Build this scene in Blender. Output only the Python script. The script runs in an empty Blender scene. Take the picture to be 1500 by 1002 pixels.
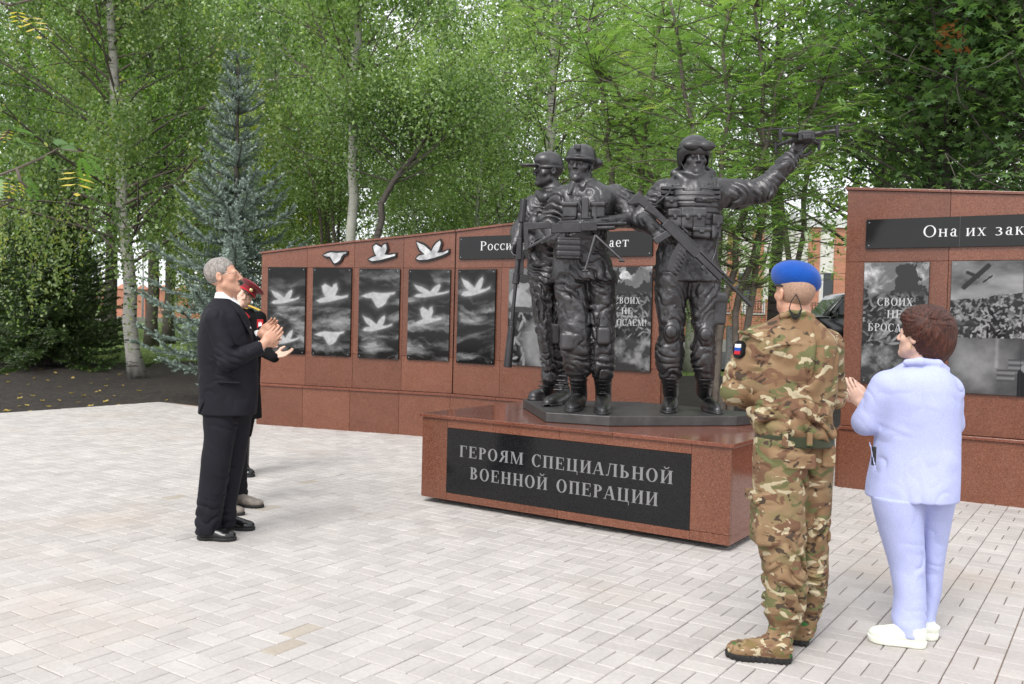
import bpy, bmesh, math, random
import numpy as np
from mathutils import Vector, Matrix, Euler
random.seed(7); RNG = np.random.default_rng(7)
SC = bpy.context.scene
# ---------------------------------------------------------------- camera, light
F, ROLL, PITCH, HC = 1345.0, .0246, .0256, 1.54
cam_d = bpy.data.cameras.new('camera'); cam = bpy.data.objects.new('camera', cam_d); SC.collection.objects.link(cam)
cam_d.sensor_width = 36; cam_d.lens = 36 * F / 1500; cam_d.clip_end = 600; cam_d.clip_start = .05
cam.matrix_world = Matrix.Translation((0, 0, HC)) @ Matrix.Rotation(math.pi / 2 - PITCH, 4, 'X') @ Matrix.Rotation(ROLL, 4, 'Z')
cam_d.dof.use_dof = True; cam_d.dof.focus_distance = 6.6; cam_d.dof.aperture_fstop = 5.0
SC.camera = cam
W = bpy.data.worlds.new("World"); SC.world = W; W.use_nodes = True
nt = W.node_tree; nt.nodes.clear()
wo = nt.nodes.new('ShaderNodeOutputWorld'); bg = nt.nodes.new('ShaderNodeBackground'); sky = nt.nodes.new('ShaderNodeTexSky')
sky.sky_type = 'NISHITA'; sky.sun_disc = False; sky.sun_elevation = math.radians(48); sky.sun_rotation = math.radians(205)
sky.air_density = 1.0; sky.dust_density = 1.5; sky.ozone_density = 1.0
hs = nt.nodes.new('ShaderNodeHueSaturation'); hs.inputs['Saturation'].default_value = .18
nt.links.new(sky.outputs[0], hs.inputs['Color']); ov = nt.nodes.new('ShaderNodeMix'); ov.data_type = 'RGBA'; ov.inputs[0].default_value = .7; ov.inputs[7].default_value = (7.3, 7.5, 7.8, 1)   # even white cloud cover over the clear-sky model
nt.links.new(hs.outputs[0], ov.inputs[6]); nt.links.new(ov.outputs[2], bg.inputs['Color']); nt.links.new(bg.outputs[0], wo.inputs['Surface'])
bg.inputs['Strength'].default_value = .15
sd = bpy.data.lights.new('sun', 'SUN'); sd.energy = 2.0; sd.angle = math.radians(28); sd.color = (1, .97, .92)
sun = bpy.data.objects.new('sun', sd); SC.collection.objects.link(sun)
_e, _r = math.radians(48), math.radians(205)
sun.rotation_euler = Vector((math.sin(_r) * math.cos(_e), math.cos(_r) * math.cos(_e), math.sin(_e))).to_track_quat('Z', 'Y').to_euler()
vs = SC.view_settings; vs.view_transform = 'Standard'; vs.look = 'None'; vs.gamma = 1; vs.exposure = .55; vs.use_curve_mapping = False

_cr, _sr, _cp, _sp = math.cos(ROLL), math.sin(ROLL), math.cos(PITCH), math.sin(PITCH)
def ray(px, py):
    u2, v2 = (px - 750) / F, (py - 501) / F
    u, v = u2 * _cr + v2 * _sr, -u2 * _sr + v2 * _cr
    return Vector((u, _cp - _sp * v, -_sp - _cp * v))
def at(px, py, Y):                       # photo pixel + real forward distance -> metres
    r = ray(px, py); t = Y / r.y
    return Vector((r.x * t, Y, HC + r.z * t))
def atz(px, py, z=0.0):                  # photo pixel on a level plane
    r = ray(px, py); t = (z - HC) / r.z
    return Vector((r.x * t, r.y * t, z))
def terr(x, y):                          # the lawn rises gently behind the square
    d = max(0.0, y - 17.0)
    return -.03 + (.028 * d if d < 30 else .84 + .006 * (d - 30))

# ---------------------------------------------------------------- object helpers
def link(o, parent=None):
    SC.collection.objects.link(o)
    if parent is not None: o.parent = parent
    return o
def empty(name, loc=(0, 0, 0), rz=0):
    o = bpy.data.objects.new(name, None); o.location = loc; o.rotation_euler = (0, 0, rz); o.empty_display_size = .1
    SC.collection.objects.link(o); return o
def tag(o, label=None, cat=None, group=None, kind=None):
    if label: o['label'] = label
    if cat: o['category'] = cat
    if group: o['group'] = group
    if kind: o['kind'] = kind
    return o
def mesh_np(name, V, Fc, mats, parent=None, smooth=True, mi=None, attr=None):
    """V (n,3) world metres; Fc (m,3|4) array or list of lists. Placed relative to parent's location."""
    me = bpy.data.meshes.new(name)
    V = np.asarray(V, np.float32)
    if parent is not None: V = V - np.array(PLOC(parent), np.float32)
    if isinstance(Fc, np.ndarray):
        n, k = Fc.shape
        me.vertices.add(len(V)); me.vertices.foreach_set('co', V.ravel())
        me.loops.add(n * k); me.loops.foreach_set('vertex_index', Fc.astype(np.int32).ravel())
        me.polygons.add(n); me.polygons.foreach_set('loop_start', np.arange(0, n * k, k, dtype=np.int32))
        me.update(calc_edges=True)
    else:
        me.from_pydata(V.tolist(), [], Fc)
    me.polygons.foreach_set('use_smooth', np.full(len(me.polygons), smooth, bool))
    for m in (mats if isinstance(mats, (list, tuple)) else [mats]): me.materials.append(m)
    if mi is not None: me.polygons.foreach_set('material_index', np.asarray(mi, np.int32))
    if attr is not None:
        a = me.attributes.new('rnd', 'FLOAT', 'FACE'); a.data.foreach_set('value', np.asarray(attr, np.float32))
    me.update()
    return link(bpy.data.objects.new(name, me), parent)
def PLOC(o):
    v = Vector((0, 0, 0))
    while o is not None: v = v + o.location; o = o.parent
    return v

class MB:                                # mesh gatherer (world coordinates)
    def __init__(s): s.v, s.f = [], []
    def poly(s, vs, fs):
        b = len(s.v); s.v += [tuple(v) for v in vs]; s.f += [[b + i for i in f] for f in fs]; return s
    def box(s, c, half, ax=None):        # ax = 3 axis vectors
        c = Vector(c); A = ax or (Vector((1, 0, 0)), Vector((0, 1, 0)), Vector((0, 0, 1)))
        vs = [c + A[0] * half[0] * i + A[1] * half[1] * j + A[2] * half[2] * k for i in (-1, 1) for j in (-1, 1) for k in (-1, 1)]
        return s.poly(vs, [(0, 1, 3, 2), (4, 6, 7, 5), (0, 4, 5, 1), (2, 3, 7, 6), (0, 2, 6, 4), (1, 5, 7, 3)])
    def tube(s, pts, rs, n=8, cap=True, sx=1.0, up=None):
        pts = [Vector(p) for p in pts]
        if not hasattr(rs, '__len__'): rs = [rs] * len(pts)
        rings = []; pu = up
        for i, p in enumerate(pts):
            d = (pts[min(i + 1, len(pts) - 1)] - pts[max(i - 1, 0)]).normalized()
            if pu is None or abs(d.dot(pu)) > .98: pu = Vector((0, 0, 1)) if abs(d.z) < .9 else Vector((1, 0, 0))
            a = d.cross(pu).normalized(); b = a.cross(d).normalized(); pu = b
            rings.append([p + (a * math.cos(t) * sx + b * math.sin(t)) * rs[i] for t in [2 * math.pi * k / n for k in range(n)]])
        vs = [v for r in rings for v in r]; fs = []
        for i in range(len(pts) - 1):
            for k in range(n): fs.append((i * n + k, i * n + (k + 1) % n, (i + 1) * n + (k + 1) % n, (i + 1) * n + k))
        if cap: fs += [tuple(range(n))[::-1], tuple((len(pts) - 1) * n + k for k in range(n))]
        return s.poly(vs, fs)
    def prism(s, poly, o, ux, uy, un, t0, t1):     # 2D outline extruded from t0 to t1 along un
        o = Vector(o); n = len(poly)
        ar = sum(poly[i][0] * poly[(i + 1) % n][1] - poly[(i + 1) % n][0] * poly[i][1] for i in range(n))
        if ar < 0: poly = poly[::-1]
        if ux.cross(uy).dot(un) < 0: poly = poly[::-1]
        if t1 < t0: t0, t1 = t1, t0
        vs = [o + ux * x + uy * y + un * t for t in (t0, t1) for x, y in poly]
        return s.poly(vs, [tuple(range(n))[::-1], tuple(range(n, 2 * n))] + [(i, (i + 1) % n, n + (i + 1) % n, n + i) for i in range(n)])
    def build(s, name, mat, parent=None, bevel=0, smooth=False, seg=2):
        o = mesh_np(name, np.array(s.v), s.f, mat, parent, smooth)
        if bevel:
            m = o.modifiers.new('bevel', 'BEVEL'); m.width = bevel; m.segments = seg; m.limit_method = 'ANGLE'; m.angle_limit = .6
        return o

# ---------------------------------------------------------------- signed distance sculpting
_T = np.random.default_rng(3).random((32, 32, 32)).astype(np.float32)
def vn(P):
    P = np.asarray(P, np.float32); i = np.floor(P).astype(np.int32); f = P - i; f = f * f * (3 - 2 * f)
    i &= 31; j = (i + 1) & 31
    x0, y0, z0 = i.T; x1, y1, z1 = j.T; fx, fy, fz = f.T
    a = _T[x0, y0, z0] * (1 - fx) + _T[x1, y0, z0] * fx; b = _T[x0, y1, z0] * (1 - fx) + _T[x1, y1, z0] * fx
    c = _T[x0, y0, z1] * (1 - fx) + _T[x1, y0, z1] * fx; d = _T[x0, y1, z1] * (1 - fx) + _T[x1, y1, z1] * fx
    return (a * (1 - fy) + b * fy) * (1 - fz) + (c * (1 - fy) + d * fy) * fz
def smin(a, b, k):
    if k <= 0: return np.minimum(a, b)
    h = np.maximum(k - np.abs(a - b), 0) / k
    return np.minimum(a, b) - h * h * k * .25
FK = [1.3, 1.0]                            # fold depth and fineness
class Vol:
    def __init__(s, lo, hi, h):
        s.lo = np.array(lo, np.float32); s.h = h
        s.n = np.ceil((np.array(hi) - s.lo) / h).astype(int) + 1
        s.D = np.full(tuple(s.n), 1.0, np.float32)
    def put(s, lo, hi, fn, k=0., sub=False):
        pad = k + 3 * s.h
        i0 = np.clip(np.floor((np.array(lo) - pad - s.lo) / s.h).astype(int), 0, s.n)
        i1 = np.clip(np.ceil((np.array(hi) + pad - s.lo) / s.h).astype(int) + 1, 0, s.n)
        if (i1 <= i0).any(): return s
        g = [(s.lo[a] + s.h * np.arange(i0[a], i1[a])).astype(np.float32) for a in range(3)]
        sl = tuple(slice(i0[a], i1[a]) for a in range(3))
        d = fn(g[0][:, None, None], g[1][None, :, None], g[2][None, None, :])
        if sub: s.D[sl] = -smin(-s.D[sl], d, k)
        else: s.D[sl] = smin(s.D[sl], d, k)
        return s
    def cone(s, a, b, ra, rb, k=0., sub=False):
        a = np.array(a, np.float32); b = np.array(b, np.float32); m = max(ra, rb); ba = b - a; L = float(ba @ ba) + 1e-9
        def fn(x, y, z):
            X, Y, Z = x - a[0], y - a[1], z - a[2]
            t = np.clip((X * ba[0] + Y * ba[1] + Z * ba[2]) / L, 0, 1)
            return np.sqrt((X - t * ba[0]) ** 2 + (Y - t * ba[1]) ** 2 + (Z - t * ba[2]) ** 2) - (ra + (rb - ra) * t)
        return s.put(np.minimum(a, b) - m, np.maximum(a, b) + m, fn, k, sub)
    def chain(s, pts, rs, k=0., sub=False):
        for i in range(len(pts) - 1): s.cone(pts[i], pts[i + 1], rs[i], rs[i + 1], k, sub)
        return s
    def ell(s, c, r, k=0., R=None, sub=False):
        c = np.array(c, np.float32); r = np.array(r, np.float32); M = np.eye(3, dtype=np.float32) if R is None else np.array(R, np.float32)
        e = np.abs(M) @ r
        def fn(x, y, z):
            X, Y, Z = x - c[0], y - c[1], z - c[2]
            q = [(X * M[0, i] + Y * M[1, i] + Z * M[2, i]) for i in range(3)]
            k0 = np.sqrt((q[0] / r[0]) ** 2 + (q[1] / r[1]) ** 2 + (q[2] / r[2]) ** 2)
            k1 = np.sqrt((q[0] / r[0] ** 2) ** 2 + (q[1] / r[1] ** 2) ** 2 + (q[2] / r[2] ** 2) ** 2) + 1e-6
            return k0 * (k0 - 1) / k1
        return s.put(c - e, c + e, fn, k, sub)
    def box(s, c, hf, rd=.004, k=0., R=None, sub=False):
        c = np.array(c, np.float32); M = np.eye(3, dtype=np.float32) if R is None else np.array(R, np.float32)
        e = np.abs(M) @ np.array(hf)
        def fn(x, y, z):
            X, Y, Z = x - c[0], y - c[1], z - c[2]
            q = [np.abs(X * M[0, i] + Y * M[1, i] + Z * M[2, i]) - (hf[i] - rd) for i in range(3)]
            return np.sqrt(np.maximum(q[0], 0) ** 2 + np.maximum(q[1], 0) ** 2 + np.maximum(q[2], 0) ** 2) + np.minimum(np.maximum(np.maximum(q[0], q[1]), q[2]), 0) - rd
        return s.put(c - e, c + e, fn, k, sub)
    def loft(s, rows, k=0., yaw=0., n=2.0, rd=.01, sub=False, dz=0):   # rows: z, cx, cy, halfwidth, halfdepth
        r = np.array(sorted(rows), np.float32); z0, z1 = r[0, 0], r[-1, 0]; m = float(r[:, 3:5].max())
        c, si = math.cos(yaw), math.sin(yaw)
        zz = np.linspace(z0, z1, 240)
        def sm(col):
            v = np.interp(zz, r[:, 0], col); kk = 9
            return np.convolve(np.pad(v, kk, mode='edge'), np.ones(2 * kk + 1) / (2 * kk + 1), 'valid')
        cols = [sm(r[:, i]) for i in (1, 2, 3, 4)]
        def fn(x, y, z):
            cx, cy, w, d = [np.interp(z, zz, q).astype(np.float32) for q in cols]
            X, Y = x - cx, y - cy
            u = np.abs(X * c + Y * si) / w; v = np.abs(-X * si + Y * c) / d
            k0 = (u ** n + v ** n + 1e-9) ** (1 / n)
            q = (k0 - 1) * np.minimum(w, d)
            cap = np.maximum(z - (z1 - rd), (z0 + rd) - z)
            return np.sqrt(np.maximum(q + rd, 0) ** 2 + np.maximum(cap, 0) ** 2) + np.minimum(np.maximum(q + rd, cap), 0) - rd
        return s.put((r[:, 1].min() - m, r[:, 2].min() - m, z0), (r[:, 1].max() + m, r[:, 2].max() + m, z1), fn, k, sub)
    def cutz(s, z, above=True):
        i = s.lo[2] + s.h * np.arange(s.n[2]); q = (i - z) if above else (z - i)
        s.D = np.maximum(s.D, q.astype(np.float32)[None, None, :]); return s
    def cutplane(s, p, nrm):                       # removes the side nrm points to
        g = [s.lo[a] + s.h * np.arange(s.n[a]) for a in range(3)]
        q = (g[0][:, None, None] - p[0]) * nrm[0] + (g[1][None, :, None] - p[1]) * nrm[1] + (g[2][None, None, :] - p[2]) * nrm[2]
        s.D = np.maximum(s.D, q.astype(np.float32)); return s
    def disp(s, fn, band=.03):
        I = np.nonzero(np.abs(s.D) < band); P = np.stack(I, 1).astype(np.float32) * s.h + s.lo
        s.D[I] += fn(P).astype(np.float32); return s
    def folds(s, specs, seed=0.):
        def fn(P):
            out = np.zeros(len(P), np.float32)
            for (a, b, r, ax, fq, am, wp) in specs:
                a = np.array(a, np.float32); b = np.array(b, np.float32); ba = b - a
                t = np.clip(((P - a) @ ba) / (ba @ ba + 1e-9), 0, 1)
                g = np.exp(-(np.linalg.norm(P - a - t[:, None] * ba, axis=1) / r) ** 4)
                m = g > .02
                if not m.any(): continue
                Q = P[m]; A = np.array(ax, np.float32); A = A / np.linalg.norm(A)
                ph = np.pi * (FK[1] * fq * (Q @ A) + wp * (vn(Q * 7 + seed) + .5 * vn(Q * 15 + seed * 2)))
                md = np.clip(2.2 * vn(Q * 9 + 5 + seed) - .45, 0, 1.3)
                out[m] -= FK[0] * am * g[m] * md * (1.6 * np.abs(np.sin(ph)) ** .7 - .9)
            return out
        return s.disp(fn, .035)
    def mesh(s):
        D = s.D; S = D < 0; n = S.shape
        # quads from sign changes on each axis; vertices by surface nets
        cnt = np.zeros((n[0] - 1, n[1] - 1, n[2] - 1), np.int8)
        for i in (0, 1):
            for j in (0, 1):
                for k in (0, 1): cnt += S[i:n[0] - 1 + i, j:n[1] - 1 + j, k:n[2] - 1 + k]
        C = np.nonzero((cnt > 0) & (cnt < 8)); idx = np.full(cnt.shape, -1, np.int32); idx[C] = np.arange(len(C[0]))
        cx, cy, cz = C; acc = np.zeros((len(cx), 3), np.float32); w = np.zeros(len(cx), np.float32)
        cn = [(i, j, k) for i in (0, 1) for j in (0, 1) for k in (0, 1)]
        val = {c: D[cx + c[0], cy + c[1], cz + c[2]] for c in cn}
        for a in cn:
            for ax in range(3):
                if a[ax] == 0:
                    b = list(a); b[ax] = 1; b = tuple(b); va, vb = val[a], val[b]
                    m = (va < 0) != (vb < 0); t = np.where(m, va / np.where(m, va - vb, 1), 0)
                    p = np.tile(np.array(a, np.float32), (len(cx), 1)); p[:, ax] = t
                    acc[m] += p[m]; w[m] += 1
        V = (np.stack(C, 1) + acc / w[:, None]) * s.h + s.lo
        Q = []
        for ax in range(3):
            sl0 = [slice(None)] * 3; sl1 = [slice(None)] * 3; sl0[ax] = slice(0, -1); sl1[ax] = slice(1, None)
            E0, E1 = S[tuple(sl0)], S[tuple(sl1)]
            e = np.stack(np.nonzero(E0 != E1), 1)
            b, c = (ax + 1) % 3, (ax + 2) % 3
            e = e[(e[:, b] > 0) & (e[:, c] > 0) & (e[:, b] < n[b] - 1) & (e[:, c] < n[c] - 1)]
            ins = E0[tuple(e.T)]
            q = []
            for (db, dc) in ((-1, -1), (0, -1), (0, 0), (-1, 0)):
                f = e.copy(); f[:, b] += db; f[:, c] += dc; q.append(idx[tuple(f.T)])
            q = np.stack(q, 1); q[~ins] = q[~ins][:, ::-1]; Q.append(q)
        Q = np.concatenate(Q); Q = Q[(Q >= 0).all(1)]
        return V, Q
    def obj(s, name, mat, parent=None, matfn=None):
        V, Q = s.mesh(); mi = None
        if matfn is not None: mi = matfn(V[Q].mean(1))
        return mesh_np(name, V, Q, mat, parent, True, mi)
def R3(fwd, up=(0, 0, 1)):               # columns: right, forward, up
    f = Vector(fwd).normalized(); u = Vector(up); r = f.cross(u).normalized(); u = r.cross(f)
    return np.array([[r.x, f.x, u.x], [r.y, f.y, u.y], [r.z, f.z, u.z]], np.float32)
# ---------------------------------------------------------------- materials
class NT:
    def __init__(s, name, rough=.6, col=(.5, .5, .5), metal=0, spec=.5):
        s.m = bpy.data.materials.new(name); s.m.use_nodes = True; s.t = s.m.node_tree; s.b = s.t.nodes['Principled BSDF']
        s.b.inputs['Roughness'].default_value = rough; s.b.inputs['Base Color'].default_value = (*col, 1)
        s.b.inputs['Metallic'].default_value = metal; s.b.inputs['Specular IOR Level'].default_value = spec; s._c = None
    def n(s, t, **kw):
        nd = s.t.nodes.new('ShaderNode' + t)
        for k, v in kw.items():
            if hasattr(nd, k): setattr(nd, k, v)
            else: nd.inputs[k.replace('_', ' ')].default_value = v
        return nd
    def l(s, a, b): s.t.links.new(a, b)
    def co(s, kind='Object'):
        if s._c is None: s._c = s.n('TexCoord')
        return s._c.outputs[kind]
    def mapping(s, scale=(1, 1, 1), rot=(0, 0, 0), kind='Object', loc=(0, 0, 0)):
        m = s.n('Mapping'); m.inputs['Scale'].default_value = scale; m.inputs['Rotation'].default_value = rot; m.inputs['Location'].default_value = loc
        s.l(s.co(kind), m.inputs[0]); return m.outputs[0]
    def noise(s, sc, det=3, vec=None, rough=.5, dist=0):
        n = s.n('TexNoise'); n.inputs['Scale'].default_value = sc; n.inputs['Detail'].default_value = det
        n.inputs['Roughness'].default_value = rough; n.inputs['Distortion'].default_value = dist
        s.l(vec if vec is not None else s.co(), n.inputs['Vector']); return n.outputs['Fac']
    def voro(s, sc, vec=None, feat='F1', out='Distance'):
        n = s.n('TexVoronoi'); n.feature = feat; n.inputs['Scale'].default_value = sc
        s.l(vec if vec is not None else s.co(), n.inputs['Vector']); return n.outputs[out]
    def ramp(s, fac, stops, mode='LINEAR'):
        r = s.n('ValToRGB'); r.color_ramp.interpolation = mode; e = r.color_ramp.elements
        while len(e) < len(stops): e.new(.5)
        for x, (p, c) in zip(e, stops): x.position = p; x.color = (*c, 1) if hasattr(c, '__len__') else (c, c, c, 1)
        s.l(fac, r.inputs[0]); return r.outputs[0]
    def mix(s, fac, a, b, blend='MIX'):
        m = s.n('Mix'); m.data_type = 'RGBA'; m.blend_type = blend
        for i, v in ((0, fac), (6, a), (7, b)):
            if hasattr(v, 'is_linked') or hasattr(v, 'links'): s.l(v, m.inputs[i])
            elif i == 0: m.inputs[0].default_value = v
            else: m.inputs[i].default_value = (*v, 1)
        return m.outputs[2]
    def math(s, op, a, b=0.):
        m = s.n('Math'); m.operation = op
        for i, v in ((0, a), (1, b)):
            if isinstance(v, (int, float)): m.inputs[i].default_value = v
            else: s.l(v, m.inputs[i])
        return m.outputs[0]
    def bump(s, h, st=.3, dist=.01):
        b = s.n('Bump'); b.inputs['Strength'].default_value = st; b.inputs['Distance'].default_value = dist
        s.l(h, b.inputs['Height']); s.l(b.outputs[0], s.b.inputs['Normal']); return b
    def col(s, c): s.l(c, s.b.inputs['Base Color']); return s
    def rough(s, c): s.l(c, s.b.inputs['Roughness']); return s
    def rnd(s):
        a = s.n('Attribute'); a.attribute_name = 'rnd'; o = s.n('ObjectInfo')
        return s.math('FRACT', s.math('ADD', a.outputs['Fac'], o.outputs['Random']))
M = {}
def plain(name, col, rough=.6, metal=0, nsc=30, namt=.25, bump=0, spec=.5):
    t = NT(name, rough, col, metal, spec); n = t.noise(nsc, 4)
    a = tuple(c * (1 - namt) for c in col); b = tuple(min(1, c * (1 + namt)) for c in col)
    t.col(t.ramp(n, [(.3, a), (.7, b)]))
    if bump: t.bump(n, bump, .004)
    M[name] = t.m; return t.m
def granite(name, c1, c2, c3, rough, coat=0, spec=.5):
    t = NT(name, rough, c1, 0, spec)
    v = t.voro(230, out='Color'); sp = t.n('SeparateColor'); t.l(v, sp.inputs[0])
    c = t.ramp(sp.outputs[0], [(0, c3), (.16, c1), (.62, c1), (.7, c2), (1, c2)])
    big = t.noise(2.2, 5, rough=.65); sm = t.noise(60, 3)
    oi = t.n('ObjectInfo'); v2 = t.math('ADD', t.math('MULTIPLY', big, .8), t.math('MULTIPLY', oi.outputs['Random'], .5))
    c = t.mix(.8, c, t.ramp(v2, [(.3, .66), (1.0, 1.12)]), 'MULTIPLY')
    c = t.mix(.5, c, t.ramp(sm, [(.3, .8), (.7, 1.15)]), 'MULTIPLY')
    t.col(c)
    t.rough(t.ramp(t.noise(3, 3), [(.3, rough * .8), (.75, rough * 1.35)]))
    M[name] = t.m; return t.m
granite('red_granite', (.150, .049, .027), (.215, .092, .056), (.05, .02, .014), .27)
granite('red_granite_polished', (.16, .05, .03), (.235, .095, .063), (.06, .022, .018), .13)
granite('black_granite', (.010, .010, .011), (.017, .017, .019), (.005, .005, .005), .10, spec=.3)
plain('engraved_grey', (.19, .19, .195), .55, nsc=120, namt=.18)
plain('engraved_light', (.42, .42, .43), .55, nsc=120, namt=.2); plain('engraved_white', (.62, .62, .63), .5, nsc=80, namt=.1)
plain('dark_gap', (.02, .018, .016), .9)
plain('grey_joint', (.08, .08, .085), .5); plain('steel_bolt', (.4, .4, .42), .3, 1)
# print on polished black stone: grey value comes from a colour attribute baked per vertex
t = NT('printed_black_granite', .1, spec=.3); a = t.n('Attribute'); a.attribute_name = 'print'; t.col(a.outputs['Color']); M['print'] = t.m
t = NT('bird_relief_white', .5); t.col(t.ramp(t.noise(9, 5), [(.35, (.26, .26, .27)), (.65, (.58, .58, .59))])); M['bird_white'] = t.m
# bronze
def bronze(name, c, r):
    t = NT(name, r, c, .8, .5)
    n = t.noise(7, 5, rough=.65); n2 = t.noise(55, 4)
    t.col(t.ramp(n, [(.25, tuple(x * .7 for x in c)), (.55, c), (.8, tuple(min(1, x * 1.5) for x in c))]))
    t.rough(t.ramp(n2, [(.3, r - .05), (.7, r + .1)])); t.bump(n2, .2, .004); M[name] = t.m
bronze('bronze', (.08, .078, .081), .38); bronze('bronze_dark', (.06, .058, .061), .38); bronze('bronze_slab', (.10, .097, .097), .5)
# paving
def paver(name, a, b, joint=False):
    t = NT(name, .82, a); r = t.rnd(); geo = t.n('NewGeometry').outputs['Position']
    n = t.noise(3.0, 5, geo, .6); n2 = t.noise(45, 4, geo)
    c = t.ramp(r, [(0, tuple(x * .94 for x in a)), (.5, a), (.86, b), (.997, b), (.998, (.36, .31, .26)), (1, (.38, .33, .27))])
    c = t.mix(.8, c, t.ramp(n, [(.3, .86), (.7, 1.06)]), 'MULTIPLY'); c = t.mix(.7, c, t.ramp(n2, [(.25, .86), (.75, 1.08)]), 'MULTIPLY')
    st = t.ramp(t.noise(.55, 4, geo), [(.55, 0), (.72, .35)]); c = t.mix(st, c, (.36, .27, .2))
    t.col(c); t.bump(n2, .35, .003)
    t.rough(t.ramp(n, [(.3, .7), (.7, .88)])); M[name] = t.m
paver('paver', (.445, .415, .395), (.48, .450, .428))
t = NT('joint_sand', .95); geo = t.n('NewGeometry').outputs['Position']; n = t.noise(.6, 3, geo)
t.col(t.ramp(n, [(.35, (.16, .14, .12)), (.55, (.26, .15, .09))])); M['joint_sand'] = t.m
t = NT('soil', .95); n = t.noise(9, 8, rough=.75); v = t.voro(22)
c = t.ramp(n, [(.3, (.008, .006, .005)), (.52, (.022, .016, .013)), (.66, (.06, .042, .032))])
c = t.mix(t.ramp(v, [(.12, 1), (.22, 0)]), c, t.ramp(t.noise(40, 2), [(.54, (.03, .024, .02)), (.60, (.34, .28, .22))])); t.col(c); t.bump(n, .9, .05); M['soil'] = t.m
t = NT('lawn', .9); n = t.noise(1.1, 6, rough=.7); c = t.ramp(n, [(.3, (.07, .115, .02)), (.5, (.13, .20, .035)), (.7, (.19, .23, .06))])
t.col(c); t.bump(t.noise(60, 4), .8, .04); M['lawn'] = t.m
# cloth
def cloth(name, c, rough=.85, weave=260, namt=.12, sheen=.15):
    t = NT(name, rough, c, 0, .25)
    n = t.noise(6, 4); w = t.noise(weave, 2)
    k = t.ramp(n, [(.3, tuple(x * (1 - namt) for x in c)), (.7, tuple(min(1, x * (1 + namt)) for x in c))])
    t.col(t.mix(.6, k, t.ramp(w, [(.35, .8), (.65, 1.15)]), 'MULTIPLY')); t.bump(t.noise(90, 3), .12, .002)
    t.b.inputs['Sheen Weight'].default_value = sheen; t.b.inputs['Specular IOR Level'].default_value = .12 if sheen == 0 else .25; M[name] = t.m; return t
cloth('suit_black', (.013, .013, .0175), .65, sheen=0); cloth('suit_grey', (.014, .014, .016), sheen=0); cloth('uniform_black', (.006, .006, .007), sheen=0)
cloth('lavender', (.41, .45, .72), .85, 300, .05, .05); cloth('shirt_white', (.8, .8, .82), .8, 300, .03); cloth('tie_purple', (.10, .04, .22), .5)
cloth('cap_red', (.16, .008, .014), .7); cloth('beret_blue', (.004, .060, .31), .95, 160, .15, .15); cloth('red_cloth', (.45, .012, .02)); cloth('gold_cloth', (.65, .42, .06), .45)
cloth('black_strap', (.012, .012, .012)); cloth('belt_olive', (.03, .035, .018))
def camo(name, sc, green=1.0):
    t = NT(name, .85, spec=.2)
    mp = t.mapping((1, 1, 1.9)); wob = t.n('TexNoise'); wob.inputs['Scale'].default_value = 9 * sc; t.l(mp, wob.inputs[0])
    def lay(s_, lo, seed, det=2.5, st=(1, 1, 1.7)):
        m = t.mapping(st, loc=(seed, seed * 1.7, seed * .6)); n = t.noise(s_ * sc, det, m, .5, .8)
        return t.ramp(n, [(lo, 0), (lo + .012, 1)])
    base = t.ramp(t.noise(4.5 * sc, 2, t.mapping((1, 1, 1.6))), [(.40, (.19, .115, .062)), (.54, (.26, .175, .10)), (.66, (.19, .155, .075))])
    c = t.mix(lay(8, .575, 3.1), base, (.125 / green, .125, .055))
    c = t.mix(lay(9, .575, 7.7), c, (.155, .085, .052))
    c = t.mix(lay(14, .615, 13.3), c, (.06, .042, .03))
    c = t.mix(lay(11, .60, 21.9), c, (.43, .37, .25))
    if green < 1: c = t.mix(lay(9, .6, 31.0), c, (.03, .12, .03))
    c = t.mix(.5, c, t.ramp(t.noise(280, 2), [(.3, .85), (.7, 1.1)]), 'MULTIPLY')
    t.col(c); t.bump(t.noise(70, 4), .2, .003); M[name] = t.m
camo('camo', 1.0); camo('camo_boot', 1.5, .7)
def skin(name, c):
    t = NT(name, .5, c); n = t.noise(14, 5); t.col(t.ramp(n, [(.3, tuple(x * .86 for x in c)), (.7, tuple(min(1, x * 1.1) for x in c))]))
    t.b.inputs['Subsurface Weight'].default_value = .12; t.b.inputs['Subsurface Radius'].default_value = (.02, .008, .004)
    t.bump(t.noise(120, 3), .15, .001); M[name] = t.m
skin('skin', (.55, .30, .205)); skin('skin_pale', (.62, .40, .31))
def hairm(name, a, b, st=(60, 60, 12)):
    t = NT(name, .5, a, 0, .35); n = t.noise(1.6, 5, t.mapping(st), .6, .6); t.col(t.ramp(n, [(.32, a), (.7, b)])); t.bump(n, .8, .006); M[name] = t.m
hairm('hair_grey', (.12, .105, .095), (.38, .345, .32)); hairm('hair_brown', (.014, .005, .004), (.10, .032, .02))
plain('hair_short', (.10, .07, .05), .8); plain('stubble', (.33, .205, .145), .7, nsc=160, namt=.25)
plain('leather_black', (.006, .006, .007), .22, spec=.6); plain('leather_grey', (.17, .145, .125), .6); plain('rubber_black', (.012, .012, .012), .7)
plain('shoe_white', (.74, .76, .66), .6, namt=.05); plain('shoe_sole', (.78, .80, .70), .6, namt=.05)
plain('glass_frame', (.5, .42, .35), .3, 1); plain('gold_metal', (.8, .6, .3), .3, 1)
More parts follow.
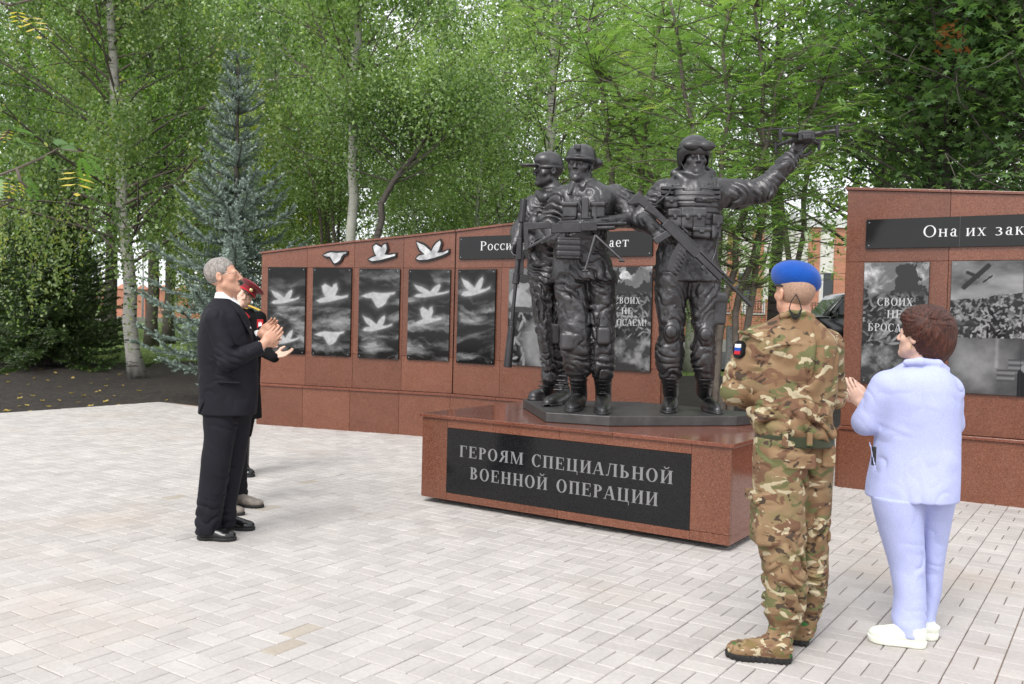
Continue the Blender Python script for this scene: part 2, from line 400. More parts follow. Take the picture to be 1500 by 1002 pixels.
# bark and leaves
def bark(name, a, b, dark, amt):
    t = NT(name, .85, a); n = t.noise(5, 5, t.mapping((1.2, 1.2, 1)), .6)
    m = t.noise(3.6, 6, t.mapping((.9, .9, 5.5)), .65); geo = t.n('NewGeometry').outputs['Position']
    c = t.ramp(n, [(.3, a), (.7, b)]); c = t.mix(t.ramp(m, [(amt, 0), (amt + .05, 1)]), c, dark)
    sp = t.n('SeparateXYZ'); t.l(geo, sp.inputs[0])
    t.col(c); t.bump(m, .6, .02); M[name] = t.m; return t, c, sp
t, c, sp = bark('birch_bark', (.26, .25, .22), (.40, .385, .355), (.03, .026, .022), .555)
low = t.ramp(t.math('ADD', sp.outputs[2], t.math('MULTIPLY', t.noise(9, 5, t.mapping((1, 1, .35))), .9)), [(.25, 1), (.95, 0)]); M['birch_bark'].node_tree
t.col(t.mix(t.math('MULTIPLY', low, .92), c, t.ramp(t.noise(12, 4, t.mapping((1, 1, .3))), [(.4, (.02, .016, .013)), (.68, (.16, .14, .12))])))
bark('aspen_bark', (.25, .25, .21), (.38, .38, .33), (.05, .045, .04), .63)
bark('dark_bark', (.045, .038, .032), (.09, .078, .066), (.015, .013, .011), .58)
bark('rowan_bark', (.075, .062, .05), (.15, .125, .105), (.03, .025, .02), .6)
def leaf(name, stops, trans=.40, sp=.7, rough=.38):
    t = NT(name, rough, (.1, .2, .05), 0, sp); a = t.n('Attribute'); a.attribute_name = 'rnd'
    c = t.ramp(a.outputs['Fac'], stops); t.col(c)
    tr = t.n('BsdfTranslucent'); t.l(t.mix(1.0, c, (1.5, 1.65, .7), 'MULTIPLY'), tr.inputs[0])
    mx = t.n('MixShader'); mx.inputs[0].default_value = trans; out = [n for n in t.t.nodes if n.type == 'OUTPUT_MATERIAL'][0]
    t.l(t.b.outputs[0], mx.inputs[1]); t.l(tr.outputs[0], mx.inputs[2]); t.l(mx.outputs[0], out.inputs[0]); M[name] = t.m
leaf('birch_leaf', [(0, (0.082, 0.145, 0.044)), (.5, (0.165, 0.249, 0.083)), (.9, (0.274, 0.364, 0.144)), (1, (0.351, 0.376, 0.088))])
leaf('aspen_leaf', [(0, (0.053, 0.108, 0.029)), (.5, (0.190, 0.293, 0.091)), (1, (0.401, 0.538, 0.206))])
leaf('rowan_leaf', [(0, (0.061, 0.128, 0.038)), (.5, (0.182, 0.312, 0.101)), (.93, (0.366, 0.504, 0.190)), (1, (0.480, 0.516, 0.203))])
leaf('maple_leaf', [(0, (0.050, 0.109, 0.040)), (.5, (0.122, 0.211, 0.080)), (1, (0.266, 0.382, 0.172))])
leaf('walnut_leaf', [(0, (.05, .13, .015)), (.62, (.11, .25, .03)), (.68, (.45, .38, .04)), (1, (.52, .42, .05))])
leaf('far_leaf', [(0, (0.074, 0.144, 0.027)), (.5, (0.200, 0.335, 0.068)), (1, (0.348, 0.502, 0.122))])
leaf('fir_needle', [(0, (0.028, 0.054, 0.014)), (.6, (0.055, 0.098, 0.024)), (1, (0.117, 0.173, 0.048))], .2)
leaf('blue_needle', [(0, (0.090, 0.123, 0.108)), (.55, (0.198, 0.259, 0.231)), (1, (0.356, 0.445, 0.397))], .12)
leaf('yellow_green_leaf', [(0, (.16, .22, .015)), (.5, (.30, .38, .03)), (1, (.48, .50, .06))])  # yellow-green is the leaf's own colour in this bush
leaf('fallen_leaf', [(0, (.45, .30, .07)), (.6, (.55, .42, .12)), (1, (.5, .4, .28))], .2)
leaf('dry_leaf', [(0, (.28, .09, .03)), (1, (.4, .16, .06))], .3)
leaf('grass_blade', [(0, (0.058, 0.112, 0.015)), (1, (0.166, 0.256, 0.045))], .3)
t = NT('brick_wall', .85); bt = t.n('TexBrick'); bt.inputs['Scale'].default_value = 1; bt.inputs['Color1'].default_value = (.36, .12, .065, 1); bt.inputs['Color2'].default_value = (.45, .17, .095, 1)
bt.inputs['Mortar'].default_value = (.4, .3, .24, 1); bt.inputs['Mortar Size'].default_value = .008; bt.inputs['Brick Width'].default_value = .26; bt.inputs['Row Height'].default_value = .085
cb = t.n('CombineXYZ'); sx = t.n('SeparateXYZ'); t.l(t.co(), sx.inputs[0]); t.l(t.math('ADD', sx.outputs[0], sx.outputs[1]), cb.inputs[0]); t.l(sx.outputs[2], cb.inputs[1]); t.l(cb.outputs[0], bt.inputs['Vector'])
t.col(bt.outputs[0]); M['brick'] = t.m
plain('stucco_white', (.62, .6, .57), .85, nsc=5, namt=.06); plain('window_dark', (.03, .035, .04), .1); plain('frame_white', (.6, .6, .6), .5); plain('roof_red', (.3, .03, .03), .6)
plain('kerb_concrete', (.42, .41, .39), .85); plain('asphalt', (.055, .055, .055), .9); plain('iron_black', (.015, .015, .015), .5); plain('car_black', (.006, .006, .007), .12, spec=.8)
plain('car_grey', (.10, .105, .11), .25, .4); plain('car_glass', (.01, .012, .014), .05); plain('chrome', (.6, .6, .6), .15, 1); plain('lamp_glass', (.55, .55, .55), .15); plain('red_paint', (.4, .02, .02), .5); plain('grey_paint', (.25, .25, .25), .6)
# ---------------------------------------------------------------- ground
def grid_terrain(name, xs, ys, zf, mat):
    X, Y = np.meshgrid(xs, ys, indexing='ij'); Z = zf(X, Y)
    V = np.stack([X, Y, Z], -1).reshape(-1, 3); nx, ny = len(xs), len(ys)
    I = (np.arange(nx - 1)[:, None] * ny + np.arange(ny - 1)[None, :]).ravel()
    return tag(mesh_np(name, V, np.stack([I, I + ny, I + ny + 1, I + 1], 1), M[mat]), kind='structure')
def fb(X, Y, s, o=0):
    P = np.stack([X.ravel() * s, Y.ravel() * s, np.full(X.size, o)], 1); return (vn(P) + .5 * vn(P * 2.1) + .25 * vn(P * 4.3)).reshape(X.shape) / 1.75 - .5
tz = np.vectorize(terr)
ys = np.concatenate([np.arange(-12, 9, 1.5), np.arange(9, 17, .12), np.arange(17, 30, .3)])
grid_terrain('soil_bed', np.concatenate([np.arange(-40, -12, 2), np.arange(-12, 12, .15), np.arange(12, 41, 2)]), ys,
             lambda X, Y: tz(X, Y) - .03 + np.where(Y > 9, fb(X, Y, 1.3) * .05 + fb(X, Y, 6, 3) * .03, 0), 'soil')
yl = np.concatenate([np.arange(23.0, 60, .5), np.arange(60, 260, 10)])
grid_terrain('lawn', np.concatenate([np.arange(-160, -40, 10), np.arange(-40, 40, .5), np.arange(40, 161, 10)]), yl,
             lambda X, Y: tz(X, Y) + .015 + fb(X, Y, .8) * .06 - np.maximum(0, 24.4 + fb(X, Y * 0, .7) * 2.5 - Y) * .2, 'lawn')
GA, GB, GO = Vector((.829, -.559, 0)), Vector((-.559, -.829, 0)), Vector((-.887, 5.203, 0))
GN = -GB
def in_plaza(p):
    n = p.x * GN.x + p.y * GN.y; a = p.x * GA.x + p.y * GA.y
    return a > -13.45 and (n < 9.5 or (-7 < a < 1 and n < 14.1))
pb = MB()
def PG(a, n, z): return (GA.x * a + GN.x * n, GA.y * a + GN.y * n, z)
pb.poly([PG(-13.5, -12, -.012), PG(9, -12, -.012), PG(9, 9.55, -.012), PG(-13.5, 9.55, -.012)], [(0, 1, 2, 3)])
pb.poly([PG(-7, 9.55, -.012), PG(1, 9.55, -.012), PG(1, 14.1, -.012), PG(-7, 14.1, -.012)], [(0, 1, 2, 3)])
plaza = tag(pb.build('plaza_pavement', M['joint_sand']), kind='structure')
def paver_mesh(L, Wd, gap=.0023, c=.004, z=0.0):
    a, b = L / 2 - gap, Wd / 2 - gap
    vs = [(-a, -b, z - .012), (a, -b, z - .012), (a, b, z - .012), (-a, b, z - .012), (-a, -b, z - c), (a, -b, z - c), (a, b, z - c), (-a, b, z - c),
          (-a + c, -b + c, z), (a - c, -b + c, z), (a - c, b - c, z), (-a + c, b - c, z)]
    return vs, [(8, 9, 10, 11), (4, 5, 9, 8), (5, 6, 10, 9), (6, 7, 11, 10), (7, 4, 8, 11), (0, 1, 5, 4), (1, 2, 6, 5), (2, 3, 7, 6), (3, 0, 4, 7)]
PV, PF = paver_mesh(.2, .1); PV = np.array(PV)
ang0 = math.atan2(GA.y, GA.x); bricks = []
for i in range(-90, 90):
    for j in range(-90, 90):
        c0 = GO + GA * (.2 * (i + .5)) + GB * (.2 * (j + .5))
        if c0.y < 1.6 or abs(c0.x) > .78 * c0.y + 1.3 or not in_plaza(c0): continue
        par = (i + j) % 2
        for s in (-.05, .05):
            if par: bricks.append((c0 + GB * s, ang0))
            else: bricks.append((c0 + GA * s, ang0 + math.pi / 2))
def seen_dist(b):
    p = b[0]; ok = abs(p.x) < .56 * p.y and p.y > 3.85
    return (p - cam.location).length + (0 if ok else 100)
bricks.sort(key=seen_dist)
pm = None
for c, a in bricks[:300]:
    if pm is None:
        o = mesh_np('paving_stone', PV, PF, M['paver'], None, False); pm = o.data; o.parent = plaza
    else:
        o = bpy.data.objects.new('paving_stone', pm); link(o, plaza)
    o.location = (c.x, c.y, random.gauss(0, .0009)); o.rotation_euler = (random.gauss(0, .004), random.gauss(0, .006), a + random.gauss(0, .004))
rest = bricks[300:]; n = len(rest)
C = np.array([(c.x, c.y, 0) for c, a in rest]); A = np.array([a for c, a in rest]) + RNG.normal(0, .004, n)
ca, sa = np.cos(A), np.sin(A)
V = np.empty((n, 12, 3)); V[:, :, 0] = PV[None, :, 0] * ca[:, None] - PV[None, :, 1] * sa[:, None]; V[:, :, 1] = PV[None, :, 0] * sa[:, None] + PV[None, :, 1] * ca[:, None]
V[:, :, 2] = PV[None, :, 2] + RNG.normal(0, .0009, n)[:, None] + PV[None, :, 0] * RNG.normal(0, .006, n)[:, None]
V += C[:, None, :]
FF = (np.array(PF)[None] + 12 * np.arange(n)[:, None, None]).reshape(-1, 4)
o = mesh_np('paving_stones_far', V.reshape(-1, 3), FF, M['paver'], None, False, attr=np.repeat(RNG.random(n), 9)); o.parent = plaza; tag(o, kind='stuff')
# thin soil rim and kerb-less edge are left as they are; a street with kerb and fence lies behind the lawn
def flat(name, pts, mat, kind='structure'):
    b = MB(); b.poly(pts, [tuple(range(len(pts)))]); return tag(b.build(name, M[mat]), kind=kind)

# ---------------------------------------------------------------- serif lettering
def _arc(cx, cy, rx, ry, wx, wy, a0, a1, n=14):
    out = []; inn = []
    for i in range(n + 1):
        t = math.radians(a0 + (a1 - a0) * i / n)
        out.append((cx + rx * math.cos(t), cy + ry * math.sin(t))); inn.append((cx + (rx - wx) * math.cos(t), cy + (ry - wy) * math.sin(t)))
    return out + inn[::-1]
def _r(x0, y0, x1, y1): return [(x0, y0), (x1, y0), (x1, y1), (x0, y1)]
def glyph(ch, T=.17, t=.055):
    up = ch.upper() != ch.lower() and ch == ch.upper(); sc = 1 if (up or ch == '!') else .68; C = ch.upper(); P = []; w = .8
    if not up and ch != '!': T /= .8; t /= .75
    def st(x, y0=0., y1=1., sb=True, su=True, wd=None):
        wd = wd or T; P.append(_r(x, y0, x + wd, y1)); e = .075
        if sb: P.append(_r(x - e, y0, x + wd + e, y0 + t * .8))
        if su: P.append(_r(x - e, y1 - t * .8, x + wd + e, y1))
    def h(x0, x1, y): P.append(_r(x0, y - t / 2, x1, y + t / 2))
    def d(x0, y0, x1, y1, wd): P.append([(x0, y0), (x0 + wd, y0), (x1 + wd, y1), (x1, y1)])
    def v(x, y0, y1): P.append(_r(x, y0, x + .045, y1))
    if ch == 'а':
        st(.42, .05, .7, False, False); P.append(_arc(.36, .70, .24, .32, T * .8, t, 0, 170)); P.append(_arc(.32, .29, .27, .3, T, t, 60, 300)); P.append(_r(.3, .5, .5, .56)); P.append(_r(.5, 0, .72, .06)); w = .74
    elif ch == 'е':
        P.append(_arc(.4, .5, .36, .52, T, t, 0, 320, 20)); h(.1, .74, .52); w = .8
    elif C == 'Г': st(.1); h(.1, .68, .97); v(.64, .72, 1); w = .74
    elif C == 'Т': st(.32, su=False); h(0, .82, .97); v(0, .72, 1); v(.775, .72, 1); w = .84
    elif C == 'Е': st(.1); h(.1, .7, .97); h(.2, .52, .52); h(.1, .72, .03); v(.66, .74, 1); v(.5, .4, .64); v(.69, 0, .28); w = .8
    elif C == 'Р': st(.1); P.append(_arc(.3, .74, .38, .26, T, t, -90, 90)); h(.2, .32, .97); h(.2, .32, .51); w = .74
    elif C == 'О': P.append(_arc(.43, .5, .42, .53, T, t, 0, 360, 28)); w = .9
    elif C == 'С': P.append(_arc(.43, .5, .42, .53, T, t, 48, 318, 24)); v(.70, .68, 1.0); w = .8
    elif C == 'Я': st(.55); P.append(_arc(.5, .74, .36, .26, T, t, 90, 270)); h(.48, .6, .97); h(.48, .6, .51); d(.0, 0, .3, .5, T); w = .86
    elif C == 'М': st(.1, wd=.06); st(.86); d(.14, 1, .5, 0, -T); P[-1] = [(.1, 1), (.1 + T, 1), (.56 + T * .3, 0), (.5, 0)]; P.append([(.52, 0), (.58, 0), (.94, 1), (.88, 1)]); w = 1.14
    elif C == 'П': st(.1); st(.62); h(.1, .75, .97); w = .92
    elif C == 'Ц': st(.1, sb=False); st(.62, sb=False); h(.04, .9, .03); v(.86, -.24, .05); w = .96
    elif C in 'ИЙ':
        st(.1); st(.64); d(.2, .1, .62, .84, .07); w = .93
        if C == 'Й': P.append(_arc(.45, 1.3, .2, .2, .07, .07, 190, 350))
    elif C == 'А': d(.03, 0, .36, 1, .06); d(.62, 0, .36, 1, T); h(.16, .68, .33); P.append(_r(-.04, 0, .18, .045)); P.append(_r(.54, 0, .88, .045)); w = .88
    elif C == 'Л': st(.62); d(.14, .06, .3, 1, .06); h(.24, .74, .97); P.append(_arc(.1, .1, .11, .1, .08, .08, 180, 360)); w = .92
    elif C == 'Ь': st(.1); P.append(_arc(.32, .28, .38, .28, T, t, -90, 90)); h(.2, .34, .03); h(.2, .34, .54); w = .78
    elif C == 'Б': st(.1); P.append(_arc(.32, .28, .38, .28, T, t, -90, 90)); h(.2, .34, .03); h(.2, .34, .54); h(.1, .66, .97); v(.62, .76, 1); w = .8
    elif C == 'В': st(.1); P.append(_arc(.32, .27, .38, .27, T, t, -90, 90)); P.append(_arc(.3, .76, .33, .24, T, t, -90, 90)); h(.2, .34, .03); h(.2, .34, .53); h(.2, .32, .97); w = .8
    elif C == 'Н': st(.1); st(.64); h(.2, .7, .51); w = .94
    elif C == 'Х': d(.06, 1, .56, 0, T); d(.06, 0, .62, 1, .065); [P.append(_r(x, y, x + .3, y + .045)) for x in (-.02, .5) for y in (0, .955)]; w = .86
    elif C == 'З': P.append(_arc(.28, .27, .38, .29, T, t, -140, 85)); P.append(_arc(.27, .76, .33, .25, T, t, -85, 140)); w = .74
    elif C == 'К': st(.1); d(.24, .48, .58, 1, .06); d(.6, 0, .3, .56, T); P.append(_r(.5, .955, .74, 1)); P.append(_r(.54, 0, .86, .045)); w = .84
    elif C == 'Ч': st(.58); P.append(_r(.1, .6, .1 + T, 1)); P.append(_arc(.34, .64, .24, .24, T, t, 180, 285)); h(.32, .62, .43); P.append(_r(.02, .955, .35, 1)); w = .86
    elif C == '!': P.append([(.14, .3), (.2, .3), (.27, 1), (.07, 1)]); P.append(_arc(.17, .07, .08, .08, .08, .08, 0, 360, 12)); w = .36
    return [[(x * sc, y * sc) for x, y in p] for p in P], w * sc
def text_width(s, sp, gap): return sum((gap if c == ' ' else glyph(c)[1] + sp) for c in s) - sp
def write(s, o, ux, uy, un, width, height, mat, parent, name='letter', T=.17, sp=.1, gap=.55, depth=.0015, size_x=None):
    sx = width / text_width(s, sp, gap); x = 0
    for ch in s:
        if ch == ' ': x += gap * sx; continue
        P, w = glyph(ch, T); b = MB()
        for i, p in enumerate(P):
            b.prism([(x + q[0] * sx, q[1] * height) for q in p], o, ux, uy, un, .0002, depth + .00012 * i)
        b.build(name, M[mat], parent); x += (w + sp) * sx

# ---------------------------------------------------------------- planes of the walls
class Plane:
    def __init__(s, a, b):               # two ground points, left to right as seen
        s.a = Vector((a[0], a[1], 0)); d = Vector((b[0] - a[0], b[1] - a[1], 0)); s.L = d.length; s.u = d.normalized()
        s.z = Vector((0, 0, 1)); s.n = Vector((s.u.y, -s.u.x, 0))          # n points to the viewer
        if s.n.y > 0: s.n = -s.n
    def sz(s, px, py, off=0.):
        r = ray(px, py); c = Vector((0, 0, HC)); t = ((s.a + s.n * off) - c).dot(s.n) / r.dot(s.n); p = c + r * t
        return (p - s.a).dot(s.u), p.z
    def P(s, u, z, off=0.): return s.a + s.u * u + s.n * off + s.z * z
PB_OFF = .05                              # base course stands proud by this much
b0, b1 = atz(371.6, 621), atz(658, 642); b2 = Vector((1.61, 10.03, 0))
W1A = Plane((b0.x, b0.y), (b1.x, b1.y)); W1B = Plane((b1.x, b1.y), (b2.x, b2.y))
c0, c1 = atz(1218, 712), atz(1500, 744.5); W2 = Plane((c0.x, c0.y), (c1.x, c1.y)); W2L = W2.L + 2.2

def wall_part(pl, s0, s1, top, parent, cols, ledge_z=.566, matu='red_granite', off=-PB_OFF, ends=(True, True)):
    """cladding of separate stone slabs on a core; upper face is set back from the base course"""
    th = .42
    def poly(z0, z1, a, b):              # clipped to the sloping top
        ta, tb = top(a), top(b); return [(a, z0), (b, z0), (b, min(z1, tb)), (a, min(z1, ta))]
    core = MB(); k = 8; xs = [s0 + .012 + (s1 - s0 - .024) * i / k for i in range(k + 1)]
    core.prism([(xs[0], -.05), (xs[-1], -.05)] + [(x, top(x) - .02) for x in xs[::-1]], pl.a, pl.u, pl.z, pl.n, off - th + .03, off - .028)
    core.build('wall_core', M['dark_gap'], parent)
    g = .0016
    rows = [(ledge_z + .002, 1.02), (1.02, 2.16), (2.16, 9)]
    for ri, (z0, z1) in enumerate(rows):
        for i in range(len(cols) - 1):
            a, b = cols[i] + g, cols[i + 1] - g
            if min(top(a), top(b)) <= z0 + .03: continue
            m = MB(); m.prism(poly(z0 + g, z1 - g, a, b), pl.a, pl.u, pl.z, pl.n, off - .03, off + random.uniform(-.0005, .0007)); m.build('granite_slab', M[matu], parent, .0015, seg=1)
            m = MB(); m.prism(poly(z0 + g, z1 - g, a, b), pl.a, pl.u, pl.z, pl.n, off - th, off - th + .03); m.build('granite_slab', M[matu], parent)
    for i in range(0, len(cols) - 1, 1):
        a, b = cols[i] + g, cols[i + 1] - g
        for (o0, o1) in ((-.03, 0), (off - th - .05, off - th - .02)):
            m = MB(); m.prism(_r(a, -.02, b, ledge_z - .032), pl.a, pl.u, pl.z, pl.n, o0, o1); m.build('base_slab', M[matu], parent, .0015, seg=1)
        m = MB(); m.prism(_r(a, ledge_z - .030, b, ledge_z), pl.a, pl.u, pl.z, pl.n, off - .02, .022); m.build('ledge_slab', M['red_granite_polished'], parent, .004)
        ta, tb = top(a), top(b); m = MB(); m.prism([(a - (.02 if i == 0 and ends[0] else 0), ta + .002), (b, tb + .002), (b, tb + .028), (a - (.02 if i == 0 and ends[0] else 0), ta + .028)], pl.a, pl.u, pl.z, pl.n, off - th - .02, off + .022); m.build('coping_slab', M['red_granite_polished'], parent, .004)
    for e, s, d in ((ends[0], s0, -1), (ends[1], s1, 1)):
        if e:
            m = MB(); m.prism(_r(min(s, s + d * .006), ledge_z + .032, max(s, s + d * .006), top(s)), pl.a, pl.u, pl.z, pl.n, off - th + .031, off - .031); m.build('end_slab', M[matu], parent)
            m = MB(); m.prism(_r(min(s - d * .02, s + d * .03), -.02, max(s - d * .02, s + d * .03), ledge_z - .032), pl.a, pl.u, pl.z, pl.n, off - th - .05 + .031, -.031); m.build('base_end_slab', M[matu], parent)
tops = [(383, 369.3), (440, 362), (502, 354), (580.7, 346.9), (640, 338.5)]
ta = [W1A.sz(x, y, -PB_OFF) for x, y in tops]; ta = ta + [(W1A.L, ta[-1][1] + .012)]; tb = [(0, ta[-1][1])] + [W1B.sz(x, y, -PB_OFF) for x, y in ((715, 330), (761.8, 325.8))] + [(W1B.L, 2.80)]
def lerp_top(T):
    X, Z = [t[0] for t in T], [t[1] - .028 for t in T]; return lambda s: float(np.interp(s, X, Z))
topA, topB = lerp_top(ta), lerp_top(tb)
wall1 = empty('memorial_wall', W1B.P(0, 0)); tag(wall1, 'long bent red granite wall with rising top and crane plaques behind the statue', 'wall')
wall_part(W1A, .05, W1A.L, topA, wall1, [.05 + (W1A.L - .05) * i / 4 for i in range(5)], ends=(True, False))
wall_part(W1B, 0, W1B.L, topB, wall1, [W1B.L * i / 4 for i in range(5)], ends=(False, True))
t2 = [W2.sz(1237, 274, -PB_OFF), W2.sz(1500, 281, -PB_OFF)]; sl = (t2[1][1] - t2[0][1]) / (t2[1][0] - t2[0][0])
topC = lambda s: t2[0][1] - .028 + sl * (s - t2[0][0]) * (1 + .12 * max(0, s - 2))
wall2 = empty('memorial_wall', W2.P(0, 0)); tag(wall2, 'tall red granite wall at the right behind the two onlookers', 'wall')
wall_part(W2, .05, W2L, topC, wall2, [.05, .95, 1.75, 2.55, 3.2, W2L], .59)

# ---------------------------------------------------------------- pedestal
PD = Plane((atz(617.2, 734.2).x, atz(617.2, 734.2).y), (atz(1067.5, 810).x, atz(1067.5, 810).y)); PDD = 1.72; PH = PD.sz(620, 605)[1]
ped = empty('pedestal', PD.P(PD.L / 2, 0, -PDD / 2)); tag(ped, 'low red granite pedestal with black inscription plate under the bronze statue', 'pedestal')
m = MB(); m.prism(_r(.2, -.03, PD.L - .2, .05), PD.a, PD.u, PD.z, PD.n, -PDD + .2, -.2); m.build('plinth', M['dark_gap'], ped)
m = MB(); m.prism(_r(.03, .05, PD.L - .03, PH - .031), PD.a, PD.u, PD.z, PD.n, -PDD + .03, -.03); m.build('core', M['dark_gap'], ped)
pz0, pz1 = .046, PH - .030
pTL, pTR, pBL, pBR = PD.sz(655.8, 626), PD.sz(1012.7, 666), PD.sz(653, 720.8), PD.sz(1009.9, 778)
px0, px1, py0, py1 = (pTL[0] + pBL[0]) / 2, (pTR[0] + pBR[0]) / 2, (pBL[1] + pBR[1]) / 2, (pTL[1] + pTR[1]) / 2
g = .001
for q in (_r(0, pz0, px0 - g, pz1), _r(px1 + g, .115, PD.L, pz1), _r(px1 + g, pz0, PD.L, .112), _r(px0 + g, pz0, .5 * (px0 + px1) - g, py0 - g), _r(.5 * (px0 + px1) + g, pz0, px1 - g, py0 - g), _r(px0 + g, py1 + g, .5 * (px0 + px1) - g, pz1), _r(.5 * (px0 + px1) + g, py1 + g, px1 - g, pz1)):
    m = MB(); m.prism(q, PD.a, PD.u, PD.z, PD.n, -.0299, 0); m.build('granite_slab', M['red_granite'], ped, .0012, seg=1)
for i in range(2):
    for (e0, e1) in ((-.0, -.03), (PD.L, PD.L - .03)):
        ra, rb = -.031 - (PDD - .062) * i / 2 - g, -.031 - (PDD - .062) * (i + 1) / 2 + g
        m = MB(); m.prism(_r(min(e0, e1), pz0, max(e0, e1), pz1), PD.a, PD.u, PD.z, PD.n, rb, ra); m.build('side_slab', M['red_granite_polished'], ped, .0012, seg=1)
for i in range(3):
    a, b = PD.L * i / 3, PD.L * (i + 1) / 3; m = MB(); m.prism(_r(a + g, pz0, b - g, pz1), PD.a, PD.u, PD.z, PD.n, -PDD, -PDD + .03); m.build('granite_slab', M['red_granite'], ped)
    for j in range(2):
        a2 = a - (.022 if i == 0 else -g); b2_ = b + (.022 if i == 2 else -g)
        m = MB(); m.prism(_r(a2, PH - .029, b2_, PH), PD.a, PD.u, PD.z, PD.n, -(PDD + .02) * (j + 1) / 2 + g, .022 - (PDD / 2 + .035) * j - (0 if j == 0 else -.003) - (0 if j == 0 else g)); m.build('top_slab', M['red_granite_polished'], ped, .005)
m = MB(); m.prism(_r(px0 + g, py0 + g, px1 - g, py1 - g), PD.a, PD.u, PD.z, PD.n, -.0299, .0012)
plate = m.build('inscription_plate', M['black_granite'], ped)
def zc(x, y): return ((x / 2.83 + 600), (y / 2.83 + 560))
def ped_text(s, bl, br, hl):
    a, b = PD.sz(*zc(*bl)), PD.sz(*zc(*br)); t = PD.sz(*zc(*hl)); write(s, PD.P(a[0], (a[1] + b[1]) / 2, .0012), PD.u, PD.z, PD.n, b[0] - a[0], t[1] - a[1], 'engraved_grey', plate, T=.19, sp=.13, gap=.62)
ped_text('ГЕРОЯМ СПЕЦИАЛЬНОЙ', (207, 307), (1092, 424), (209, 260)); ped_text('ВОЕННОЙ ОПЕРАЦИИ', (250, 401), (1030, 514), (251, 352))

# ---------------------------------------------------------------- plaques
BIRD = {'A': [(0, .24), (.08, .36), (.27, .42), (.12, .60), (.06, .74), (.0, .95), (.10, .88), (.22, .82), (.36, .66), (.47, .53), (.54, .73), (.63, .90), (.73, 1.0), (.76, .9), (.71, .62), (.66, .48), (.84, .50), (1, .60), (.99, .51), (.84, .40), (.6, .29), (.35, .2), (.1, .18)],
        'B': [(0, .10), (.15, .22), (.3, .3), (.21, .55), (.17, .85), (.27, .97), (.4, .86), (.5, .78), (.55, .95), (.64, 1.0), (.68, .72), (.60, .38), (.78, .35), (1, .42), (.99, .31), (.75, .2), (.42, .06), (.12, .0)],
        'C': [(0, .72), (.14, .86), (.34, .97), (.6, .92), (.8, .95), (1, 1.), (.98, .88), (.86, .8), (.78, .58), (.73, .3), (.62, .1), (.5, .0), (.44, .12), (.37, .38), (.3, .6), (.15, .62)]}
def pdist(P, poly):                      # signed distance to a polygon
    x, y = P[..., 0], P[..., 1]; d = np.full(x.shape, 1e9); ins = np.zeros(x.shape, bool); n = len(poly)
    for i in range(n):
        (x0, y0), (x1, y1) = poly[i], poly[(i + 1) % n]; ex, ey = x1 - x0, y1 - y0
        t = np.clip(((x - x0) * ex + (y - y0) * ey) / (ex * ex + ey * ey + 1e-12), 0, 1)
        d = np.minimum(d, (x - x0 - t * ex) ** 2 + (y - y0 - t * ey) ** 2)
        c = (y0 > y) != (y1 > y); xx = x0 + (y - y0) / (ey if abs(ey) > 1e-12 else 1e-12) * ex; ins ^= c & (x < xx)
    return np.sqrt(d) * np.where(ins, -1, 1)
def fbm2(X, Y, sx, sy, seed, oct=5):
    o = np.zeros(X.shape); a = 1.; tot = 0
    for k in range(oct):
        P = np.stack([X.ravel() * sx * 2 ** k, Y.ravel() * sy * 2 ** k, np.full(X.size, seed + k * 3.7)], 1); o += a * vn(P).reshape(X.shape); tot += a; a *= .55
    return o / tot
def clouds(X, Y, seed, dark=1.0):
    w = fbm2(X, Y, 3, 3, seed + 9) * .35
    n = fbm2(X + w, Y + w * .5, 2.6, 9.5, seed); n2 = fbm2(X, Y + w, 5, 26, seed + 5, 3)
    c = np.clip((n - .47) * 3.6, 0, 1) * .8 + np.clip((n2 - .52) * 3, 0, 1) * .35
    return .006 + .24 * np.clip(c, 0, 1) ** 1.7 * dark
def plaque(pl, corners, label, name, parent_off, fn, off=-PB_OFF, th=.028, res=150, cat='plaque', group=None, texts=()):
    S = [pl.sz(x, y, off + th) for x, y in corners]; s0, s1 = (S[0][0] + S[3][0]) / 2, (S[1][0] + S[2][0]) / 2; z1, z0 = (S[0][1] + S[1][1]) / 2, (S[2][1] + S[3][1]) / 2
    root = empty(name, pl.P((s0 + s1) / 2, z0, off)); tag(root, label, cat, group)
    m = MB(); m.prism(_r(s0, z0, s1, z1), pl.a, pl.u, pl.z, pl.n, off + .002, off + th - .001); m.build('backing_slab', M['black_granite'], root, .002, seg=1)
    w, h = s1 - s0, z1 - z0; nx = max(8, int(res * w)); ny = max(8, int(res * h))
    u, v = np.meshgrid(np.linspace(.002, w - .002, nx), np.linspace(.002, h - .002, ny), indexing='ij')
    G = fn(u, v, w, h, s0, z0)
    o3 = np.array(pl.P(s0, z0, off + th)); V = o3 + u[..., None] * np.array(pl.u) + v[..., None] * np.array(pl.z)
    I = (np.arange(nx - 1)[:, None] * ny + np.arange(ny - 1)[None, :]).ravel()
    o = mesh_np('printed_face', V.reshape(-1, 3), np.stack([I, I + ny, I + ny + 1, I + 1], 1), M['print'], root)
    a = o.data.color_attributes.new('print', 'FLOAT_COLOR', 'POINT'); g_ = np.clip(G.ravel(), 0, 1); a.data.foreach_set('color', np.stack([g_, g_, g_ * 1.02, np.ones_like(g_)], 1).astype(np.float32).ravel())
    b = MB()
    for (uu, vv) in ((.03, .03), (w - .03, .03), (.03, h - .03), (w - .03, h - .03)):
        c = pl.P(s0 + uu, z0 + vv, off + th); b = MB(); b.tube([c - pl.n * .004, c + pl.n * .003], .006, 8); b.build('bolt', M['steel_bolt'], root)
    return root, s0, s1, z0, z1
def z3(x, y): return (370 + x / 3.0375, 310 + y / 3.0375)
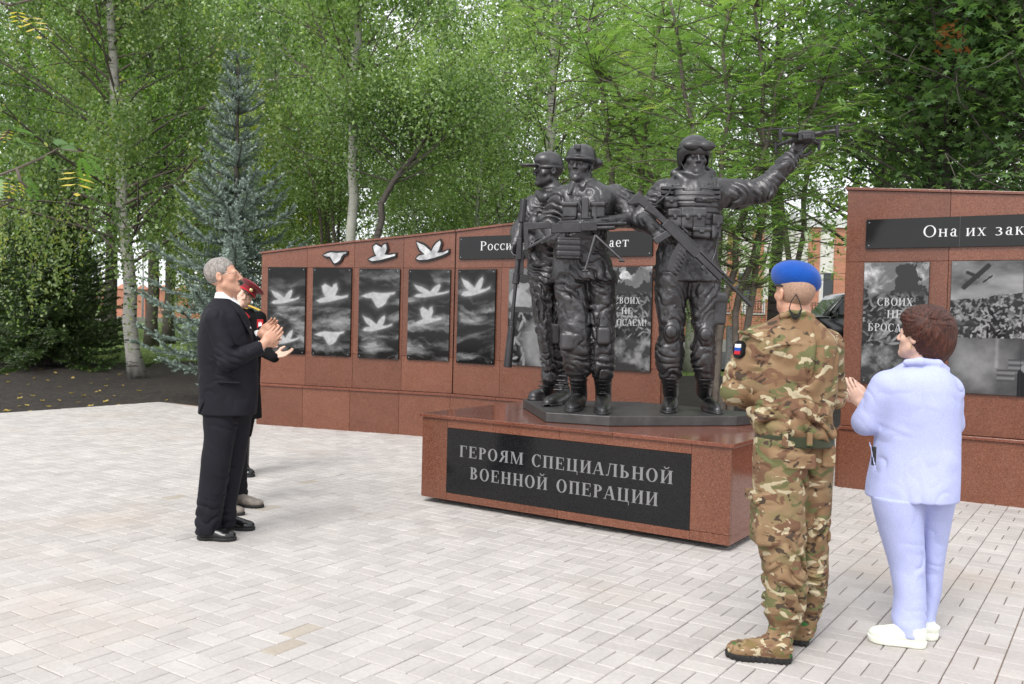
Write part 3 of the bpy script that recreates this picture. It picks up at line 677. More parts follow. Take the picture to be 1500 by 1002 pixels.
def birds_fn(pl, seed, bl, off, dark=1.0, holes=None):
    def fn(u, v, w, h, s0, z0):
        G = clouds(u, v, seed, dark); top = np.clip((v / h - .80) / .15, 0, 1); G = G * (1 - .55 * top)
        if seed < 3: G = G * np.where(v > h * .55, .35, 1)
        for kind, (x0, y0, x1, y1) in bl:
            a = pl.sz(*z3(x0, y1), off); b = pl.sz(*z3(x1, y0), off)
            poly = [(a[0] - s0 + p[0] * (b[0] - a[0]), a[1] - z0 + p[1] * (b[1] - a[1])) for p in BIRD[kind]]
            d = pdist(np.stack([u, v], -1), poly); k = np.clip(.5 - d / .016, 0, 1); k = k * k * (3 - 2 * k)
            tex = .30 + .22 * fbm2(u, v, 30, 30, seed + 2, 3); G = G * (1 - k) + tex * k * .8
            G += .10 * np.exp(-np.maximum(d, 0) / .02) * (1 - k)
        return G
    return fn
PANELS = [((70, 248), (237, 247), (228, 636), (60, 630), [('A', (83, 348, 207, 424)), ('A', (96, 528, 205, 602))], 'leftmost crane plaque, two birds, the lower one beside the clapping hands'),
          ((270, 250), (441, 250), (431, 645), (260, 640), [('B', (283, 320, 425, 405)), ('C', (275, 533, 408, 592))], 'crane plaque with heart-winged bird above and wings-down bird below'),
          ((476, 253), (657, 254), (646, 656), (465, 652), [('C', (484, 358, 634, 427)), ('A', (490, 463, 622, 547))], 'crane plaque with wings-down bird above and wings-up bird below'),
          ((695, 257), (881, 257), (870, 665), (685, 659), [('A', (718, 323, 874, 394)), ('B', (725, 424, 840, 502))], 'crane plaque with two birds close together in its upper half'),
          ((915, 257), (1082, 257), (1072, 682), (905, 672), [('A', (928, 291, 1058, 395))], 'crane plaque with one single bird near the top, nearest the statue')]
for i, (tl, tr, br, bl_, bd, lab) in enumerate(PANELS):
    pl = W1A if i < 4 else W1B
    plaque(pl, [z3(*tl), z3(*tr), z3(*br), z3(*bl_)], 'black ' + lab, 'crane_plaque', 0, birds_fn(pl, i + 1, bd, -PB_OFF + .028), group='black crane plaques on the wall')
def relief(kind, x0, y0, x1, y1, lab):
    pl = W1A; off = -PB_OFF; a = pl.sz(*z3(x0, y1), off + .03); b = pl.sz(*z3(x1, y0), off + .03)
    P = [(a[0] + p[0] * (b[0] - a[0]), a[1] + p[1] * (b[1] - a[1])) for p in BIRD[kind]]; n = len(P)
    root = empty('crane_relief', pl.P((a[0] + b[0]) / 2, a[1], off)); tag(root, lab, 'relief', 'crane reliefs above the plaques')
    ar = sum(P[i][0] * P[(i + 1) % n][1] - P[(i + 1) % n][0] * P[i][1] for i in range(n)); sg = 1 if ar > 0 else -1; Q = []
    for i in range(n):
        p, q, r = Vector(P[i - 1]), Vector(P[i]), Vector(P[(i + 1) % n]); e1, e2 = (q - p).normalized(), (r - q).normalized()
        nn = Vector((e1.y + e2.y, -e1.x - e2.x)) * sg; nn = nn.normalized() if nn.length > .2 else Vector((e1.y, -e1.x)) * sg; Q.append(tuple(q + nn * .026))
    def tri(poly, t0, t1, name, mat, bev):
        m = MB(); m.prism(poly, pl.a, pl.u, pl.z, pl.n, t0, t1); o = m.build(name, M[mat], root)
        bm = bmesh.new(); bm.from_mesh(o.data); bmesh.ops.triangulate(bm, faces=[f for f in bm.faces if len(f.verts) > 4]); bm.to_mesh(o.data); bm.free()
    tri(Q, off + .002, off + .026, 'backing', 'black_granite', 0); tri(P, off + .026, off + .036, 'bird', 'bird_white', 0)
relief('C', 314, 180, 418, 230, 'small white crane relief with lowered wings, leftmost above the plaques')
relief('B', 516, 144, 636, 220, 'white crane relief with heart-shaped raised wings in the middle')
relief('A', 728, 129, 872, 234, 'largest white crane relief with spread wings, beside the long sign')
def rubble(u, v, seed, n=420, w=1., h=1., k=1.):
    r = np.random.default_rng(int(seed)); G = np.zeros(u.shape); C = r.random((n, 2)) * [w, h]; A = r.random(n) * 3.14; B = r.random(n)
    best = np.full(u.shape, 1e9)
    for c, a, b in zip(C, A, B):
        dx, dy = u - c[0], v - c[1]; p = dx * math.cos(a) + dy * math.sin(a); q = -dx * math.sin(a) + dy * math.cos(a)
        d = (p / (k * (.022 + .03 * b))) ** 2 + (q / (k * (.010 + .012 * (1 - b)))) ** 2; m = d < best; best[m] = d[m]; G[m] = b
    return np.where(G > .55, .02 + .5 * (G - .5), .006 + .03 * G) * np.clip(1.3 - best * .25, .25, 1)
def ours_fn(u, v, w, h, s0, z0):
    f = v / h; c = clouds(u * 2.2, v * .9, 31 + s0, 2.0); up = np.clip((f - .72) / .05, 0, 1); lo = np.clip((.33 - f) / .05, 0, 1)
    c = np.where(fbm2(u, v, 6, 6, 40 + s0) + (f - .72) * .6 > .52, c * 1.6 + .09, .02)
    m = fbm2(u, v, 9, 9, 71, 4); low = .03 + .17 * np.clip((m - .45) * 4, 0, 1)
    mid = rubble(u, v, 5 + int(s0 * 10) % 7, 700, w, h, .75) * np.clip(1.0 - abs(f - .5) * 2.2, .25, 1)
    return c * up + low * lo + mid * (1 - up) * (1 - lo)
def boy_fn(u, v, w, h, s0, z0):
    f = v / h; x = u / w; G = .05 + .10 * np.clip(fbm2(u, v, 3, 5, 12), 0, 1)
    def e(cx, cy, rx, ry, val, soft=.15):
        nonlocal G; k = np.clip((1 - np.sqrt(((x - cx) / rx) ** 2 + ((f - cy) / ry) ** 2)) / soft, 0, 1); G = G * (1 - k) + val * k
    G = np.where(f > .62, .10 + 0 * G, G); e(.12, .70, .12, .11, .24); e(.2, .66, .1, .1, .22); e(.19, .84, .075, .075, .2); e(.19, .89, .08, .05, .02); e(.15, .56, .22, .05, .03)
    G = np.where((f < .55), rubble(u, v, 3, 300, w, h) * .8, G); e(.55, .22, .42, .36, .16, .3); e(.62, .1, .25, .14, .1, .3); e(.7, .74, .18, .14, .14); e(.7, .9, .09, .08, .17); G = G * (.7 + .6 * fbm2(u, v, 16, 16, 5))
    return G
def wreck_fn(u, v, w, h, s0, z0):
    f = v / h; x = u / w; sky_ = .035 + .22 * np.clip((fbm2(u, v, 3, 6, 55) - .3) * 2, 0, 1); ridge = .70 + .12 * x + .05 * (fbm2(u, v * 0, 7, 1, 61) - .5)
    G = np.where(f > ridge, sky_, 0); k = (f <= ridge) & (f > .42); G = np.where(k, rubble(u, v, 9, 2200, w, h, .7) * .95 * (.5 + fbm2(u, v, 5, 5, 2)), G)
    g2 = .02 + .13 * np.exp(-(((x - .22) / .22) ** 2 + ((f - .22) / .2) ** 2)) + .05 * fbm2(u, v, 8, 8, 3); g2 += .07 * np.clip(1 - abs(x - .34 - .015) / .02, 0, 1) * (f > .2); g2 = g2 * (.55 + .9 * fbm2(u, v, 12, 12, 8)); G = np.where(f <= .42 + .03 * (fbm2(u, v, 9, 9, 4) - .5), g2, G)
    def seg(x0, y0, x1, y1, r, val):
        nonlocal G; ex, ey = (x1 - x0) * w, (y1 - y0) * h; t = np.clip(((x - x0) * w * ex + (f - y0) * h * ey) / (ex * ex + ey * ey), 0, 1)
        d = np.hypot((x - x0) * w - t * ex, (f - y0) * h - t * ey); G = np.where(d < r, val, G)
    seg(.10, .80, .27, .96, .022, .012); seg(.12, .91, .20, .88, .015, .012); seg(.24, .84, .30, .885, .008, .012)
    for (bx, by, bw, bh) in ((.36, .1, .13, .09), (.44, .17, .12, .1), (.72, .08, .16, .14)):
        q = (x > bx) & (x < bx + bw) & (f > by) & (f < by + bh); G = np.where(q, .10 + .05 * np.sin(f * 160), G)
    seg(.56, .02, .56, .16, .06, .015); seg(.56, .2, .56, .21, .03, .18)
    return G
def crop4(x, y): return (730 + x / 5.565, 380 + y / 5.565)
def crop5(x, y): return (1250 + x / 4.356, 370 + y / 4.356)
plaque(W1B, [(744, 393.5), (868, 391.5), (868, 541), (744, 535)], 'photo plaque with a boy and a bent grey figure behind the legs of the statue', 'photo_plaque', 0, boy_fn, res=170)
r_, s0, s1, z0, z1 = plaque(W1B, [(884, 391), (954.6, 389.8), (953, 545.5), (884, 541.5)], 'black plaque lettered СВОИХ НЕ БРОСАЕМ! with clouds, between the statue legs', 'slogan_plaque', 0, ours_fn, res=190)
def slog(pl, root, s0, s1, z0, z1, lines, off):
    w = s1 - s0; h = z1 - z0
    for (s, cz, ww) in lines:
        write(s, pl.P(s0 + w * .5 - ww * w / 2, z0 + h * cz, off), pl.u, pl.z, pl.n, ww * w, .072, 'engraved_light', root, T=.15, sp=.1)
slog(W1B, r_, s0, s1, z0, z1, [('СВОИХ', .645, .55), ('НЕ', .545, .24), ('БРОСАЕМ!', .435, .82)], -PB_OFF + .028)
r_, s0, s1, z0, z1 = plaque(W2, [crop5(70, 63), crop5(478, 58), crop5(470, 850), crop5(45, 838)], 'black plaque lettered СВОИХ НЕ БРОСАЕМ! partly hidden by the woman', 'slogan_plaque', 0, ours_fn, res=210)
slog(W2, r_, s0, s1, z0, z1, [('СВОИХ', .645, .55), ('НЕ', .545, .24), ('БРОСАЕМ!', .435, .82)], -PB_OFF + .028)
a_ = W2.sz(*crop5(620, 58), -.02); b_ = W2.sz(*crop5(1082, 45), -.02)
r_, s0, s1, z0, z1 = plaque(W2, [crop5(620, 58), (1600, 378.5), (1600, 589), crop5(606, 882)], 'large photo plaque of wreckage and rubble under clouds, right of the woman', 'photo_plaque', 0, wreck_fn, res=150)
sj = W2.sz(1498, 450, -.02)[0]; m = MB(); m.prism(_r(sj - .0015, z0, sj + .0015, z1), W2.a, W2.u, W2.z, W2.n, -PB_OFF + .0281, -PB_OFF + .029); m.build('joint', M['dark_gap'], r_)
def sign(pl, corners, lab, text, tx0, tx1, base, capy, joint=None):
    r, s0, s1, z0, z1 = plaque(pl, corners, lab, 'sign_board', 0, lambda u, v, w, h, a, b: .011 + .004 * fbm2(u, v, 3, 8, 7), cat='sign', res=30)
    a = pl.sz(*tx0, -.022); b = pl.sz(*tx1, -.022) if tx1 else (a[0] + 2.1, a[1]); c = pl.sz(*capy, -.022)
    write(text, pl.P(a[0], a[1], -PB_OFF + .028), pl.u, pl.z, pl.n, b[0] - a[0], c[1] - a[1], 'engraved_white', r, T=.12, sp=.11, gap=.42)
    if joint:
        sj = pl.sz(*joint, -.022)[0]; m = MB(); m.prism(_r(sj - .0015, z0, sj + .0015, z1), pl.a, pl.u, pl.z, pl.n, -PB_OFF + .0281, -PB_OFF + .0288); m.build('joint', M['steel_bolt'], r)
sign(W1B, [(672, 347), (955.5, 337), (955.5, 374), (673, 381)], 'long black sign board reading Россия in white, crossing behind the statue', 'Россия войн не начинает', (703.5, 366.8), (921, 360), None, (703.5, 353.8), (813, 360))
k2 = lambda x, y: (1230 + x / 5.274, 260 + y / 5.274)
aw = W2.sz(*k2(645, 455), -.022); bw = W2.sz(*k2(1424, 440), -.022); full = text_width('Она их заканчивает', .11, .42); part_ = text_width('Она их зак', .11, .42) - .03
ex = W2.P(aw[0] + (bw[0] - aw[0]) * full / part_, aw[1], -.022)
d_ = ex - Vector((0, 0, HC)); 
W2sz = W2.sz
class _Fake:                              # the text runs on past the picture edge at its real spacing
    pass
r, s0, s1, z0, z1 = plaque(W2, [k2(203, 325), (1640, 309), (1640, 353.5), k2(200, 568)], 'long black sign board reading Она их зак in white on the right wall', 'sign_board', 0, lambda u, v, w, h, a, b: .011 + .004 * fbm2(u, v, 3, 8, 9), cat='sign', res=30)
cw = W2.sz(*k2(645, 368), -.022)
write('Она их заканчивает', W2.P(aw[0], (aw[1] + bw[1]) / 2 - .004, -PB_OFF + .028), W2.u, W2.z, W2.n, (bw[0] - aw[0]) * full / part_, (cw[1] - aw[1]), 'engraved_white', r, T=.12, sp=.11, gap=.42)
sj = W2.sz(*k2(928, 430), -.022)[0]; m = MB(); m.prism(_r(sj - .001, z0, sj + .001, z1), W2.a, W2.u, W2.z, W2.n, -PB_OFF + .0281, -PB_OFF + .0288); m.build('joint', M['grey_joint'], r)
# ---------------------------------------------------------------- figures
def az(px): return -math.atan2((px - 750) / F, 1)        # turns a section so its width lies across the view from here to it
def rows_px(Y0, rows):                    # photo row, left, right, depth offset, half depth -> loft sections at real distance
    out = []
    for (y, xl, xr, dy, hd) in rows:
        c = at((xl + xr) / 2, y, Y0 + dy); a = at(xl, y, Y0 + dy); b = at(xr, y, Y0 + dy)
        out.append((c.z, c.x, c.y, (b.x - a.x) / 2 * math.cos(az((xl + xr) / 2)), hd))
    return out
def head(V, c, R, s=1., ears=True, thin=1., eyes=True, sk=1.):
    """c = skull centre, R columns right/forward/up"""
    c = np.array(c, np.float32); R = np.array(R, np.float32)
    T = lambda x, y, z: c + R @ (np.array((x * thin, y, z), np.float32) * s)
    E = lambda p, r, k=.01, sub=False, Q=None: V.ell(T(*p), np.array(r) * s, k * s, R if Q is None else Q, sub)
    Cn = lambda a, b, ra, rb, k=.01, sub=False: V.cone(T(*a), T(*b), ra * s, rb * s, k * s, sub)
    E((0, -.014, .030), (.076, .096, .090), 0); E((0, .028, -.035), (.060, .064, .078), .03); E((0, .040, -.082), (.040, .040, .030), .03)
    Cn((-.048, .01, -.06), (0, .072, -.094), .022, .020, .02); Cn((.048, .01, -.06), (0, .072, -.094), .022, .020, .02)
    Cn((-.034, .080, .016), (.034, .080, .016), .012, .012, .016)
    for q in (-1, 1):
        E((q * .046, .058, -.024), (.018, .018, .017), .02); E((q * .031, .096, -.001), (.019 * sk, .014 * sk, .011 * sk), .010 * sk, True)
        if eyes: E((q * .031, .079, -.001), (.0125, .0125, .0125), .002); Cn((q * .02, .089, .0065), (q * .042, .085, .005), .0035, .003, .003)
        if ears:
            E((q * .079, -.010, -.006), (.009, .019, .031), .005); E((q * .086, -.004, -.002), (.006, .010, .018), .003, True)
    Cn((0, .090, .014), (0, .111, -.024), .0085, .0115, .012); E((0, .112, -.029), (.012, .010, .009), .008)
    for q in (-1, 1): E((q * .012, .101, -.033), (.008, .009, .007), .005)
    Cn((-.018, .088, -.060), (.018, .088, -.060), .0065, .0065, .006); Cn((-.016, .086, -.071), (.016, .086, -.071), .0075, .0075, .006)
    Cn((-.024, .097, -.0655), (.024, .097, -.0655), .0022, .0022, .002, True); E((0, .083, -.097), (.018, .016, .015), .014)
def hand(V, w, f, n, s=1., curl=.3, thumb=1, spread=.08, k=.006, curls=None):
    """w wrist, f finger direction, n palm normal (palm faces n), thumb=+1/-1 side"""
    w = Vector(w); f = Vector(f).normalized(); n = Vector(n); n = (n - f * n.dot(f)).normalized(); t = f.cross(n).normalized() * thumb
    R = np.array([[t.x, f.x, n.x], [t.y, f.y, n.y], [t.z, f.z, n.z]], np.float32)
    V.cone(w - f * .02 * s, w + f * .02 * s, .027 * s, .027 * s, .01); V.ell(w + f * .052 * s, (.042 * s, .05 * s, .017 * s), .012, R); V.ell(w + f * .035 * s + t * .024 * s + n * .008 * s, (.018 * s, .03 * s, .016 * s), .01, R)
    for i, (o, L, r) in enumerate(((.030, .075, .0092), (.010, .084, .0095), (-.011, .078, .009), (-.030, .060, .0078))):
        p = w + f * (.088 - abs(o - .005) * .25) * s + t * o * s; a = -(o) * spread * 12; d = (f + t * (-a) * .5).normalized(); c_ = curl if curls is None else curls[i]
        ang = c_ * .45; pts = [p - f * .02 * s]; rs = [r * s * 1.1]
        for j, fr in enumerate((.48, .30, .22)):
            ang += c_ * (1.0 if j else .5); dd = d * math.cos(ang) + n * math.sin(ang); 
            if j == 0: pts.append(p); rs.append(r * s * 1.05)
            p = p + dd * L * fr * s; pts.append(p); rs.append(r * s * (1 - .09 * (j + 1)))
        for q in range(len(pts) - 1): V.cone(pts[q], pts[q + 1], rs[q], rs[q + 1], .0022 if q else k)
    p = w + f * .028 * s + t * .032 * s + n * .006 * s; q = p + (f * .55 + t * .55 + n * .45).normalized() * .040 * s; q2 = q + (f * .85 + t * .2 + n * (.25 + curl * .3)).normalized() * .032 * s
    V.chain([p, q, q2], [.014 * s, .0115 * s, .009 * s], .008)
def shoe(name, heel, toe, wid, hgt, mat, solemat, parent, ankle=None, shaft=None, sole=.022, h=.0045, pointed=1., laces=None, ground=0.0, shaft_r=.055):
    heel = Vector(heel); toe = Vector(toe); heel.z = toe.z = ground; f = (toe - heel); L = f.length; f.normalize(); up = Vector((0, 0, 1)); R = R3(f)
    P = lambda a, z, x=0.: heel + f * (a * L) + up * z + Vector((f.y, -f.x, 0)) * x
    lo = [min(heel[i], toe[i]) - .09 for i in (0, 1)] + [ground - .01]; hi = [max(heel[i], toe[i]) + .09 for i in (0, 1)] + [ground + max(hgt, shaft.z - ground if shaft else 0) + .09]
    V = Vol(lo, hi, h); s0 = sole
    V.ell(P(.72, s0 + .012), (wid * .52, L * .27, hgt * .42), 0, R); V.ell(P(.16, s0 + .02), (wid * .40, L * .16, .05), 0, R); V.ell(P(.42, s0 + .018), (wid * .44, L * .30, hgt * .46), .02, R)
    V.cone(P(.20, s0 + hgt * .6), P(.60, s0 + .022), wid * .40, wid * .30, .03)
    if shaft: V.cone(P(.22, s0 + .05), shaft, shaft_r * .92, shaft_r, .03); V.cutplane(shaft, (0, 0, 1))
    V.cutz(s0 + ground, False)
    if laces:
        V.disp(lambda p: -.0035 * (np.abs(np.sin(p[:, 2] * 190 + p[:, 0] * 60)) > .8) * (((p - np.array(P(.5, 0))) @ np.array(f)) > -.1 * L) * (p[:, 2] > ground + .07), .01)
        V.folds([(P(.1, .1), P(.4, .16), .1, (0, 0, 1), 26, .004, 2.5)], 3)
    u = V.obj(name, M[mat], parent)
    S = Vol(lo, [hi[0], hi[1], ground + .07], h)
    S.ell(P(.70, s0), (wid * .54, L * .31, .07), 0, R); S.ell(P(.22, s0), (wid * .44, L * .23, .07), 0, R); S.ell(P(.45, s0), (wid * .44, L * .4, .07), .01, R); S.cutz(s0 + ground + .003, True); S.cutz(ground + .001, False)
    if pointed > 1: S.box(P(.40, 0), (wid * .6, L * .09, .010), .002, 0, R, True)
    if laces: S.disp(lambda p: .004 * (np.sin((p @ np.array(f)) * 260) > .2), .01)
    S.obj('sole', M[solemat], u)
    return u
def underbody(V, jt, s=1.):
    """slim body under the clothes, one continuous surface with head and hands"""
    g = lambda k: np.array(jt[k], np.float32)
    V.chain([g('pelvis'), g('chest'), g('neck')], [.10 * s, .11 * s, .045 * s], .05); V.cone(g('neck'), g('skull') - np.array((0, 0, .05 * s)), .048 * s, .050 * s, .03)
    for q in 'lr':
        V.cone(g('chest') + np.array((0, 0, .08 * s)), g('sh' + q), .045 * s, .035 * s, .03); V.chain([g('sh' + q), g('el' + q), g('wr' + q)], [.045 * s, .035 * s, .025 * s], .03)
        V.chain([g('pelvis'), g('hip' + q), g('kn' + q), g('an' + q)], [.085 * s, .06 * s, .042 * s, .03 * s], .03)
def lbounds(rows, extra=(), m=.12):
    R_ = np.array(rows); e = R_[:, 3:5].max(1)[:, None]; C_ = R_[:, [1, 2, 0]]; lo = (C_ - np.concatenate([e, e, e * 0], 1)).min(0); hi = (C_ + np.concatenate([e, e, e * 0], 1)).max(0)
    for p in extra: lo = np.minimum(lo, np.array(p) - .13); hi = np.maximum(hi, np.array(p) + .13)
    return lo - m, hi + m
def bounds(pts, m=.13):
    P = np.array([tuple(p) for p in pts]); return P.min(0) - m, P.max(0) + m
def person_root(loc, label):
    r = empty('person', (loc.x, loc.y, 0)); return tag(r, label, 'person')

# ===== man in the dark suit, clapping
Y0 = 6.22; A_ = lambda x, y, d=0.: at(x, y, Y0 + d)
g0 = atz(325, 785); man = person_root(g0, 'grey-haired man with glasses in black suit and purple tie, clapping and looking up')
yw = az(330)
jt = dict(pelvis=A_(335, 590), chest=A_(332, 500), neck=A_(329, 440), skull=A_(329, 405), shl=A_(330, 466, .15), shr=A_(322, 466, -.16), ell=A_(352, 525, .2), elr=A_(337, 528, -.19), wrl=A_(378, 492, .10), wrr=A_(383, 508, -.10),
          hipl=A_(343, 600, .08), hipr=A_(326, 600, -.06), knl=A_(338, 685, .1), knr=A_(316, 690, -.05), anl=A_(334, 765, .12), anr=A_(304, 775, -.05))
lo, hi = bounds(list(jt.values()), .2); V = Vol(lo, hi, .0052); underbody(V, jt)
HR = R3((.975, .10, .16), (-.16, 0, .98)); hc = A_(326.5, 405); head(V, hc, HR, 1.05)
hand(V, A_(385, 504, -.09), (.62, .35, .62), (-.25, .85, .25), 1.12, .30, -1); hand(V, A_(381, 491, .08), (.80, -.25, .62), (.1, -.85, .35), 1.12, .22, 1)
V.obj('body', M['skin'], man)
H = Vol(np.array(hc) - .17, np.array(hc) + .17, .004); HT = lambda x, y, z: np.array(hc) + HR @ np.array((x, y, z)) * 1.05
H.ell(HT(0, -.017, .036), (.085, .104, .096), 0, HR); H.box(HT(0, .090, -.02), (.12, .036, .085), .02, .012, HR, True); H.box(HT(0, .03, -.11), (.12, .075, .075), .02, .01, HR, True); H.box(HT(0, .0, -.175), (.12, .2, .09), .02, .01, HR, True)
for q in (-1, 1): H.ell(HT(q * .088, .0, -.025), (.022, .030, .040), .006, HR, True); H.box(HT(q * .08, .072, .012), (.03, .026, .04), .01, .01, HR, True)
H.disp(lambda p: .004 * (vn(p * np.array((40, 40, 90))) - .5) + .006 * (vn(p * 18) - .5), .02); H.obj('hair', M['hair_grey'], man)
HV = lambda x, y, z: Vector(HT(x, y, z))
m = MB()
for q in (-1, 1):
    m.tube([HV(q * .082, .0, .004), HV(q * .078, .05, .008), HV(q * .062, .108, .010)], .0018, 6)
    m.tube([HV(q * (.036 + .024 * math.cos(t)), .110, -.004 + .018 * math.sin(t)) for t in [k * math.pi / 8 for k in range(17)]], .0013, 5)
m.tube([HV(-.012, .113, 0), HV(.012, .113, 0)], .0014, 5); m.build('glasses', M['glass_frame'], man, smooth=True)
FK[0] = .85
# trousers
near = rows_px(Y0, [(592, 297, 352, -.02, .15), (612, 297, 351, -.04, .13), (640, 299, 345, -.06, .11), (680, 294, 338, -.07, .10), (720, 290, 331, -.07, .095), (750, 288, 327, -.06, .09), (768, 286, 323, -.06, .09), (781, 287, 321, -.06, .09)])
far = rows_px(Y0, [(592, 308, 370, .06, .14), (612, 310, 369, .08, .12), (640, 315, 365, .1, .10), (680, 315, 358, .12, .09), (720, 314, 350, .13, .085), (745, 316, 346, .13, .085), (762, 317, 345, .13, .085), (770, 318, 345, .13, .085)])
lo, hi = lbounds(near + far, []); V = Vol(lo, hi, .0055); V.loft(near, 0, yw, 2.1); V.loft(far, .012, yw, 2.1)
V.folds([(A_(310, 755, -.05), A_(305, 776, -.05), .16, (.15, .1, 1), 17, .011, 2.2), (A_(333, 740, .13), A_(330, 762, .13), .13, (-.2, 0, 1), 17, .010, 2.2), (A_(318, 690), A_(322, 710), .16, (.3, 0, 1), 9, .006, 2.5),
         (A_(330, 610), A_(325, 650), .2, (.8, .2, .6), 10, .007, 2.), (A_(310, 650), A_(305, 740), .2, (1, .3, .1), 11, .004, 1.6)], 1.)
V.obj('trousers', M['suit_black'], man)
# shirt, tie, jacket
V = Vol(np.array(A_(329, 440)) - .15, np.array(A_(329, 440)) + .15, .004); c = A_(330, 440)
V.loft(rows_px(Y0, [(428, 316, 341, 0, .062), (436, 314, 347, 0, .066), (446, 312, 352, 0, .075), (460, 310, 356, 0, .08)]), 0, yw, 2.2); V.cutplane(A_(330, 428), Vector((.72, 0, .9)).normalized()); V.obj('shirt_collar', M['shirt_white'], man)
m = MB(); tp = [A_(343, 446, .035), A_(347, 452, .03), A_(356, 470, .02), A_(363, 486, .02), A_(369, 500, .03)]
m.tube(tp, [.012, .020, .026, .030, .033], 8, sx=.45, up=Vector((0, 1, 0))); m.build('tie', M['tie_purple'], man, smooth=True)
m = MB(); m.tube([A_(341, 446, -.02), A_(350, 462, -.03), A_(362, 484, -.03)], [.022, .03, .035], 8); m.build('shirt_front', M['shirt_white'], man, smooth=True)
jr = rows_px(Y0, [(437, 312, 342, 0, .07), (443, 308, 348, 0, .10), (451, 300, 356, 0, .17), (462, 295, 364, 0, .20), (480, 291, 370, 0, .205), (500, 289, 375, 0, .195), (520, 289.5, 378, 0, .185), (545, 291, 379, 0, .175), (570, 292, 379, 0, .175), (590, 291, 378, 0, .18), (606, 290, 376, 0, .185)])
lo, hi = lbounds(jr, [A_(392, 505)]); V = Vol(lo, hi, .0052); V.loft(jr, 0, yw, 2.2)
V.cutplane(A_(334, 434), Vector((.55, 0, .85)).normalized())
V.cone(A_(352, 430, .03), A_(371, 500, .03), .004, .045, .015, True)                     # open front below the tie
V.chain([A_(317, 468, -.15), A_(333, 530, -.20), A_(378, 510, -.12)], [.078, .062, .047], .012); V.chain([A_(326, 468, .15), A_(350, 528, .2), A_(374, 497, .08)], [.075, .06, .045], .02)
V.cone(A_(392, 507, -.10), A_(378, 510, -.12), .036, .036, .006, True)
V.folds([(A_(325, 515, -.19), A_(345, 535, -.2), .10, (.6, 0, .8), 20, .010, 2.2), (A_(350, 528, -.18), A_(374, 514, -.13), .08, (.9, 0, -.3), 14, .006, 2.), (A_(318, 470, -.16), A_(326, 505, -.18), .12, (.4, .2, .9), 11, .008, 2.2),
         (A_(350, 530), A_(345, 560), .22, (.5, .2, .85), 9, .007, 2.4), (A_(300, 500), A_(298, 590), .2, (.9, .4, .15), 9, .005, 1.8)], 2.)
V.box(A_(336, 560, -.18), (.075, .02, .006), .003, .004, R3((0, 1, 0))); V.cone(A_(304, 575, -.19), A_(293, 608, -.12), .004, .012, .004, True)
jk = V.obj('jacket', M['suit_black'], man)
m = MB()
for (a, b, c, d, e) in ((A_(337, 440, -.07), A_(350, 458, -.14), A_(371, 496, -.10), A_(362, 478, -.05), A_(348, 452, -.03)), (A_(345, 446, .06), A_(356, 460, .09), A_(377, 498, .05), A_(366, 480, .03), A_(352, 455, .03))):
    P = [a, b, c, d, e]; nn = (b - a).cross(e - a).normalized(); m.poly([p + nn * .006 for p in P] + [p - nn * .006 for p in P], [(0, 1, 2, 3, 4), (9, 8, 7, 6, 5)] + [(i, (i + 1) % 5, 5 + (i + 1) % 5, 5 + i) for i in range(5)])
m.build('lapel', M['suit_black'], jk, .002)
m = MB(); m.tube([A_(376, 510.5, -.115), A_(383, 507, -.105)], .041, 14); m.build('shirt_cuff', M['shirt_white'], man, smooth=True)
m = MB(); m.tube([A_(376, 492.5, .085), A_(380, 491, .08)], .038, 14); m.build('shirt_cuff', M['shirt_white'], man, smooth=True)
shoe('shoe', atz(289, 790), atz(346, 792), .105, .085, 'leather_black', 'rubber_black', man, pointed=2); shoe('shoe', atz(322, 774), atz(373, 777), .10, .085, 'leather_black', 'rubber_black', man, pointed=2)

# ===== man hidden behind him (legs and taupe shoes show)
Y0 = 7.18; g1 = atz(350, 748); p2 = person_root(g1, 'man in dark trousers and taupe shoes, almost wholly hidden behind the grey-haired man')
jt = dict(pelvis=A_(335, 590), chest=A_(331, 505), neck=A_(331, 450), skull=A_(333, 427), shl=A_(330, 472, .15), shr=A_(327, 472, -.15), ell=A_(338, 530, .16), elr=A_(338, 530, -.16), wrl=A_(355, 520, .1), wrr=A_(355, 522, -.1),
          hipl=A_(343, 600, .08), hipr=A_(330, 600, -.06), knl=A_(350, 665, .1), knr=A_(335, 670, -.05), anl=A_(353, 728, .1), anr=A_(338, 736, -.08))
lo, hi = bounds(list(jt.values()), .2); V = Vol(lo, hi, .007); underbody(V, jt); head(V, A_(333, 427), R3((.6, .8, .1)), .82)
hand(V, A_(357, 519, .1), (.7, -.2, .6), (0, -1, 0), .95, .2, 1); hand(V, A_(357, 521, -.1), (.7, .2, .6), (0, 1, 0), .95, .2, -1); V.obj('body', M['skin'], p2)
V = Vol(lo, hi, .008); V.loft(rows_px(Y0, [(448, 322, 342, 0, .06), (455, 314, 347, 0, .11), (464, 306, 350, 0, .18), (500, 300, 356, 0, .18), (560, 304, 358, 0, .16), (600, 302, 360, 0, .17)]), 0, yw, 2.2)
V.chain([A_(326, 472, -.14), A_(336, 530, -.16), A_(352, 522, -.1)], [.06, .052, .042], .02); V.chain([A_(330, 472, .14), A_(338, 530, .16), A_(352, 520, .1)], [.06, .052, .042], .02); V.obj('jacket', M['suit_grey'], p2)
V = Vol(lo, hi, .006); V.loft(rows_px(Y0, [(590, 318, 360, .02, .12), (620, 322, 364, .05, .1), (660, 328, 363, .08, .09), (700, 335, 362, .1, .08), (730, 338, 363, .1, .075), (738, 339, 362, .1, .075)]), 0, yw)
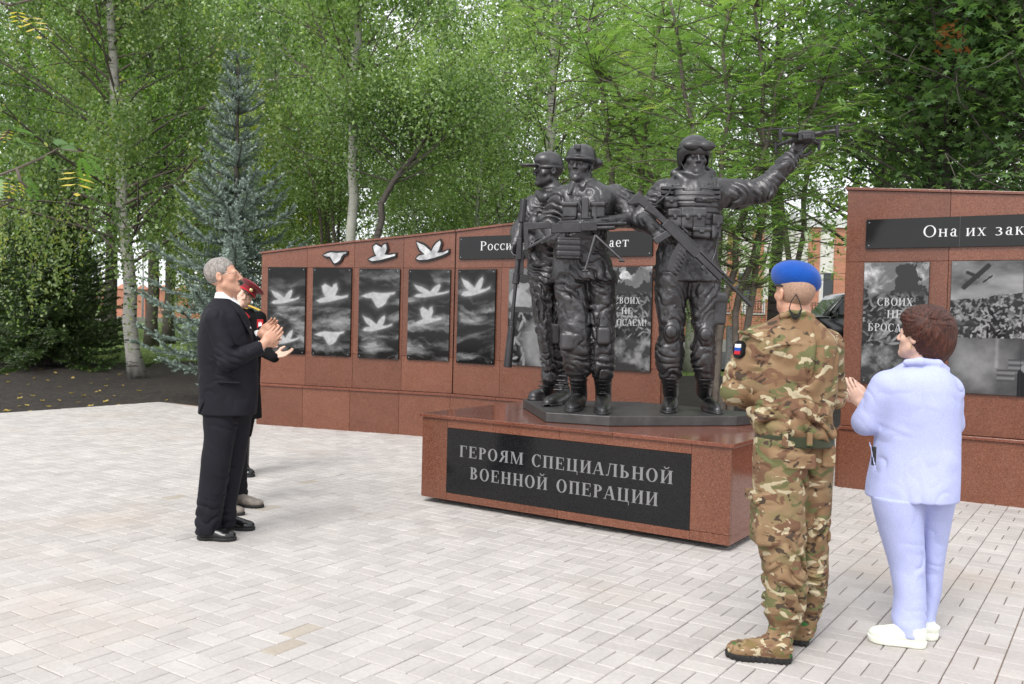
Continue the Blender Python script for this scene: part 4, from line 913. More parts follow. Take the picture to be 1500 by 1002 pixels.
V.loft(rows_px(Y0, [(590, 308, 345, -.05, .12), (660, 318, 346, -.06, .09), (735, 324, 347, -.08, .075), (745, 324, 346, -.08, .075)]), .01, yw); V.folds([(A_(350, 715, .1), A_(350, 735, .1), .14, (.2, 0, 1), 16, .009, 2)], 4.); V.obj('trousers', M['suit_grey'], p2)
m = Vol(np.array(A_(333, 427)) - .14, np.array(A_(333, 427)) + .14, .006); m.ell(A_(333, 423), (.070, .082, .080), 0); m.cutz(A_(333, 427).z, False); m.obj('hair', M['hair_short'], p2)
shoe('shoe', atz(342, 741), atz(386, 744), .10, .08, 'leather_grey', 'rubber_black', p2); shoe('shoe', atz(315, 752), atz(358, 755), .10, .08, 'leather_grey', 'rubber_black', p2)

# ===== officer in the peaked cap
Y0 = 8.6; g2 = atz(352, 697); off_ = person_root(g2, 'officer in black dress uniform and red peaked cap behind the clapping man')
jt = dict(pelvis=A_(356, 565), chest=A_(358, 500), neck=A_(356, 456), skull=A_(355, 434), shl=A_(345, 466, .1), shr=A_(378, 466, -.05), ell=A_(352, 515, .12), elr=A_(384, 512, -.12), wrl=A_(386, 514, -.1), wrr=A_(398, 524, -.2),
          hipl=A_(352, 575, .05), hipr=A_(362, 575, -.03), knl=A_(348, 640, .05), knr=A_(358, 640, 0), anl=A_(346, 690, .05), anr=A_(356, 692, 0))
lo, hi = bounds(list(jt.values()), .22); V = Vol(lo, hi, .006); underbody(V, jt, .95); HR = R3((.45, -.86, .12), (.42, .1, .9)); hc = A_(356, 436); head(V, hc, HR, .98)
hand(V, A_(401, 521, -.2), (.9, -.05, .12), (0, -.45, .9), 1.15, .25, -1); hand(V, A_(388, 505, -.05), (.8, -.1, .5), (.2, -.6, -.7), 1.05, .2, 1); V.obj('body', M['skin_pale'], off_)
V = Vol(lo, hi, .0065); V.loft(rows_px(Y0, [(452, 346, 366, 0, .06), (457, 338, 376, 0, .11), (464, 332, 384, 0, .14), (480, 331, 386, 0, .15), (520, 333, 383, 0, .14), (560, 334, 381, 0, .135), (590, 332, 383, 0, .15), (612, 331, 384, 0, .16)]), 0, az(355), 2.2)
V.chain([A_(380, 466, -.06), A_(386, 514, -.14), A_(402, 524, -.22)], [.065, .055, .045], .02); V.chain([A_(338, 466, .06), A_(346, 515, .05), A_(384, 508, -.05)], [.06, .052, .042], .02)
V.folds([(A_(384, 500, -.1), A_(390, 520, -.15), .1, (.7, 0, .7), 18, .008, 2)], 5.); un = V.obj('uniform', M['uniform_black'], off_)
m = MB(); m.tube([A_(350, 455, -.06), A_(358, 461, -.13), A_(365, 466, -.13)], [.030, .030, .02], 8, sx=.5); m.build('collar_tab', M['red_cloth'], un, smooth=True)
m = MB(); m.tube([A_(352, 450.5, -.05), A_(362, 454, -.05)], .016, 8, sx=.5); m.build('collar_braid', M['gold_cloth'], un)
ex = (A_(380, 455, -.07) - A_(366, 449, -.07)).normalized(); m = MB(); m.box(A_(373, 451, -.06), (.058, .028, .007), (ex, ex.cross(Vector((0, 1, 0))).cross(ex).normalized(), Vector((0, 1, 0)).cross(ex).normalized())); m.build('epaulette', M['gold_cloth'], un, .004)
bd = MB(); bc = A_(381, 475, -.135); bd.prism([(-.027, -.03), (-.02, -.045), (0, -.052), (.02, -.045), (.027, -.03), (.027, .045), (-.027, .045)], bc, Vector((.95, .3, 0)), Vector((0, 0, 1)), Vector((.3, -.95, 0)), -.03, .006); pt = bd.build('sleeve_badge', M['red_cloth'], un)
bd = MB(); bd.prism([(-.015, -.02), (0, -.03), (.015, -.02), (.015, .02), (.005, .01), (0, .028), (-.005, .01), (-.015, .02)], bc, Vector((.95, .3, 0)), Vector((0, 0, 1)), Vector((.3, -.95, 0)), .0061, .0075); bd.build('badge_emblem', M['shirt_white'], pt)
V = Vol(lo, hi, .007); V.loft(rows_px(Y0, [(560, 336, 380, 0, .13), (600, 338, 376, 0, .12), (632, 342, 370, 0, .1), (640, 342, 368, 0, .09)]), 0, az(355)); V.obj('breeches', M['uniform_black'], off_)
for dx, dy in ((0, .0), (-9, .12)):
    shoe('boot', atz(350 + dx, 697 - dy * 14), atz(372 + dx, 699 - dy * 14), .10, .09, 'leather_black', 'rubber_black', off_, shaft=A_(357 + dx, 630, dy), shaft_r=.062, h=.006)
CR = R3((.45, -.86, .02), (.55, .25, .8)); CT = lambda x, y, z: np.array(hc) + CR @ np.array((x, y, z))
V = Vol(np.array(hc) - .25, np.array(hc) + .3, .005); V.ell(CT(0, 0, .075), (.088, .105, .04), 0, CR); V.ell(CT(0, .02, .135), (.125, .145, .028), .03, CR); V.disp(lambda p: .003 * (vn(p * 20) - .5), .02)
V.obj('cap_crown', M['cap_red'], off_)
V = Vol(np.array(hc) - .25, np.array(hc) + .3, .005); V.ell(CT(0, .0, .062), (.092, .109, .022), 0, CR); V.ell(CT(0, .0, .062), (.06, .08, .06), 0, CR, True); V.obj('cap_band', M['red_cloth'], off_)
V = Vol(np.array(hc) - .25, np.array(hc) + .3, .005); V.ell(CT(0, .115, .040), (.075, .055, .009), 0, CR); V.obj('cap_visor', M['leather_black'], off_)
V = Vol(np.array(hc) - .25, np.array(hc) + .3, .004); V.ell(CT(0, .118, .085), (.018, .008, .022), 0, CR); V.obj('cap_badge', M['gold_metal'], off_)

FK[0] = 1.3
# ===== soldier in camouflage and blue beret, seen from behind
Y0 = 4.27; g3 = atz(1150, 962); sol = person_root(g3, 'soldier in brown-green camouflage and bright blue beret, seen from behind')
ys_ = az(1165); jt = dict(pelvis=A_(1163, 665), chest=A_(1163, 545, .02), neck=A_(1166, 462, .01), skull=A_(1164, 420, 0), shl=A_(1112, 500, .02), shr=A_(1215, 508, .02), ell=A_(1078, 572, .05), elr=A_(1224, 580, .1), wrl=A_(1096, 585, .3), wrr=A_(1180, 560, .36),
          hipl=A_(1140, 690, 0), hipr=A_(1188, 690, .05), knl=A_(1142, 800, -.02), knr=A_(1192, 795, .12), anl=A_(1143, 930, 0), anr=A_(1180, 915, .18))
lo, hi = bounds(list(jt.values()), .2); V = Vol(lo, hi, .0058); underbody(V, jt); HR = R3((-.30, .93, .20), (0, -.2, .97)); hc = A_(1163.5, 429, 0); head(V, hc, HR, .98, thin=1.02)
V.cone(A_(1165, 440, .02), A_(1167, 478, .0), .062, .072, .02); V.cone(A_(1165, 452, -.03), A_(1166, 474, -.03), .042, .05, .02)
hand(V, A_(1118, 577, .36), (.5, .4, .7), (.7, .2, -.5), 1.05, .3, 1); hand(V, A_(1165, 552, .40), (-.5, .3, .75), (-.7, .2, -.5), 1.05, .3, -1); V.obj('body', M['skin'], sol)
tl = rows_px(Y0, [(640, 1104, 1190, 0, .15), (665, 1102, 1188, 0, .16), (700, 1102, 1182, 0, .14), (740, 1103, 1180, 0, .12), (790, 1108, 1178, 0, .11), (840, 1120, 1178, 0, .105), (870, 1121, 1177, 0, .10), (890, 1118, 1176, 0, .10), (908, 1123, 1173, 0, .085), (922, 1129, 1167, 0, .06)])
tr = rows_px(Y0, [(640, 1140, 1222, .04, .15), (665, 1145, 1224, .05, .16), (700, 1162, 1220, .08, .13), (740, 1166, 1218.5, .1, .115), (790, 1168, 1214, .12, .11), (840, 1168, 1212.5, .14, .10), (868, 1166, 1210, .15, .10), (888, 1164, 1205, .16, .09), (902, 1166, 1198, .17, .06)])
lo, hi = lbounds(tl + tr, []); V = Vol(lo, hi, .0055); V.loft(tl, 0, ys_, 2.2); V.loft(tr, .02, ys_, 2.2)
V.folds([(A_(1140, 880, -.05), A_(1146, 905, -.05), .20, (.1, .1, 1), 16, .016, 2.), (A_(1185, 870, .1), A_(1185, 892, .1), .16, (-.15, .1, 1), 16, .014, 2.), (A_(1140, 790, -.08), A_(1145, 830, -.08), .17, (.5, 0, .85), 10, .012, 2.2),
         (A_(1195, 790, 0), A_(1190, 840, 0), .15, (-.4, 0, .9), 10, .010, 2.2), (A_(1160, 690, -.1), A_(1165, 720, -.1), .17, (.6, 0, .8), 9, .009, 2.2), (A_(1130, 730), A_(1130, 780), .16, (1, 0, .35), 8, .006, 2.)], 6.)
V.box(A_(1122, 765, -.035), (.060, .082, .10), .022, .012); V.box(A_(1117, 727, -.03), (.063, .085, .024), .008, .006); V.cone(A_(1122, 738, -.13), A_(1122, 800, -.12), .004, .004, .005, True); V.box(A_(1172, 676, -.145), (.07, .012, .035), .006, .006); V.box(A_(1212, 668, -.09), (.03, .03, .05), .01, .01)
tr_ = V.obj('trousers', M['camo'], sol)
rows = [(457, 1147, 1186, .0, .075), (464, 1138, 1192, .0, .085), (471, 1124, 1202, .0, .10), (482, 1110, 1214, .0, .125), (496, 1101, 1223, .0, .14), (520, 1096, 1228, 0, .15), (550, 1098, 1226, 0, .155), (585, 1101, 1220, 0, .15), (612, 1100, 1219, 0, .15), (628, 1102, 1222, 0, .155), (640, 1108, 1219, 0, .135)]
J = rows_px(Y0, rows); lo, hi = lbounds(J, [A_(1056, 580, 0), A_(1240, 580, .4)]); V = Vol(lo, hi, .0055); V.loft(J, 0, ys_, 2.25)
V.chain([A_(1112, 503, .02), A_(1078, 574, .05), A_(1112, 584, .30)], [.088, .066, .052], .03); V.chain([A_(1212, 506, .02), A_(1219, 578, .12), A_(1172, 560, .34)], [.076, .058, .052], .03)
V.cutplane(A_(1165, 456.5, 0), Vector((0, .3, 1)).normalized())
V.folds([(A_(1080, 560), A_(1090, 590), .14, (.5, 0, .85), 15, .013, 2.), (A_(1105, 500), A_(1095, 540), .13, (.8, 0, .5), 10, .009, 2.2), (A_(1120, 540, -.1), A_(1140, 600, -.1), .20, (.75, .1, .6), 8, .012, 2.2), (A_(1185, 550, -.1), A_(1190, 600, -.1), .20, (-.8, .1, .55), 8, .011, 2.2),
         (A_(1120, 625, -.1), A_(1210, 625, -.1), .12, (.5, .1, 1), 14, .012, 2.2), (A_(1165, 545, -.12), A_(1163, 610, -.12), .10, (1, 0, .1), 16, .006, 1.4), (A_(1222, 560, .05), A_(1225, 590, .1), .11, (.3, 0, 1), 14, .010, 2)], 7.)
bk = lambda x, y: A_(x, y, -.145)
def seam(V, pts, r=.0042, sub=True):
    for i in range(len(pts) - 1): V.cone(pts[i], pts[i + 1], r, r, .004, sub)
V.chain([A_(1118, 512, -.115), A_(1140, 505, -.142), A_(1165, 503, -.150), A_(1190, 506, -.142), A_(1215, 514, -.115)], [.0065] * 5, .008)
seam(V, [A_(1185, 508, -.152), A_(1184, 560, -.16), A_(1180, 630, -.16)], .004)
V.chain([A_(1145, 463, -.065), A_(1158, 459, -.085), A_(1176, 459, -.085), A_(1190, 464, -.062)], [.014] * 4, .01)
V.box(A_(1098, 492, -.02), (.045, .06, .007), .004, .004, R3((0, 1, 0)) @ np.array(Matrix.Rotation(.45, 3, 'Y')))
jk = V.obj('jacket', M['camo'], sol)
m = MB(); pc = A_(1083, 512, -.015); nn = Vector((-.86, -.5, .12)).normalized(); uu = Vector((0, 0, 1)).cross(nn).normalized(); vv = nn.cross(uu)
m.prism([(.034 * math.cos(t), .042 * math.sin(t)) for t in [k * math.pi / 10 for k in range(20)]], pc, uu, vv, nn, -.02, .010); pt = m.build('sleeve_patch', M['suit_grey'], jk)
for nm, mt, z0_, z1_ in (('patch_white_stripe', 'shirt_white', .008, .024), ('patch_blue_stripe', 'beret_blue', -.008, .008), ('patch_red_stripe', 'red_cloth', -.024, -.008)):
    m = MB(); m.prism([(-.019, z0_), (.019, z0_), (.019, z1_), (-.019, z1_)], pc, uu, vv, nn, .0101, .012); m.build(nm, M[mt], pt)
bl = rows_px(Y0, [(634, 1105, 1222, 0, .158), (643, 1104, 1222, .0, .162), (650, 1104, 1222, .0, .165)]); lo, hi = lbounds(bl, []); V = Vol(lo, hi, .005); V.loft(bl, 0, ys_, 2.25, .004)
bo = V.obj('belt', M['belt_olive'], sol)
for x in (1150, 1186):
    m = MB(); c = A_(x, 643, -.172 + (.06 if x == 1112 else .02 if x == 1200 else 0)); m.box(c, (.012, .008, .032)); m.build('belt_loop', M['camo'], tr_, .003)
# beret
HT = lambda x, y, z: np.array(hc) + HR @ np.array((x, y, z))
bc = np.array(A_(1165.5, 406, .01)); BR = R3((-.2, .95, .1), (.20, -.12, .97))
V = Vol(bc - .22, bc + .22, .0042); V.ell(bc + BR @ np.array((.0, .0, .004)), (.106, .126, .074), 0, BR); V.ell(bc + BR @ np.array((.020, .0, -.018)), (.096, .112, .048), .03, BR)
V.disp(lambda p: -.007 * np.maximum(0, np.abs(np.sin(9 * (p[:, 0] * .8 + p[:, 2]) + 5 * vn(p * 8))) - .6) - .006 * (vn(p * 16) - .5), .02)
V.cutplane(bc + BR @ np.array((0, 0, -.054)), BR @ np.array((0, 0, -1.)))
be = V.obj('beret', M['beret_blue'], sol)
rc = bc + BR @ np.array((.004, -.006, -.055)); m = MB(); ring = [Vector(rc + BR @ np.array(((.084) * math.cos(t), .100 * math.sin(t), 0))) for t in [k * math.pi / 16 for k in range(33)]]; m.tube(ring, .0055, 6, False); m.build('sweatband', M['black_strap'], be, smooth=True)
kn = A_(1166, 431, -.105); m = MB(); m.tube([kn, A_(1159, 442, -.10), A_(1156, 452, -.098), A_(1160, 461, -.10), A_(1164, 467, -.115)], [.0022, .0022, .003, .006, .007], 6); m.tube([kn, A_(1171, 441, -.10), A_(1174, 452, -.098), A_(1170, 462, -.10), A_(1165, 467, -.115)], [.0022, .0022, .003, .006, .007], 6)
m.build('tie_cord', M['black_strap'], be, smooth=True)
hv = Vol(np.array(hc) - .14, np.array(hc) + .14, .005); hv.ell(HT(0, -.0145, .024), (.0785, .098, .09), 0, HR); hv.box(HT(0, .12, -.05), (.2, .11, .2), .01, .01, HR, True); hv.box(HT(0, 0, -.15), (.2, .2, .09), .01, .01, HR, True)
for q in (-1, 1): hv.ell(HT(q * .088, -.005, -.01), (.022, .032, .045), .005, HR, True)
hv.obj('cropped_hair', M['stubble'], sol)
shoe('boot', atz(1160, 972), atz(1062, 962), .105, .10, 'camo_boot', 'rubber_black', sol, shaft=A_(1147, 915, .0), shaft_r=.062, sole=.03, laces=True); shoe('boot', atz(1186, 946), atz(1140, 938), .10, .10, 'camo_boot', 'rubber_black', sol, shaft=A_(1182, 898, .16), shaft_r=.058, sole=.03, laces=True)

FK[0] = .5
# ===== woman in the lavender suit
Y0 = 4.52; g4 = atz(1330, 945); wo_ = person_root(g4, 'short-haired brunette woman in lavender trouser suit and white sneakers, clapping')
yw4 = az(1340); jt = dict(pelvis=A_(1338, 700), chest=A_(1342, 600), neck=A_(1346, 540), skull=A_(1350, 495), shl=A_(1300, 565, 0), shr=A_(1390, 572, 0), ell=A_(1268, 618, .03), elr=A_(1398, 625, .08), wrl=A_(1262, 600, .2), wrr=A_(1310, 585, .32),
          hipl=A_(1315, 740, 0), hipr=A_(1365, 740, .05), knl=A_(1332, 830, 0), knr=A_(1364, 830, .1), anl=A_(1332, 925, 0), anr=A_(1356, 920, .12))
lo, hi = bounds(list(jt.values()), .2); V = Vol(lo, hi, .0058); underbody(V, jt, .95); HR = R3((-.60, .78, .14), (.08, -.12, .98)); hc = A_(1349, 493, 0); head(V, hc, HR, 1.0)
hand(V, A_(1266, 594, .20), (-.45, .35, .75), (.75, .5, .1), 1.0, .15, 1); hand(V, A_(1268, 585, .30), (-.65, .2, .65), (-.5, -.8, .1), 1.0, .3, -1); V.obj('body', M['skin_pale'], wo_)
HT = lambda x, y, z: np.array(hc) + HR @ np.array((x, y, z)); V = Vol(np.array(hc) - .2, np.array(hc) + .22, .0042)
V.ell(A_(1362, 483, .0), (.122, .12, .122), 0); V.ell(A_(1368, 505, -.02), (.088, .09, .098), .04); V.ell(A_(1350, 466, .0), (.095, .10, .060), .03); V.ell(A_(1346, 482, -.03), (.05, .08, .07), .03)
V.box(HT(0, .13, -.05), (.10, .050, .095), .02, .02, HR, True); V.ell(HT(-.085, .025, -.035), (.03, .03, .036), .012, HR, True); V.box(HT(-.03, .085, -.10), (.10, .06, .07), .02, .015, HR, True)
cc = np.array(A_(1362, 488)); crown = np.array(A_(1356, 470, -.08))
def hairf(p):
    d = p - crown; r = np.linalg.norm(d, axis=1); a = np.arctan2(d[:, 2] + .5 * d[:, 1], d[:, 0]) + 1.3 * vn(p * 7) + r * 3; Q = np.stack([a * 4.2, r * 7, p[:, 1] * 4], 1)
    return .006 * (vn(Q * .8) - .5) + .007 * (np.abs(2 * vn(Q * 1.9 + 2 * vn(p * 9)[:, None]) - 1) - .35) + .005 * (np.abs(2 * vn(Q * 4) - 1) - .35)
V.disp(hairf, .03); V.obj('hair', M['hair_brown'], wo_)
m = MB(); e = HT(-.084, -.002, -.042); m.tube([Vector(e), Vector(e) - Vector((0, 0, .012))], .005, 8); m.build('earring', M['gold_metal'], wo_)
tl = rows_px(Y0, [(725, 1274, 1355, -.01, .16), (748, 1278, 1353, -.01, .15), (790, 1290, 1354, -.01, .125), (830, 1302, 1355, -.01, .11), (870, 1309, 1357, -.03, .105), (900, 1306, 1357, -.04, .105), (908, 1304, 1357, -.05, .105), (918, 1309, 1355, -.055, .105), (928, 1312, 1353, -.055, .105)])
tr = rows_px(Y0, [(725, 1330, 1402, .05, .16), (748, 1340, 1397, .06, .15), (790, 1346, 1389, .09, .12), (830, 1350, 1383, .11, .105), (870, 1350, 1379, .13, .1), (905, 1348, 1370, .14, .10), (925, 1345, 1371, .14, .10)])
lo, hi = lbounds(tl + tr, []); V = Vol(lo, hi, .0055); V.loft(tl, 0, yw4, 2.2); V.loft(tr, .01, yw4, 2.2)
V.folds([(A_(1330, 905), A_(1330, 930), .16, (.2, 0, 1), 14, .010, 2.2), (A_(1360, 900, .1), A_(1358, 922, .1), .12, (-.3, 0, 1), 16, .009, 2.), (A_(1330, 760), A_(1340, 800), .2, (.7, 0, .7), 7, .006, 2.4), (A_(1330, 800), A_(1330, 890), .15, (1, 0, .1), 9, .005, 1.5)], 8.)
V.obj('trousers', M['lavender'], wo_)
rows = [(527, 1330, 1372, 0, .075), (533, 1322, 1380, 0, .10), (540, 1308, 1388, 0, .125), (550, 1294, 1397, 0, .15), (565, 1284, 1403, 0, .165), (590, 1284, 1407, 0, .175), (620, 1282, 1407, 0, .17), (650, 1279, 1407, 0, .165), (680, 1273, 1407, 0, .17), (708, 1267, 1406, 0, .18), (729, 1265, 1405, 0, .185)]
J = rows_px(Y0, rows); lo, hi = lbounds(J, [A_(1246, 600, .3)]); V = Vol(lo, hi, .0055); V.loft(J, 0, yw4, 2.3)
V.chain([A_(1300, 568, 0), A_(1268, 618, .03), A_(1270, 604, .18)], [.085, .062, .052], .03); V.chain([A_(1388, 572, 0), A_(1392, 620, .06), A_(1320, 592, .3)], [.075, .060, .05], .03)
V.cutplane(A_(1345, 528, 0), Vector((-.05, .25, 1)).normalized()); lw = A_(1264, 734, 0)

V.folds([(A_(1272, 600), A_(1280, 620), .11, (.7, 0, .7), 14, .010, 2.), (A_(1300, 570, -.05), A_(1320, 610, -.1), .13, (.8, 0, -.5), 8, .007, 2.2), (A_(1390, 600, -.05), A_(1370, 640, -.1), .16, (.5, 0, .8), 7, .008, 2.4), (A_(1300, 660, -.12), A_(1300, 720, -.12), .16, (1, 0, .15), 6, .007, 1.8), (A_(1360, 660, -.12), A_(1350, 700, -.12), .2, (.5, 0, .9), 5, .006, 2.2)], 9.)
V.chain([A_(1328, 531, -.07), A_(1348, 530, -.10), A_(1374, 533, -.085), A_(1388, 541, -.06)], [.016, .02, .02, .012], .012)
seam(V, [A_(1305, 560, -.13), A_(1308, 650, -.17), A_(1304, 715, -.18)]); seam(V, [A_(1290, 552, -.05), A_(1300, 580, -.12), A_(1306, 610, -.16)], .003); V.cone(A_(1274, 648, -.10), A_(1283, 690, -.145), .004, .004, .003)
seam(V, [A_(1348, 545, -.15), A_(1352, 640, -.185), A_(1352, 735, -.19)], .0022)
jk = V.obj('jacket', M['lavender'], wo_)
m = MB(); m.box(A_(1280, 668, -.115), (.008, .012, .045)); m.build('phone_in_pocket', M['rubber_black'], jk, .003)
shoe('sneaker', atz(1357, 950), atz(1271, 938), .098, .085, 'shoe_white', 'shoe_sole', wo_, sole=.034, shaft=A_(1336, 912, -.05), shaft_r=.036); shoe('sneaker', atz(1374, 937), atz(1315, 932), .095, .085, 'shoe_white', 'shoe_sole', wo_, sole=.034, shaft=A_(1358, 905, .12), shaft_r=.035)
# ---------------------------------------------------------------- bronze group
SZ = PH + .078; FK[:] = [.72, 1.55]
stt = empty('soldiers_statue', (PD.P(PD.L * .55, 0, -.9).x, PD.P(PD.L * .55, 0, -.9).y, PH)); tag(stt, 'dark bronze statue of three armed soldiers on a slab, one holding up a drone', 'statue')
sp_ = [atz(766, 584.7, SZ), atz(799.6, 604, SZ), atz(893, 609.7, SZ), atz(1079, 609.7, SZ)]
sp_ += [PD.P(PD.L - .22, SZ, -1.45), PD.P(PD.L * .45, SZ, -1.60)]
m = MB(); Zv = Vector((0, 0, 1)); m.prism([(p.x, p.y) for p in sp_], (0, 0, 0), Vector((1, 0, 0)), Vector((0, 1, 0)), Zv, PH + .001, SZ); slab = m.build('slab', M['bronze_slab'], stt, .006)
def boots(V, heel, toe, shaft, w=.125, h=.13, sr=.068):
    heel = Vector(heel); toe = Vector(toe); f = toe - heel; f.z = 0; L = f.length; f.normalize(); R = R3(f); z = SZ
    P = lambda a, zz: Vector((heel.x + f.x * a * L, heel.y + f.y * a * L, z + zz))
    V.ell(P(.74, .030), (w * .46, L * .26, h * .46), .01, R); V.ell(P(.2, .04), (w * .40, L * .2, .065), .01, R); V.ell(P(.45, .03), (w * .42, L * .32, h * .48), .02, R)
    V.cone(P(.22, .07), P(.62, .03), w * .42, w * .36, .04); V.cone(P(.2, .06), shaft, sr * .92, sr, .03)
    V.ell(P(.74, .008), (w * .52, L * .29, .026), .002, R); V.ell(P(.2, .008), (w * .47, L * .23, .026), .002, R); V.ell(P(.47, .008), (w * .46, L * .36, .024), .004, R)
    V.disp(lambda p: -.006 * (np.abs((p[:, 2] * 28) % 1 - .5) < .16) * (p[:, 2] > SZ + .10) * (p[:, 2] < shaft.z - .02) * (np.linalg.norm(p[:, :2] - np.array(shaft)[:2], axis=1) < .14), .012)
    for k in range(5):                                       # laces
        t = k / 4; c = P(.30 + .26 * (1 - t), .085 + .05 * t + (.10 * t)); V.cone(c + Vector(R[:, 0]) * .035, c - Vector(R[:, 0]) * .035, .009, .009, .002)
def beam(Mb, a, b, up, items):
    """items in gun space: (u0,u1,v0,v1,halfwidth) along a->b (metres), v = up"""
    a = Vector(a); b = Vector(b); f = (b - a).normalized(); up = Vector(up); up = (up - f * up.dot(f)).normalized(); sd_ = f.cross(up)
    for it in items:
        if it[0] == 'r':                                     # rod
            _, u0, v0, u1, v1, r = it[:6]; Mb.tube([a + f * u0 + up * v0, a + f * u1 + up * v1], r, 10)
        elif it[0] == 'p':                                   # outline
            Mb.prism(it[1], a, f, up, sd_, -it[2], it[2])
        else:
            u0, u1, v0, v1, w = it; Mb.box(a + f * (u0 + u1) / 2 + up * (v0 + v1) / 2, ((u1 - u0) / 2, (v1 - v0) / 2, w), (f, up, sd_))
def smooth_obj(V, name, mat, par): return V.obj(name, M[mat], par)
WR = .0058
def clothy(V, seed, amp=.0065):            # overall bronze drapery
    def fn(p):
        q = np.stack([p[:, 0] * 12 + p[:, 2] * 5, p[:, 1] * 12, p[:, 2] * 7 - p[:, 0] * 4], 1) + seed
        a = np.abs(2 * vn(q + .8 * vn(p * 5)[:, None]) - 1); b = np.abs(2 * vn(q * 2.3 + 4) - 1)
        return amp * (np.minimum(a, .45) * 1.3 - .35) + .45 * amp * (np.minimum(b, .4) * 1.4 - .3) + .003 * (vn(p * 60) - .5)
    V.disp(lambda p: -fn(p), .03)

# --- right soldier with goggles, vest, rifle and drone
Y0 = 7.33; f3 = empty('soldier_figure', tuple(atz(1010, 605, SZ))); f3.parent = stt; f3.location = Vector(f3.location) - Vector(stt.location); f3['label'] = 'helmeted soldier raising a drone on his open hand'
J3 = rows_px(Y0, [(252, 994, 1038, 0, .10), (262, 984, 1044, 0, .13), (270, 972, 1052, 0, .17), (280, 966, 1057, 0, .20), (300, 968, 1056, 0, .21), (330, 969, 1053, 0, .20), (350, 968, 1050, 0, .19), (370, 963, 1050, 0, .185), (395, 958, 1053, 0, .195), (413, 957, 1055, 0, .20)])
lr = rows_px(Y0, [(400, 960, 1012, 0, .17), (440, 959, 1006, -.02, .15), (470, 964, 1002, -.04, .12), (487, 967, 1000, -.06, .11), (505, 961, 1001, -.04, .12), (525, 959, 1001, -.02, .125), (540, 963, 999, -.01, .11), (552, 968, 996, 0, .08)])
ll = rows_px(Y0, [(400, 1005, 1054, 0, .17), (440, 1009, 1055, -.02, .15), (466, 1012, 1050, -.04, .12), (490, 1018, 1048, -.06, .11), (508, 1014, 1048, -.04, .12), (530, 1012, 1048, -.02, .125), (543, 1016, 1046, -.01, .11), (554, 1020, 1044, 0, .08)])
lo, hi = lbounds(J3 + lr + ll, [at(1185, 195, Y0), at(930, 320, Y0 - .3), atz(1060, 612, SZ)], .09); lo[2] = SZ - .02; V = Vol(lo, hi, WR); a3 = az(1010); A_ = lambda x, y, d=0.: at(x, y, Y0 + d)
V.loft(lr, 0, a3, 2.1); V.loft(ll, .02, a3, 2.1); V.loft(J3, .01, a3, 2.3)
V.chain([A_(973, 281, 0), A_(938, 322, -.02), A_(957, 334, -.2)], [.105, .082, .058], .04)
V.chain([A_(1050, 282, 0), A_(1082, 284, 0), A_(1117, 279, -.02), A_(1152, 240, -.04), A_(1160, 231, -.04)], [.115, .105, .088, .066, .058], .05)
V.folds([(A_(1050, 300), A_(1110, 290), .2, (.95, 0, .35), 9, .024, 2.2), (A_(1117, 276), A_(1150, 240), .14, (.6, 0, .8), 13, .016, 2.), (A_(945, 300), A_(955, 330, -.1), .16, (.5, 0, .85), 11, .020, 2.),
         (A_(980, 505), A_(980, 540), .2, (.1, .1, 1), 9, .020, 2.4), (A_(1032, 505), A_(1032, 540), .2, (-.1, .1, 1), 9, .020, 2.4), (A_(982, 430), A_(985, 465), .22, (.7, 0, .7), 7, .014, 2.4), (A_(1035, 430), A_(1030, 465), .22, (-.7, 0, .7), 7, .014, 2.4),
         (A_(970, 380), A_(1045, 400), .2, (.8, 0, .6), 8, .014, 2.4)], 11.); clothy(V, 3.)
for x, y in ((983, 486), (1034, 490)): V.ell(A_(x, y, -.155), (.062, .03, .085), .012); V.ell(A_(x, y, -.18), (.045, .02, .05), .01)
V.box(A_(1051, 452, -.03), (.05, .10, .13), .02, .02); V.box(A_(1052, 437, -.03), (.055, .105, .03), .01, .01)
V.chain([A_(994, 258, -.10), A_(1005, 267, -.13), A_(1019, 270, -.13), A_(1036, 259, -.09)], [.035, .038, .038, .03], .03); V.chain([A_(988, 254, .0), A_(1000, 248, .06), A_(1030, 248, .06), A_(1042, 254, 0)], [.035] * 4, .03); V.cone(A_(1016, 246, -.03), A_(1016, 262, 0), .075, .10, .02)
boots(V, atz(984, 594, SZ), atz(978, 606, SZ), A_(981, 548, 0), .14, .14, .07); boots(V, atz(1024, 594, SZ), atz(1052, 607, SZ), A_(1033, 550, 0), .14, .14, .07)
hc = A_(1017, 231, -.02); HR = R3((.10, -.98, -.10), (0, -.1, .99)); head(V, hc, HR, 1.22, sk=.8)
hand(V, A_(1159, 230, -.04), (.55, -.15, .85), (.35, -.9, .2), 1.38, .55, 1, .06); hand(V, A_(955, 333, -.21), (.55, -.35, -.55), (.3, .9, -.3), 1.3, .55, 1)
V.obj('body', M['bronze'], f3)
HT = lambda x, y, z: np.array(hc) + HR @ (np.array((x, y, z)) * 1.22)
V = Vol(np.array(hc) - .25, np.array(hc) + .25, .0055); V.ell(HT(0, -.012, .045), (.128, .150, .125), 0, HR); V.ell(HT(0, -.03, .0), (.128, .135, .14), .02, HR)
V.box(HT(0, .13, -.085), (.096, .13, .120), .03, .01, HR, True); V.cutplane(HT(0, 0, -.065), HR @ np.array((0, .1, -1.))); V.ell(HT(0, 0, -.03), (.105, .12, .12), .0, HR, True); V.obj('helmet', M['bronze'], f3)
V = Vol(np.array(hc) - .25, np.array(hc) + .25, .005)
for q in (-1, 1): V.ell(HT(q * .045, .098, .068), (.075, .042, .040), .02, HR)
V.ell(HT(0, .112, .035), (.022, .05, .025), .015, HR, True); V.ell(HT(0, .0, .055), (.105, .120, .16), .0, HR, True); go = V.obj('goggles', M['bronze'], f3)
